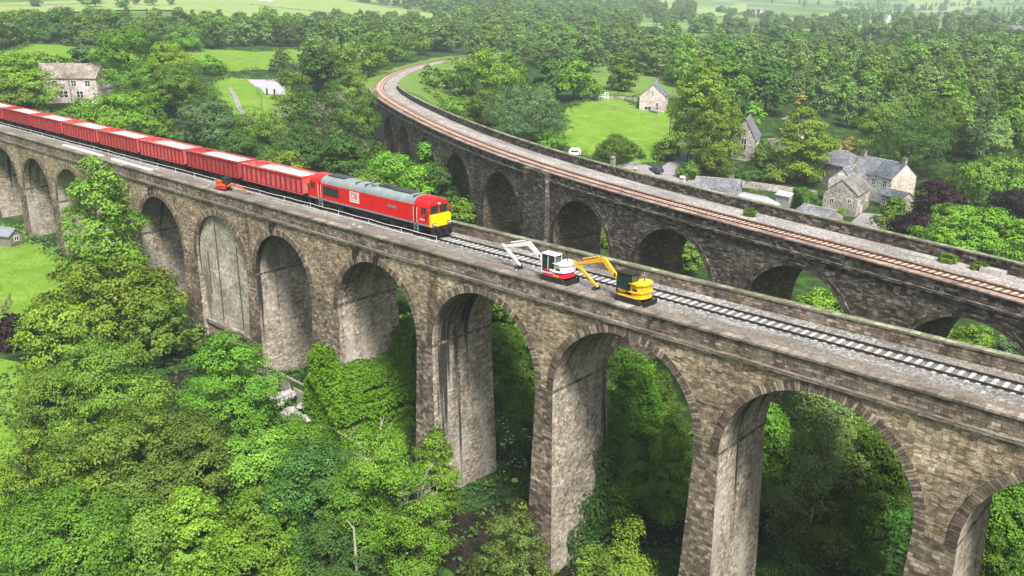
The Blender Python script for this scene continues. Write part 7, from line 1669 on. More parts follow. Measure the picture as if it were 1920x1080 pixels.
(-15, 696, 0.97), (-8, 699, 1.15), (0, 702, 0.61), (12, 709, 0.89), (16, 713, 0.92), (-134, 821, 1.05), (-124, 825, 0.73), (-113, 828, 0.69), (-110, 828, 0.82), (-98, 833, 0.74),
(-87, 837, 1.14), (-80, 837, 1.07), (-66, 843, 0.92), (-54, 847, 0.91), (-47, 850, 0.65), (-38, 850, 0.68), (-30, 855, 0.84), (-17, 857, 0.86), (-9, 859, 0.8), (-727, 2020, 0.92),
(-733, 2027, 0.86), (-735, 2036, 0.66), (-740, 2045, 0.62), (-746, 2052, 1.1), (-747, 2057, 0.9), (-770, 2102, 1.11), (-776, 2110, 0.69), (-782, 2121, 0.7), (-784, 2126, 0.94), (-788, 2135, 0.98),
(-792, 2140, 0.98), (-796, 2148, 1.01), (-800, 2157, 1.1), (-805, 2163, 0.66), (-828, 2209, 0.82), (-832, 2216, 1.08), (-839, 2228, 0.75), (-839, 2232, 1.08), (-845, 2242, 1.15), (-852, 2249, 0.71),
(-855, 2260, 0.78), (-858, 2267, 0.88), (-865, 2276, 0.92), (-870, 2285, 1.06), (-875, 2297, 0.97), (-878, 2305, 1.09), (-267, 629, 0.92), (-270, 641, 1.06), (-275, 649, 0.98), (-287, 693, 1.05),
(-290, 702, 0.89), (-293, 714, 1.06), (-294, 720, 0.99), (-298, 728, 0.81), (-304, 740, 1.01), (-304, 754, 0.97), (-309, 759, 0.69), (-311, 769, 1.02), (-313, 777, 0.71), (-317, 788, 0.9),
(-319, 799, 0.95), (-323, 807, 0.68), (-325, 821, 0.68), (-330, 827, 0.8), (-331, 839, 0.72), (-336, 850, 0.94), (-339, 857, 1.14), (-244, 871, 0.62), (-252, 879, 0.98), (-257, 886, 0.62),
(-263, 892, 0.99), (-270, 902, 0.82), (-276, 906, 1.14), (-278, 915, 1.04), (-288, 922, 0.7), (-289, 925, 0.83), (-296, 937, 1.03), (-302, 942, 0.98), (-308, 948, 0.96), (-314, 953, 0.7),
(-317, 959, 1.02), (-322, 967, 1.1), (-332, 975, 0.66), (-337, 984, 0.9), (-343, 990, 1.08), (-300, 779, 0.93), (-288, 787, 0.7), (-250, 810, 0.95), (-241, 817, 1.07), (-231, 823, 0.99),
(-224, 827, 0.65), (-215, 833, 1.04), (-210, 839, 0.69), (-206, 840, 0.8), (-197, 846, 1.09), (-188, 852, 0.6), (-181, 859, 0.99), (-172, 865, 1.08), (-162, 870, 0.87), (-154, 878, 1.02),
(-147, 880, 0.87), (-140, 883, 0.68), (-132, 893, 0.98), (-124, 896, 0.92), (-118, 899, 0.81), (-111, 905, 0.64), (-353, 1004, 0.94), (-361, 1012, 0.94), (-365, 1021, 0.85), (-369, 1032, 0.61),
(-372, 1040, 0.94), (-380, 1050, 0.62), (-383, 1062, 0.66), (-389, 1069, 0.96), (-395, 1078, 0.96), (-416, 1116, 0.98), (-418, 1124, 1.05), (-424, 1128, 0.89), (-428, 1140, 1.06), (-433, 1147, 1.11),
(-437, 1156, 0.65), (-444, 1163, 0.73), (-446, 1175, 0.76), (-453, 1185, 0.97), (-459, 1196, 0.92), (-464, 1204, 1.01), (-472, 1214, 0.63), (-476, 1225, 0.77), (-479, 1236, 0.88), (-485, 1244, 0.85),
(-493, 1256, 0.98), (-497, 1261, 1.15), (-497, 1266, 1.03), (-501, 1273, 0.89), (-507, 1279, 0.93), (-511, 1285, 0.63), (-514, 1294, 1.12), (-520, 1306, 1.12), (-527, 1315, 0.89), (-158, 524, 1.36),
(-93, 534, 1.5), (-191, 540, 1.13), (-148, 533, 1.0), (-103, 564, 1.23), (-168, 535, 1.32), (-123, 580, 1.12), (-175, 541, 1.25), (-174, 567, 1.14), (-94, 528, 1.28), (-89, 538, 1.35),
(-141, 584, 1.08), (-103, 551, 1.44), (-149, 520, 1.58), (-90, 522, 1.46), (-168, 554, 0.94), (-117, 588, 1.0), (-117, 515, 1.46), (-147, 542, 1.23), (-154, 571, 1.5), (-180, 548, 1.17),
(-173, 544, 1.24), (-121, 559, 1.25), (-99, 521, 1.38), (-203, 1045, 1.14), (-262, 999, 1.43), (-330, 1044, 1.34), (-140, 1013, 1.18), (-210, 947, 1.17), (-263, 1010, 0.96), (-242, 961, 1.1),
(-221, 956, 1.59), (-240, 943, 0.93), (-269, 1049, 0.98), (-278, 1062, 1.12), (-235, 1042, 1.57), (-160, 1054, 1.5), (-318, 1016, 1.45), (-152, 1005, 1.35), (-211, 968, 1.03), (-277, 1073, 1.2),
(-252, 993, 0.94), (-221, 1077, 1.44), (-334, 985, 1.03), (-194, 1007, 1.52), (-154, 991, 1.14), (-301, 967, 1.36), (-222, 944, 1.06), (-740, 1643, 1.08), (-846, 1717, 1.37), (-605, 1690, 1.31),
(-741, 1817, 1.07), (-550, 1736, 1.42), (-628, 1830, 0.94), (-522, 1759, 1.52), (-665, 1740, 1.44), (-572, 1668, 1.37), (-536, 1647, 1.59), (-563, 1797, 1.02), (-692, 1839, 1.38), (-749, 1814, 1.53),
(-568, 1719, 1.01), (-523, 1780, 1.32), (-590, 1635, 0.92), (-791, 1817, 0.9), (-596, 1748, 1.55), (-772, 1713, 1.37), (-550, 1693, 1.39), (-780, 1723, 1.13), (-827, 1803, 0.99), (-561, 1818, 1.26),
(-654, 1793, 1.34), (-98, 546, 1.41), (-52, 552, 1.32), (-83, 611, 1.12), (-95, 610, 1.29), (-126, 595, 0.98), (-76, 616, 1.05), (-85, 573, 1.45), (-91, 598, 1.08), (-149, 594, 1.25),
(-84, 538, 1.24), (-86, 593, 1.6), (-142, 557, 1.58), (-125, 591, 1.48), (-150, 581, 1.23), (-147, 577, 0.97), (-122, 558, 0.98), (-106, 557, 1.06), (-69, 618, 1.35), (-63, 543, 1.09),
(-104, 578, 1.32), (-63, 589, 1.59), (-61, 590, 1.54), (-116, 539, 1.36), (-107, 590, 0.91), (-582, 1969, 1.56), (-515, 2044, 1.15), (-331, 2088, 1.46), (-389, 1989, 1.56), (-339, 2017, 1.17),
(-584, 2098, 1.45), (-284, 1982, 1.26), (-368, 1994, 1.38), (-296, 2013, 1.38), (-277, 1981, 1.28), (-371, 2127, 1.04), (-473, 2067, 1.57), (-286, 2062, 1.3), (-381, 2012, 0.98), (-254, 2058, 1.04),
(-543, 1991, 1.28), (-360, 1987, 1.02), (-413, 1919, 0.9), (-391, 1984, 1.33), (-504, 2112, 0.95), (-231, 2054, 1.37), (-291, 2087, 0.92), (-442, 2176, 1.32), (-440, 2045, 1.33), (-179, 735, 0.93),
(-108, 786, 0.93), (-184, 803, 1.4), (-205, 815, 0.96), (-222, 779, 1.44), (-93, 787, 1.28), (-178, 799, 1.53), (-117, 727, 1.51), (-154, 716, 1.31), (-213, 814, 1.54), (-230, 764, 1.5),
(-235, 766, 1.03), (-183, 777, 1.39), (-218, 796, 1.33), (-191, 763, 1.23), (-237, 789, 1.51), (-132, 772, 1.59), (-121, 747, 1.47), (-116, 730, 1.4), (-207, 809, 1.52), (-170, 760, 1.54),
(-147, 809, 1.22), (-133, 801, 1.36), (-117, 763, 0.99), (-258, 537, 0.91), (-183, 581, 1.02), (-212, 522, 1.05), (-249, 530, 1.0), (-280, 548, 1.13), (-210, 566, 1.24), (-251, 549, 1.42),
(-216, 594, 1.47), (-191, 549, 1.26), (-191, 593, 1.16), (-165, 559, 1.49), (-229, 593, 1.11), (-252, 545, 1.36), (-210, 536, 1.2), (-205, 527, 1.27), (-285, 531, 1.02), (-300, 551, 1.55),
(-290, 560, 1.5), (-261, 533, 1.36), (-227, 524, 1.35), (-240, 547, 1.1), (-198, 596, 1.04), (-277, 542, 1.31), (-256, 563, 1.47), (-267, 874, 1.02), (-273, 897, 1.27), (-304, 832, 1.36),
(-329, 853, 1.4), (-204, 902, 1.24), (-302, 817, 1.03), (-216, 858, 1.47), (-252, 829, 0.9), (-170, 836, 1.19), (-198, 813, 1.41), (-201, 859, 1.02), (-193, 825, 1.07), (-174, 820, 1.53),
(-300, 832, 0.96), (-269, 809, 1.37), (-318, 820, 1.39), (-264, 844, 1.07), (-276, 818, 1.12), (-279, 799, 0.99), (-154, 862, 0.96), (-156, 810, 1.52), (-249, 885, 1.05), (-180, 855, 1.44),
(-258, 879, 1.05), (-134, 544, 1.42), (-300, 596, 1.19), (-292, 916, 1.49), (-156, 603, 1.28), (-140, 514, 1.1), (-98, 538, 0.99), (-131, 516, 1.47), (-280, 502, 1.46), (-155, 591, 1.12),
(-288, 768, 1.07), (-338, 619, 1.38), (-308, 596, 1.46), (-168, 683, 0.97), (-211, 978, 0.91), (-227, 817, 0.96), (-323, 651, 1.23), (-238, 471, 1.15), (-82, 582, 1.4), (-156, 540, 1.21),
(-92, 587, 1.25), (-312, 556, 1.21), (-170, 592, 1.08), (-175, 505, 1.12), (-362, 645, 1.2), (-270, 748, 1.41), (-623, 551, 1.42), (-637, 631, 1.75), (-649, 597, 1.13), (-733, 726, 1.27),
(-722, 581, 1.56), (-729, 650, 1.73), (-667, 592, 1.44), (-762, 658, 1.13), (-700, 608, 1.58), (-757, 585, 1.23), (-634, 613, 1.19), (-776, 594, 1.71), (-638, 542, 1.57), (-571, 519, 1.33),
(-736, 643, 1.68), (-720, 660, 1.2), (-762, 579, 1.31), (-777, 767, 1.57), (-673, 586, 1.12), (-767, 613, 1.42), (-727, 675, 1.51), (-720, 718, 1.54), (-583, 550, 1.35), (-688, 582, 1.31),
(-747, 606, 1.21), (-679, 563, 1.16), (-657, 275, 1.48), (-614, 223, 1.57), (-717, 271, 1.26), (-610, 243, 1.46), (-690, 245, 1.55), (-611, 183, 1.19), (-662, 307, 1.34), (-644, 281, 1.55),
(-845, 1126, 1.34), (-792, 911, 1.46), (-716, 871, 1.36), (-691, 954, 1.91), (-747, 755, 1.67), (-709, 770, 1.89), (-717, 909, 1.48), (-634, 598, 1.31), (-697, 1144, 1.82), (-725, 741, 1.85),
(-789, 933, 1.43), (-864, 1086, 1.62), (-832, 1079, 1.79), (-779, 903, 1.47), (-805, 1062, 1.42), (-779, 948, 1.72), (-787, 1039, 1.5), (-863, 968, 1.92), (-794, 929, 1.37), (-758, 1085, 1.32),
(-772, 935, 1.64), (-798, 1112, 1.69), (-672, 730, 1.55), (-741, 1054, 1.55), (-757, 961, 1.78), (-648, 590, 1.9), (-814, 1125, 1.43), (-852, 1012, 1.41), (-766, 826, 1.9), (-593, 540, 1.48),
(-658, 941, 2.0), (-842, 1191, 1.38), (-630, 734, 1.85), (-703, 907, 1.55), (-803, 1182, 1.97), (-675, 761, 1.77), (-711, 952, 1.75), (-737, 771, 1.69), (-583, 535, 1.78), (-835, 1140, 1.78),
(-771, 794, 1.7), (-728, 951, 1.36), (-666, 1081, 1.65), (-760, 879, 2.0), (-668, 1008, 1.83), (-652, 666, 1.88), (-642, 763, 1.56), (-830, 1030, 1.6), (-778, 1064, 1.97), (-867, 1109, 1.36),
(-638, 876, 1.93), (-892, 1272, 1.49), (-841, 974, 1.31), (-723, 923, 1.37), (-653, 945, 1.66), (-671, 875, 1.97), (-734, 875, 1.96), (-698, 704, 1.58), (-805, 1113, 1.52), (-693, 758, 1.52),
(-643, 884, 1.82), (-896, 1474, 1.46), (-583, 528, 1.84), (-717, 985, 1.88), (-801, 1171, 1.78), (-764, 773, 1.31), (-640, 836, 1.73), (-688, 938, 1.33), (-759, 1218, 1.94), (-731, 1055, 1.45),
(-765, 947, 1.62), (-795, 847, 1.54), (-900, 1321, 1.8), (-636, 688, 1.6), (-874, 1097, 1.91), (-860, 1178, 1.54), (-720, 932, 1.89), (-656, 744, 1.53), (-636, 574, 1.56), (-809, 882, 1.38),
(-677, 661, 1.86), (-682, 802, 1.73), (-782, 1297, 1.92), (-654, 628, 1.58), (-671, 888, 1.39), (-695, 790, 1.63), (-820, 992, 1.94), (-684, 786, 1.9), (-737, 826, 1.36), (-663, 888, 1.96),
(-868, 1063, 1.52), (-848, 1001, 1.87), (-643, 625, 1.74), (-682, 827, 1.64), (-623, 573, 1.36), (-729, 1007, 1.57), (-635, 695, 1.42), (-679, 737, 1.89), (-712, 835, 1.66), (-635, 846, 1.49),
(-609, 573, 1.59), (-688, 735, 1.54), (-836, 1201, 1.58), (-766, 1086, 1.64), (-628, 688, 1.84), (-802, 1001, 1.98), (-740, 1116, 1.68), (-685, 983, 1.71), (-649, 710, 1.47), (-661, 753, 1.88),
(-817, 889, 1.45), (-808, 937, 1.85), (-687, 652, 1.69), (-787, 1020, 1.33), (-781, 986, 1.51), (-879, 1138, 1.43), (-704, 989, 1.53), (-781, 854, 1.39), (-634, 770, 1.89), (-588, 545, 1.36),
(-640, 614, 1.78), (-713, 847, 1.52), (-875, 1148, 1.41), (-638, 956, 1.53), (-610, 550, 1.64), (-770, 1263, 1.88), (-807, 1048, 1.74), (-620, 675, 1.54), (-626, 783, 1.9), (-705, 1043, 1.77),
(-23, 265, 1.2), (-45, 261, 1.04), (-79, 333, 1.22), (-38, 204, 1.16), (-51, 320, 1.29), (-74, 234, 1.02), (-17, 310, 0.95), (-30, 200, 1.29), (-16, 249, 1.04), (-36, 267, 1.07),
(-28, 208, 1.02), (-76, 251, 1.13), (-58, 252, 1.26), (-86, 306, 1.11), (-79, 305, 1.17), (-8, 276, 1.29), (-36, 328, 1.12), (16, 160, 0.96), (-24, 342, 1.1), (-60, 219, 0.96),
(-48, 314, 1.05), (-71, 330, 0.91), (9, 197, 0.92), (-23, 240, 0.94), (-57, 237, 0.97), (-66, 293, 0.95), (-87, 261, 1.29), (-42, 215, 1.17), (-76, 240, 1.13), (-7, 230, 1.12),
(-47, 220, 0.99), (-19, 322, 1.04), (-62, 272, 0.96), (-34, 229, 1.25), (-5, 188, 1.18), (-24, 218, 1.0), (-88, 284, 1.25), (-71, 273, 1.09), (-15, 255, 1.19), (-17, 243, 1.09),
(-46, 268, 1.21), (-66, 251, 1.04), (-27, 330, 1.25), (-16, 190, 0.91), (-70, 343, 1.28), (-20, 255, 1.07), (-31, 315, 1.03), (-92, 268, 1.16), (-11, 216, 1.29), (15, 176, 1.14),
(-55, 210, 1.29), (-24, 249, 1.1), (-34, 323, 0.9), (-11, 208, 1.16), (-82, 263, 1.22), (-55, 307, 0.9), (-78, 320, 1.02), (-76, 285, 0.96), (2, 186, 1.27), (-64, 322, 1.0),
(-96, 342, 1.27), (-29, 266, 1.01), (-86, 294, 1.3), (-58, 266, 1.03), (-42, 234, 1.15), (-81, 290, 1.27), (-96, 310, 0.91), (-13, 237, 1.11), (-18, 261, 0.92), (-94, 326, 1.09),
(-50, 290, 1.0), (-60, 224, 0.91), (-114, 308, 1.12), (-42, 229, 1.12), (-13, 231, 1.22), (-3, 216, 1.12), (-73, 351, 1.19), (-37, 247, 1.13), (-55, 229, 0.99), (-79, 280, 1.11),
(-4, 238, 1.15), (-64, 357, 1.07), (-64, 337, 1.13), (-33, 290, 1.1), (-2, 243, 1.1), (2, 202, 1.11), (-4, 221, 1.08), (-106, 295, 0.99), (-35, 261, 1.19), (-8, 257, 0.93),
(-77, 295, 0.91), (-82, 341, 0.9), (-39, 356, 1.19), (-31, 283, 1.06), (-71, 298, 1.28), (-53, 270, 1.01), (-72, 320, 1.05), (-66, 332, 0.95), (-46, 209, 0.94), (-102, 322, 1.08),
(-95, 334, 1.17), (-23, 189, 1.05), (-89, 300, 1.13), (-72, 225, 1.1), (-53, 294, 1.16), (-76, 260, 1.12), (-17, 302, 1.18), (-62, 239, 1.01), (-39, 363, 1.14), (-115, 326, 1.15),
(-31, 241, 1.11), (-101, 345, 0.97), (-8, 199, 0.96), (-42, 200, 1.0), (-58, 334, 1.22), (-104, 327, 0.94), (-66, 227, 0.9), (-127, 335, 0.97), (-10, 262, 0.93), (-14, 298, 1.08),
]
IVY1 = [(-11.4, -10.0, -5.6, 2.2, -25, -14.8), (-11.4, -9.2, 1.6, 3.0, -25, -12.9), (-14.6, -10.6, -6.6, -5.3, -25, -13.9), (-12.6, -7.6, -7.8, 2.8, -25.5, -19.4), (-14.4, -9.6, -7.6, -5.6, -25, -16.6), (-10.5, -8.6, -6.0, 2.6, -25, -16.8)]
IVY2 = [(19.2, 19.75, 0.6, 2.6, -27, -16.5), (19.3, 19.8, -1.4, 0.6, -27, -21), (19.4, 19.9, -3.4, -1.4, -27, -24)]
HAZE = 0.00025

# ---------------------------------------------------------------- planting
for (x, y, z, h, w, kind, tint, label, dist) in TREES: plant(x, y, z, h, w, kind, tint, label, None, dist)
GL = {'A': ("broadleaf tree among the close-packed wood right of the stone houses", "trees of the wood on the right"),
      'B': ("broadleaf tree among the dense dark wood beyond the bright meadow", "trees of the wood beyond the meadow"),
      'C': ("tree crowding the slope left of the bend in the rear railway", "trees on the slope by the railway bend"),
      'D': ("tree in the long hedgerow behind the meadow at upper left", "hedgerow trees at upper left"),
      'E': ("low bush on the rough bank between the two viaducts behind the wagons", "bushes between the viaducts"),
      'F': ("low filler tree deep between the taller trees of the front thicket", "low trees in the front thicket"),
      'G': ("dark tree in the shaded dell between the two viaducts", "trees in the dell between the viaducts"),
      'I': ("bush on the grassy bank inside the curve of the rear railway", "bushes inside the railway curve")}
for (g, x, y, z, h, w, kind, tint, dist) in FILL: plant(x, y, z, h, w, kind, tint, GL[g][0], GL[g][1], dist)

# far woods and hedgerows: one mass, instances of the far crown meshes
def far_wood():
    pts = np.array(FARWOOD, float)
    zz_ = ground(pts[:, 0], pts[:, 1])
    me = bpy.data.meshes.new("far_woodland")
    v = np.c_[pts[:, :2], zz_ - .3]
    me.vertices.add(len(v)); me.vertices.foreach_set("co", v.ravel().astype(np.float32))
    rng = np.random.RandomState(8)
    for nm, arr in (("sc", pts[:, 2]), ("rz", rng.uniform(0, 6.28, len(v))), ("sq", rng.uniform(.8, 1.25, len(v)))):
        a = me.attributes.new(nm, 'FLOAT', 'POINT'); a.data.foreach_set("value", arr.astype(np.float32))
    a = me.attributes.new("var", 'INT', 'POINT'); a.data.foreach_set("value", rng.randint(0, 4, len(v)).astype(np.int32))
    o = bpy.data.objects.new("far_woodland", me); COL.objects.link(o); o.color = (.125, .22, .055, 1)
    tag(o, "mass of far woods and hedgerows fading up the valley sides", "woodland", kind="stuff")
    ng = bpy.data.node_groups.new("far_wood", 'GeometryNodeTree')
    ng.interface.new_socket("Geometry", in_out='INPUT', socket_type='NodeSocketGeometry'); ng.interface.new_socket("Geometry", in_out='OUTPUT', socket_type='NodeSocketGeometry')
    N, L = ng.nodes, ng.links
    gi, go = N.new("NodeGroupInput"), N.new("NodeGroupOutput"); join = N.new("GeometryNodeJoinGeometry")
    def attr(nm, t='FLOAT'):
        q = N.new("GeometryNodeInputNamedAttribute"); q.data_type = t; q.inputs[0].default_value = nm; return q.outputs[0]
    m2p = N.new("GeometryNodeMeshToPoints"); L.new(gi.outputs[0], m2p.inputs[0])
    cx = N.new("ShaderNodeCombineXYZ"); s1 = attr("sc"); s2 = attr("sq")
    mu = N.new("ShaderNodeMath"); mu.operation = 'MULTIPLY'; L.new(s1, mu.inputs[0]); L.new(s2, mu.inputs[1])
    L.new(mu.outputs[0], cx.inputs[0]); L.new(mu.outputs[0], cx.inputs[1]); L.new(s1, cx.inputs[2])
    rx = N.new("ShaderNodeCombineXYZ"); L.new(attr("rz"), rx.inputs[2])
    cand = []
    for q in COL.objects:
        if q.type == 'MESH' and q.name.startswith("crown") and q.parent and q.parent.get("group", "").startswith(("trees of the wood", "hedgerow")):
            key = next((k_ for k_, v_ in LOD.items() if isinstance(v_, tuple) and v_[0] == q.data), None)
            if key and key[1] == 2 and key[0] in ('round', 'tall') and q.data not in [c_.data for c_ in cand]: cand.append(q)
    for k in range(4):
        src = cand[k % len(cand)]; H0 = max(v.co.z for v in src.data.vertices)
        oi = N.new("GeometryNodeObjectInfo"); oi.inputs[0].default_value = src; oi.transform_space = 'ORIGINAL'
        cmp_ = N.new("FunctionNodeCompare"); cmp_.data_type = 'INT'; cmp_.operation = 'EQUAL'
        ii = [s for s in cmp_.inputs if s.type == 'INT']; L.new(attr("var", 'INT'), ii[0]); ii[1].default_value = k
        ip = N.new("GeometryNodeInstanceOnPoints"); L.new(m2p.outputs[0], ip.inputs['Points']); L.new(cmp_.outputs[0], ip.inputs['Selection'])
        vs = N.new("ShaderNodeVectorMath"); vs.operation = 'SCALE'; vs.inputs['Scale'].default_value = 10.0 / H0; L.new(cx.outputs[0], vs.inputs[0])
        L.new(oi.outputs['Geometry'], ip.inputs['Instance']); L.new(vs.outputs[0], ip.inputs['Scale']); L.new(rx.outputs[0], ip.inputs['Rotation'])
        L.new(ip.outputs[0], join.inputs[0])
    L.new(join.outputs[0], go.inputs[0])
    md = o.modifiers.new("far_wood", 'NODES'); md.node_group = ng
far_wood()

# undergrowth: a carpet of leaves in the valley bottom and on the rough banks
def carpet(name, label, polys, n, size, col, seed, hgt=1.2):
    rng = np.random.RandomState(seed); P = []
    for poly in polys:
        px, py = [p[0] for p in poly], [p[1] for p in poly]
        area = (max(px) - min(px)) * (max(py) - min(py))
        q = rng.uniform(0, 1, (int(n * area / 4000), 2)) * [max(px) - min(px), max(py) - min(py)] + [min(px), min(py)]
        P.append(q[inside(poly, q[:, 0], q[:, 1])])
    q = np.concatenate(P)
    cl = np.sin(q[:, 0] * .9 + 2 * np.sin(q[:, 1] * .5)) * np.sin(q[:, 1] * 1.1 + 1.7 * np.sin(q[:, 0] * .6)); 
    z = ground(q[:, 0], q[:, 1]) + rng.uniform(.0, 1, len(q)) * hgt * np.clip(.45 + .6 * cl, .08, 1)
    nrm = np.array([0, 0, 1.0]) + rng.normal(size=(len(q), 3)) * .55
    me = leaves_mesh(name, np.c_[q, z], nrm, size * rng.uniform(.6, 1.4, len(q)), .5 + .2 * cl + rng.normal(0, .15, len(q)), M_LEAF, rng)
    o = bpy.data.objects.new(name, me); COL.objects.link(o); o.color = (*col, 1)
    tag(o, label, "undergrowth", kind="stuff")
carpet("undergrowth", "dark undergrowth covering the valley floor around the piers", [[(-45, -55), (70, -55), (70, 6), (-42, 6), (-42, -8), (-45, -20)], [(-60, 6), (70, 6), (70, 16), (30, 20), (-10, 28), (-60, 50), (-80, 55)]], 30000, .45, (.050, .115, .020), 3)
carpet("rough_bank", "rough weedy growth on the banks behind the train and inside the railway curve", [[(-150, 15), (-118, 12), (-85, 10), (-62, 12), (-66, 46), (-100, 62), (-150, 70)], BANKGRASS], 13000, .55, (.115, .185, .04), 5, 1.0)

def margins(polys):
    rng = np.random.RandomState(12); P = []
    for poly in polys:
        for i in range(len(poly)):
            a, b = np.array(poly[i]), np.array(poly[(i + 1) % len(poly)]); L_ = np.linalg.norm(b - a); n = int(L_ * 26)
            t = rng.uniform(0, 1, (n, 1)); q = a + (b - a) * t + rng.normal(0, 1.0, (n, 2)); P.append(q)
    q = np.concatenate(P); cl = np.sin(q[:, 0] * .7 + 2 * np.sin(q[:, 1] * .4))
    z = ground(q[:, 0], q[:, 1]) + .1 + rng.uniform(0, 1.3, len(q)) * np.clip(.5 + .6 * cl, .1, 1)
    me = leaves_mesh("field_margin", np.c_[q, z], np.array([0, 0, 1.0]) + rng.normal(size=(len(q), 3)) * .6, rng.uniform(.3, .7, len(q)), .5 + .2 * cl + rng.normal(0, .15, len(q)), M_LEAF, rng)
    o = bpy.data.objects.new("field_margin", me); COL.objects.link(o); o.color = (.085, .15, .03, 1)
    tag(o, "ragged weedy margins and low hedges round the meadows and lawns", "hedge", kind="stuff")
margins([FIELD1, FIELD2, FIELD3, FIELD4, LAWN1])

def leafy_block(name, loc, rz, L, W, H, label, cat, col, seed=1, dens=55, leaf=.3):
    rng = np.random.RandomState(seed); n = int(dens * (2 * H * (L + W) + L * W))
    f = rng.uniform(0, 1, n); p = rng.uniform(-.5, .5, (n, 3)); d = np.zeros((n, 3))
    A = np.array([H * W, H * W, H * L, H * L, L * W]); k = np.searchsorted(np.cumsum(A / A.sum()), f)
    for i, (ax, s) in enumerate(((0, -.5), (0, .5), (1, -.5), (1, .5), (2, .5))): q = k == i; p[q, ax] = s; d[q, ax] = np.sign(s)
    cl = np.sin(p[:, 0] * L * 1.3 + seed) * np.sin(p[:, 1] * W * 1.7 + p[:, 2] * H * 1.5 + seed)
    p = p * [L, W, H] + d * (cl[:, None] * .22 + rng.normal(0, .1, (n, 1))); p[:, 2] += H / 2
    me = leaves_mesh(name, p, d + rng.normal(size=(n, 3)) * .45 + [0, 0, .5], leaf * rng.uniform(.6, 1.3, n), .5 + .15 * cl + rng.normal(0, .15, n), M_LEAF, rng)
    o = bpy.data.objects.new(name, me); COL.objects.link(o); o.location = loc; o.rotation_euler = (0, 0, rz); o.color = (*col, 1)
    return tag(o, label, cat)
leafy_block("hedge", (-14.6, 114.6, gz(-14.6, 114.6)), math.radians(-52), 9.0, 2.6, 4.2, "tall clipped green hedge left of the mossy stone house", "hedge", (.075, .175, .02), 2, 60, .4)
leafy_block("hedge", (-22.5, 110.5, gz(-22, 110)), math.radians(-40), 8.5, 1.6, 2.8, "lower bright hedge behind the pink walled outhouse", "hedge", (.15, .24, .022), 3, 60, .4)

# ivy drowning the foot of the fourth pier: a mound of leaves following the masonry
def ivy(label, boxes, col, seed, dens, leaf):
    rng = np.random.RandomState(seed); PP, NN, TT = [], [], []
    for (x0, x1, y0, y1, z0, z1) in boxes:
        W_, D_, H_ = x1 - x0, y1 - y0, z1 - z0
        n = int(dens * (H_ * (2 * D_ + 2 * W_) + W_ * D_)); A = np.array([H_ * D_, H_ * D_, H_ * W_, H_ * W_, W_ * D_]); k = np.searchsorted(np.cumsum(A / A.sum()), rng.uniform(0, 1, n))
        p = rng.uniform(0, 1, (n, 3)); d = np.zeros((n, 3))
        for i, (ax, s) in enumerate(((0, 0), (0, 1), (1, 0), (1, 1), (2, 1))): q = k == i; p[q, ax] = s; d[q, ax] = 2 * s - 1
        p = p * [W_, D_, H_] + [x0, y0, z0]
        top = np.sin(p[:, 0] * 1.4) * .5 + np.sin(p[:, 0] * 3.1 + p[:, 1]) * .3
        p[:, 2] += np.where(p[:, 2] > z1 - 1.5, top, 0)
        p += d * rng.uniform(-.1, .45, (n, 1)) * (1 + .7 * np.sin(p[:, 2:3] * 1.1 + p[:, 0:1]))
        PP.append(p); NN.append(d + [0, 0, .5] + rng.normal(size=(n, 3)) * .35); TT.append(.5 + .12 * np.sin(p[:, 0] * .8 + p[:, 2] * .5) + rng.normal(0, .13, n))
    P = np.concatenate(PP)
    me = leaves_mesh("ivy", P, np.concatenate(NN), leaf * rng.uniform(.7, 1.3, len(P)), np.concatenate(TT), M_LEAF, rng, .8)
    o = bpy.data.objects.new("ivy", me); COL.objects.link(o); o.color = (*col, 1)
    return tag(o, label, "ivy")
ivy("bright green ivy drowning the foot of the pier left of the first open arch", IVY1, (.105, .25, .010), 4, 75, .3)
ivy("dark ivy climbing the side of the tall pier in the middle of the row", IVY2, (.038, .09, .016), 6, 60, .28)

# ---------------------------------------------------------------- small things in the village and along the lines
def car(loc, rz, label, paint):
    R = empty("parked_car", loc, rz, label, "car")
    b = MB(); b.prism([(-2.1, .35), (2.1, .35), (2.15, .75), (1.2, .92), (-2.05, .95), (-2.15, .6)], -.88, .88, 'y'); b.build("body", paint, R, bevel=.06)
    c = MB(); c.prism([(-1.9, .93), (1.1, .9), (.5, 1.42), (-1.5, 1.45)], -.78, .78, 'y'); c.build("cabin_glass", M_GLASS, R, bevel=.05)
    r = MB(); r.box(-1.5, .5, -.74, .74, 1.42, 1.48); r.build("roof", paint, R, bevel=.03)
    for x in (-1.35, 1.35):
        for y in (-.8, .8): w = MB(); w.cyl((x, y, .32), 'y', .32, .2, 14); w.build("wheel", M_RUBBER, R)
    for y in (-.6, .6): h = MB(); h.box(2.1, 2.16, y - .18, y + .18, .58, .72); h.build("headlight", M_LAMP, R)
    return R
car((-50.6, 113.6, gz(-50.6, 113.6) + .2), math.radians(150), "dark car parked on the lane beyond the rear parapet", plain("car_dark", (.03, .035, .045), .3, .6))
def lamp(loc, label):
    R = empty("street_lamp", loc, 0, label, "street lamp")
    p = MB(); p.tube([(0, 0, -.3), (0, 0, 5.6), (.15, -.1, 6.0), (.9, -.5, 6.2)], [.09, .06, .05, .04], 8); p.build("pole", M_STEEL, R)
    h = MB(); h.box(.7, 1.4, -.65, -.4, 6.15, 6.28); h.build("lamp_head", M_LGREY, R, bevel=.03)
lamp((-43.6, 116.0, gz(-43.6, 116)), "grey street lamp beside the lane below the lime trees")
def pole(loc, h, label):
    R = empty("utility_pole", loc, .4, label, "utility pole")
    p = MB(); p.tube([(0, 0, -.5), (0, 0, h)], [.16, .11], 8); p.build("pole", M_BARK, R)
    a = MB(); a.box(-.7, .7, -.06, .06, h - .6, h - .48); a.build("crossarm", M_BARK, R)
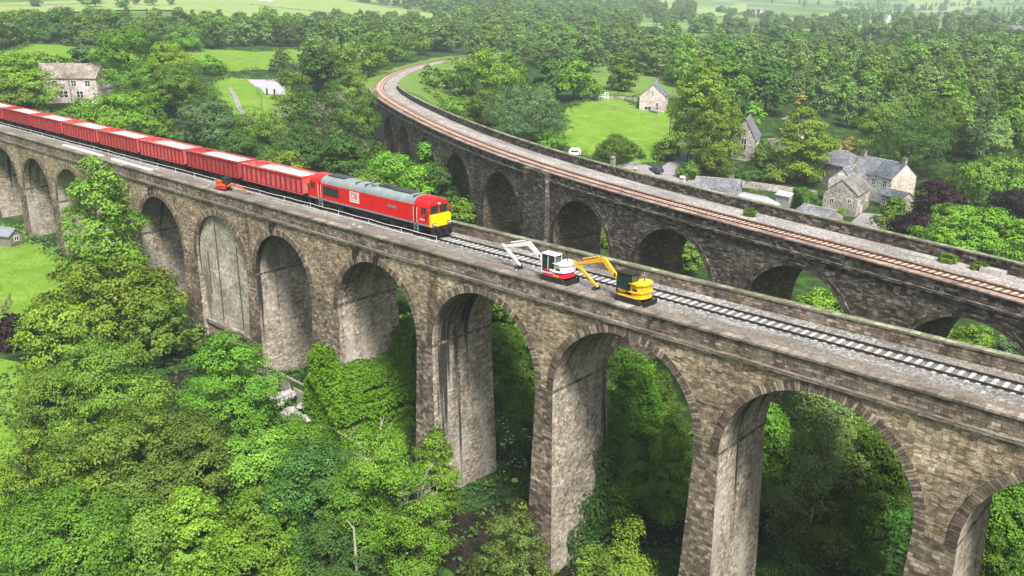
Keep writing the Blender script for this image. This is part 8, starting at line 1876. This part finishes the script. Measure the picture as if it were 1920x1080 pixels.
pole((-66.6, 143.2, gz(-66.6, 143.2)), 8.0, "dark wooden utility pole at the right edge of the bright meadow")
# signal and relay cabinet where the rear line leaves the picture
R = empty("railway_signal", FAR(-150, 7.2, -.2), 0, "slim white signal post beside the far end of the rear track", "signal")
p = MB(); p.tube([(0, 0, -.3), (0, 0, 4.6)], .12, 8); p.build("post", M_WHITE, R); p = MB(); p.box(-.35, .35, -.2, .2, 3.6, 4.7); p.build("signal_head", M_LGREY, R)
p = MB(); p.box(-.6, .6, -.5, .5, 0, 1.7); p.prism([(-.65, 1.7), (.65, 1.7), (0, 1.9)], -.55, .55, 'y'); tag(p.build("cabinet", M_WHITE, None, loc=FAR(-149, 9.4, -.5)), "white trackside cabinet beside the slim signal post", "cabinet")
# pale domed trailer and garden ornaments behind the parapet
R = empty("caravan", (-71.6, 109.5, gz(-71.6, 109.5)), math.radians(35), "white rounded caravan roof showing above the rear parapet", "caravan"); R.scale = (.62, .62, .62)
c = MB(); c.prism([(-2.2, .5), (2.2, .5), (2.3, 1.4), (2.0, 2.2), (1.2, 2.6), (-1.2, 2.6), (-2.0, 2.2), (-2.3, 1.4)], -1.05, 1.05, 'y'); c.build("body", M_WHITE, R, bevel=.15)
w = MB(); w.box(-1.4, 1.4, -1.08, 1.08, 1.35, 1.95); w.build("window", M_GLASS, R)
for y in (-.9, .9): w = MB(); w.cyl((0, y, .32), 'y', .32, .2, 12); w.build("wheel", M_RUBBER, R)
for (x, y), m_, hh, lb in (((-59.4, 108.6), M_MARL, 2.2, "stone gate pier by the lane nearest the white caravan"), ((-52.2, 107.6), M_PINKW, 1.6, "low pinkish planter pier beside the lane"), ((-40.2, 108.4), M_WHITEW, 2.8, "white stone pier at the foot of the street lamp")):
    p = MB(); p.box(-.45, .45, -.45, .45, -.4, hh); p.box(-.55, .55, -.55, .55, hh, hh + .15); p.prism([(-.5, hh + .15), (.5, hh + .15), (0, hh + .5)], -.5, .5)
    tag(p.build("gate_pier", m_, None, loc=(x, y, gz(x, y))), lb, "gate pier")
# meadow gate, court railings, terrace railings, garden fences
def fence(name, pts, h, label, n_r=2, step=2.2, m=None, cat="fence", th=.05):
    R = empty(name, (0, 0, 0), 0, label, cat); m = m or M_WOOD; P = []
    for (x0, y0), (x1, y1) in zip(pts, pts[1:]):
        q = max(1, int(math.hypot(x1 - x0, y1 - y0) / step)); P += [(x0 + (x1 - x0) * k / q, y0 + (y1 - y0) * k / q) for k in range(q)]
    P.append(pts[-1]); Z = [gz(*p) + .1 for p in P]
    for (x, y), z in zip(P, Z): k = MB(); k.tube([(x, y, z - .5), (x, y, z + h)], th * 1.3, 6); k.build("post", m, R)
    for r in range(n_r):
        k = MB(); hh = h * (.95 - r * .8 / max(1, n_r)); k.tube([(x, y, z + hh) for (x, y), z in zip(P, Z)], th, 6); k.build("rail", m, R)
fence("gate", [(-105.6, 161.4), (-101.6, 162.2)], 2.4, "white gate posts and rails at the far left corner of the bright meadow", 3, 1.0, M_WHITE, "gate", .09)
fence("wire_fence", [(-104.0, 154.8), (-97.0, 153.0), (-87, 152.5), (-78, 153)], 1.1, "thin post fence crossing the bright meadow in front of the pink cottage", 1, 4.5, M_WOOD)
fence("field_fence", [(-164.6, 80.0), (-158.0, 77.4), (-150.0, 72.2), (-139, 66)], 1.2, "thin fence between the mown lawn and the paved court", 2, 3.0, M_WOOD)
for (x, y), lb in (((-160.8, 80.9), "dark left gatepost at the corner of the paved court"), ((-159.0, 82.2), "dark right gatepost at the corner of the paved court")):
    k = MB(); k.box(-.17, .17, -.17, .17, -.3, 1.6); k.box(-.22, .22, -.22, .22, 1.6, 1.72); tag(k.build("gatepost", M_BLACK, None, loc=(x, y, gz(x, y))), lb, "gatepost")
fence("terrace_railing", [(-2.6, 124.6), (1.0, 125.6), (5.6, 124.0), (6.4, 119.5)], 1.2, "black terrace railing in front of the lean-to", 6, .9, M_BLACK, "railing", .04)
fence("garden_fence", [(-68, -19.5), (-63.5, -22), (-60, -26.5)], 1.3, "weathered rail fence at the lower edge of the lawn", 3, 1.8, M_WOOD)
k = MB(); k.box(-3.2, 3.2, -1.6, 1.6, .0, .12); k.box(-3.2, 3.2, -1.6, -1.5, .12, .5); o = k.build("garden_deck", M_WOOD, None, loc=(-52.5, -33.0, gz(-52.5, -33) + .3)); o.rotation_euler = (0, 0, .5); tag(o, "grey wooden garden decking at the left edge below the lawn", "decking")
# bare tree in front of the mill house, bare twigs of the willow, snag at the bottom
t = empty("bare_tree", (-157.6, 26.6, gz(-157.6, 26.6)), .3, "leafless grey tree in front of the pale mill house", "tree"); t.scale = (.95, .95, .95)
o = bpy.data.objects.new("trunk", trunk_for('twig', False)); COL.objects.link(o); o.parent = t
for (x, y, sc_, lb) in ((6.4, -14.6, 1.45, "pale dead twigs of the half bare willow before the second free pier"), (10.2, -12.8, 1.1, "smaller spray of dead branches right of the big dead twigs")):
    t = empty("dead_tree", (x, y, gz(x, y)), sc_, lb, "tree"); t.scale = (sc_, sc_, sc_ * .92)
    o = bpy.data.objects.new("trunk", trunk_for('twig', True)); COL.objects.link(o); o.parent = t
k = MB(); g0 = gz(9.6, -19.4); k.tube([(0, 0, -.5), (.1, 0, 4.0), (-.1, .1, 7.6)], [.16, .13, .09], 8); k.tube([(-.1, .1, 7.5), (-.9, .1, 7.9)], [.06, .03], 6); tag(k.build("snag", M_PBARK, None, loc=(9.6, -19.4, g0)), "bare grey stump pole standing at the bottom edge", "dead tree")
# weeds on the empty half of the rear deck
for i, (s_, t_, hh, lb) in enumerate(((168.2, 5.2, .7, "green weed tuft on the rear deck beside the track"), (190.2, 6.4, .5, "low yellowish weed patch on the rear deck left of the white slab"), (193.0, 6.6, .6, "weed tuft beside the white slab on the rear deck"))):
    q = FAR(s_, t_, -.2); leafy_block("weed", q, 0, 1.0, .6, hh, lb, "weed", (.10, .16, .02), 10 + i, 420, .16)

# ---------------------------------------------------------------- haze
hb = MB(); hb.box(-5200, 2200, -800, 6200, -60, 420)
hz_ = hb.build("haze", [], None)
hm = bpy.data.materials.new("haze_air"); hm.use_nodes = True
hn = hm.node_tree.nodes; hl = hm.node_tree.links
for q in list(hn):
    if q.type == 'BSDF_PRINCIPLED': hn.remove(q)
pv = hn.new("ShaderNodeVolumePrincipled"); pv.inputs['Color'].default_value = (.80, .96, .98, 1); pv.inputs['Density'].default_value = HAZE
hl.new(pv.outputs[0], hn["Material Output"].inputs['Volume'])
hz_.data.materials.append(hm)
tag(hz_, kind="stuff")
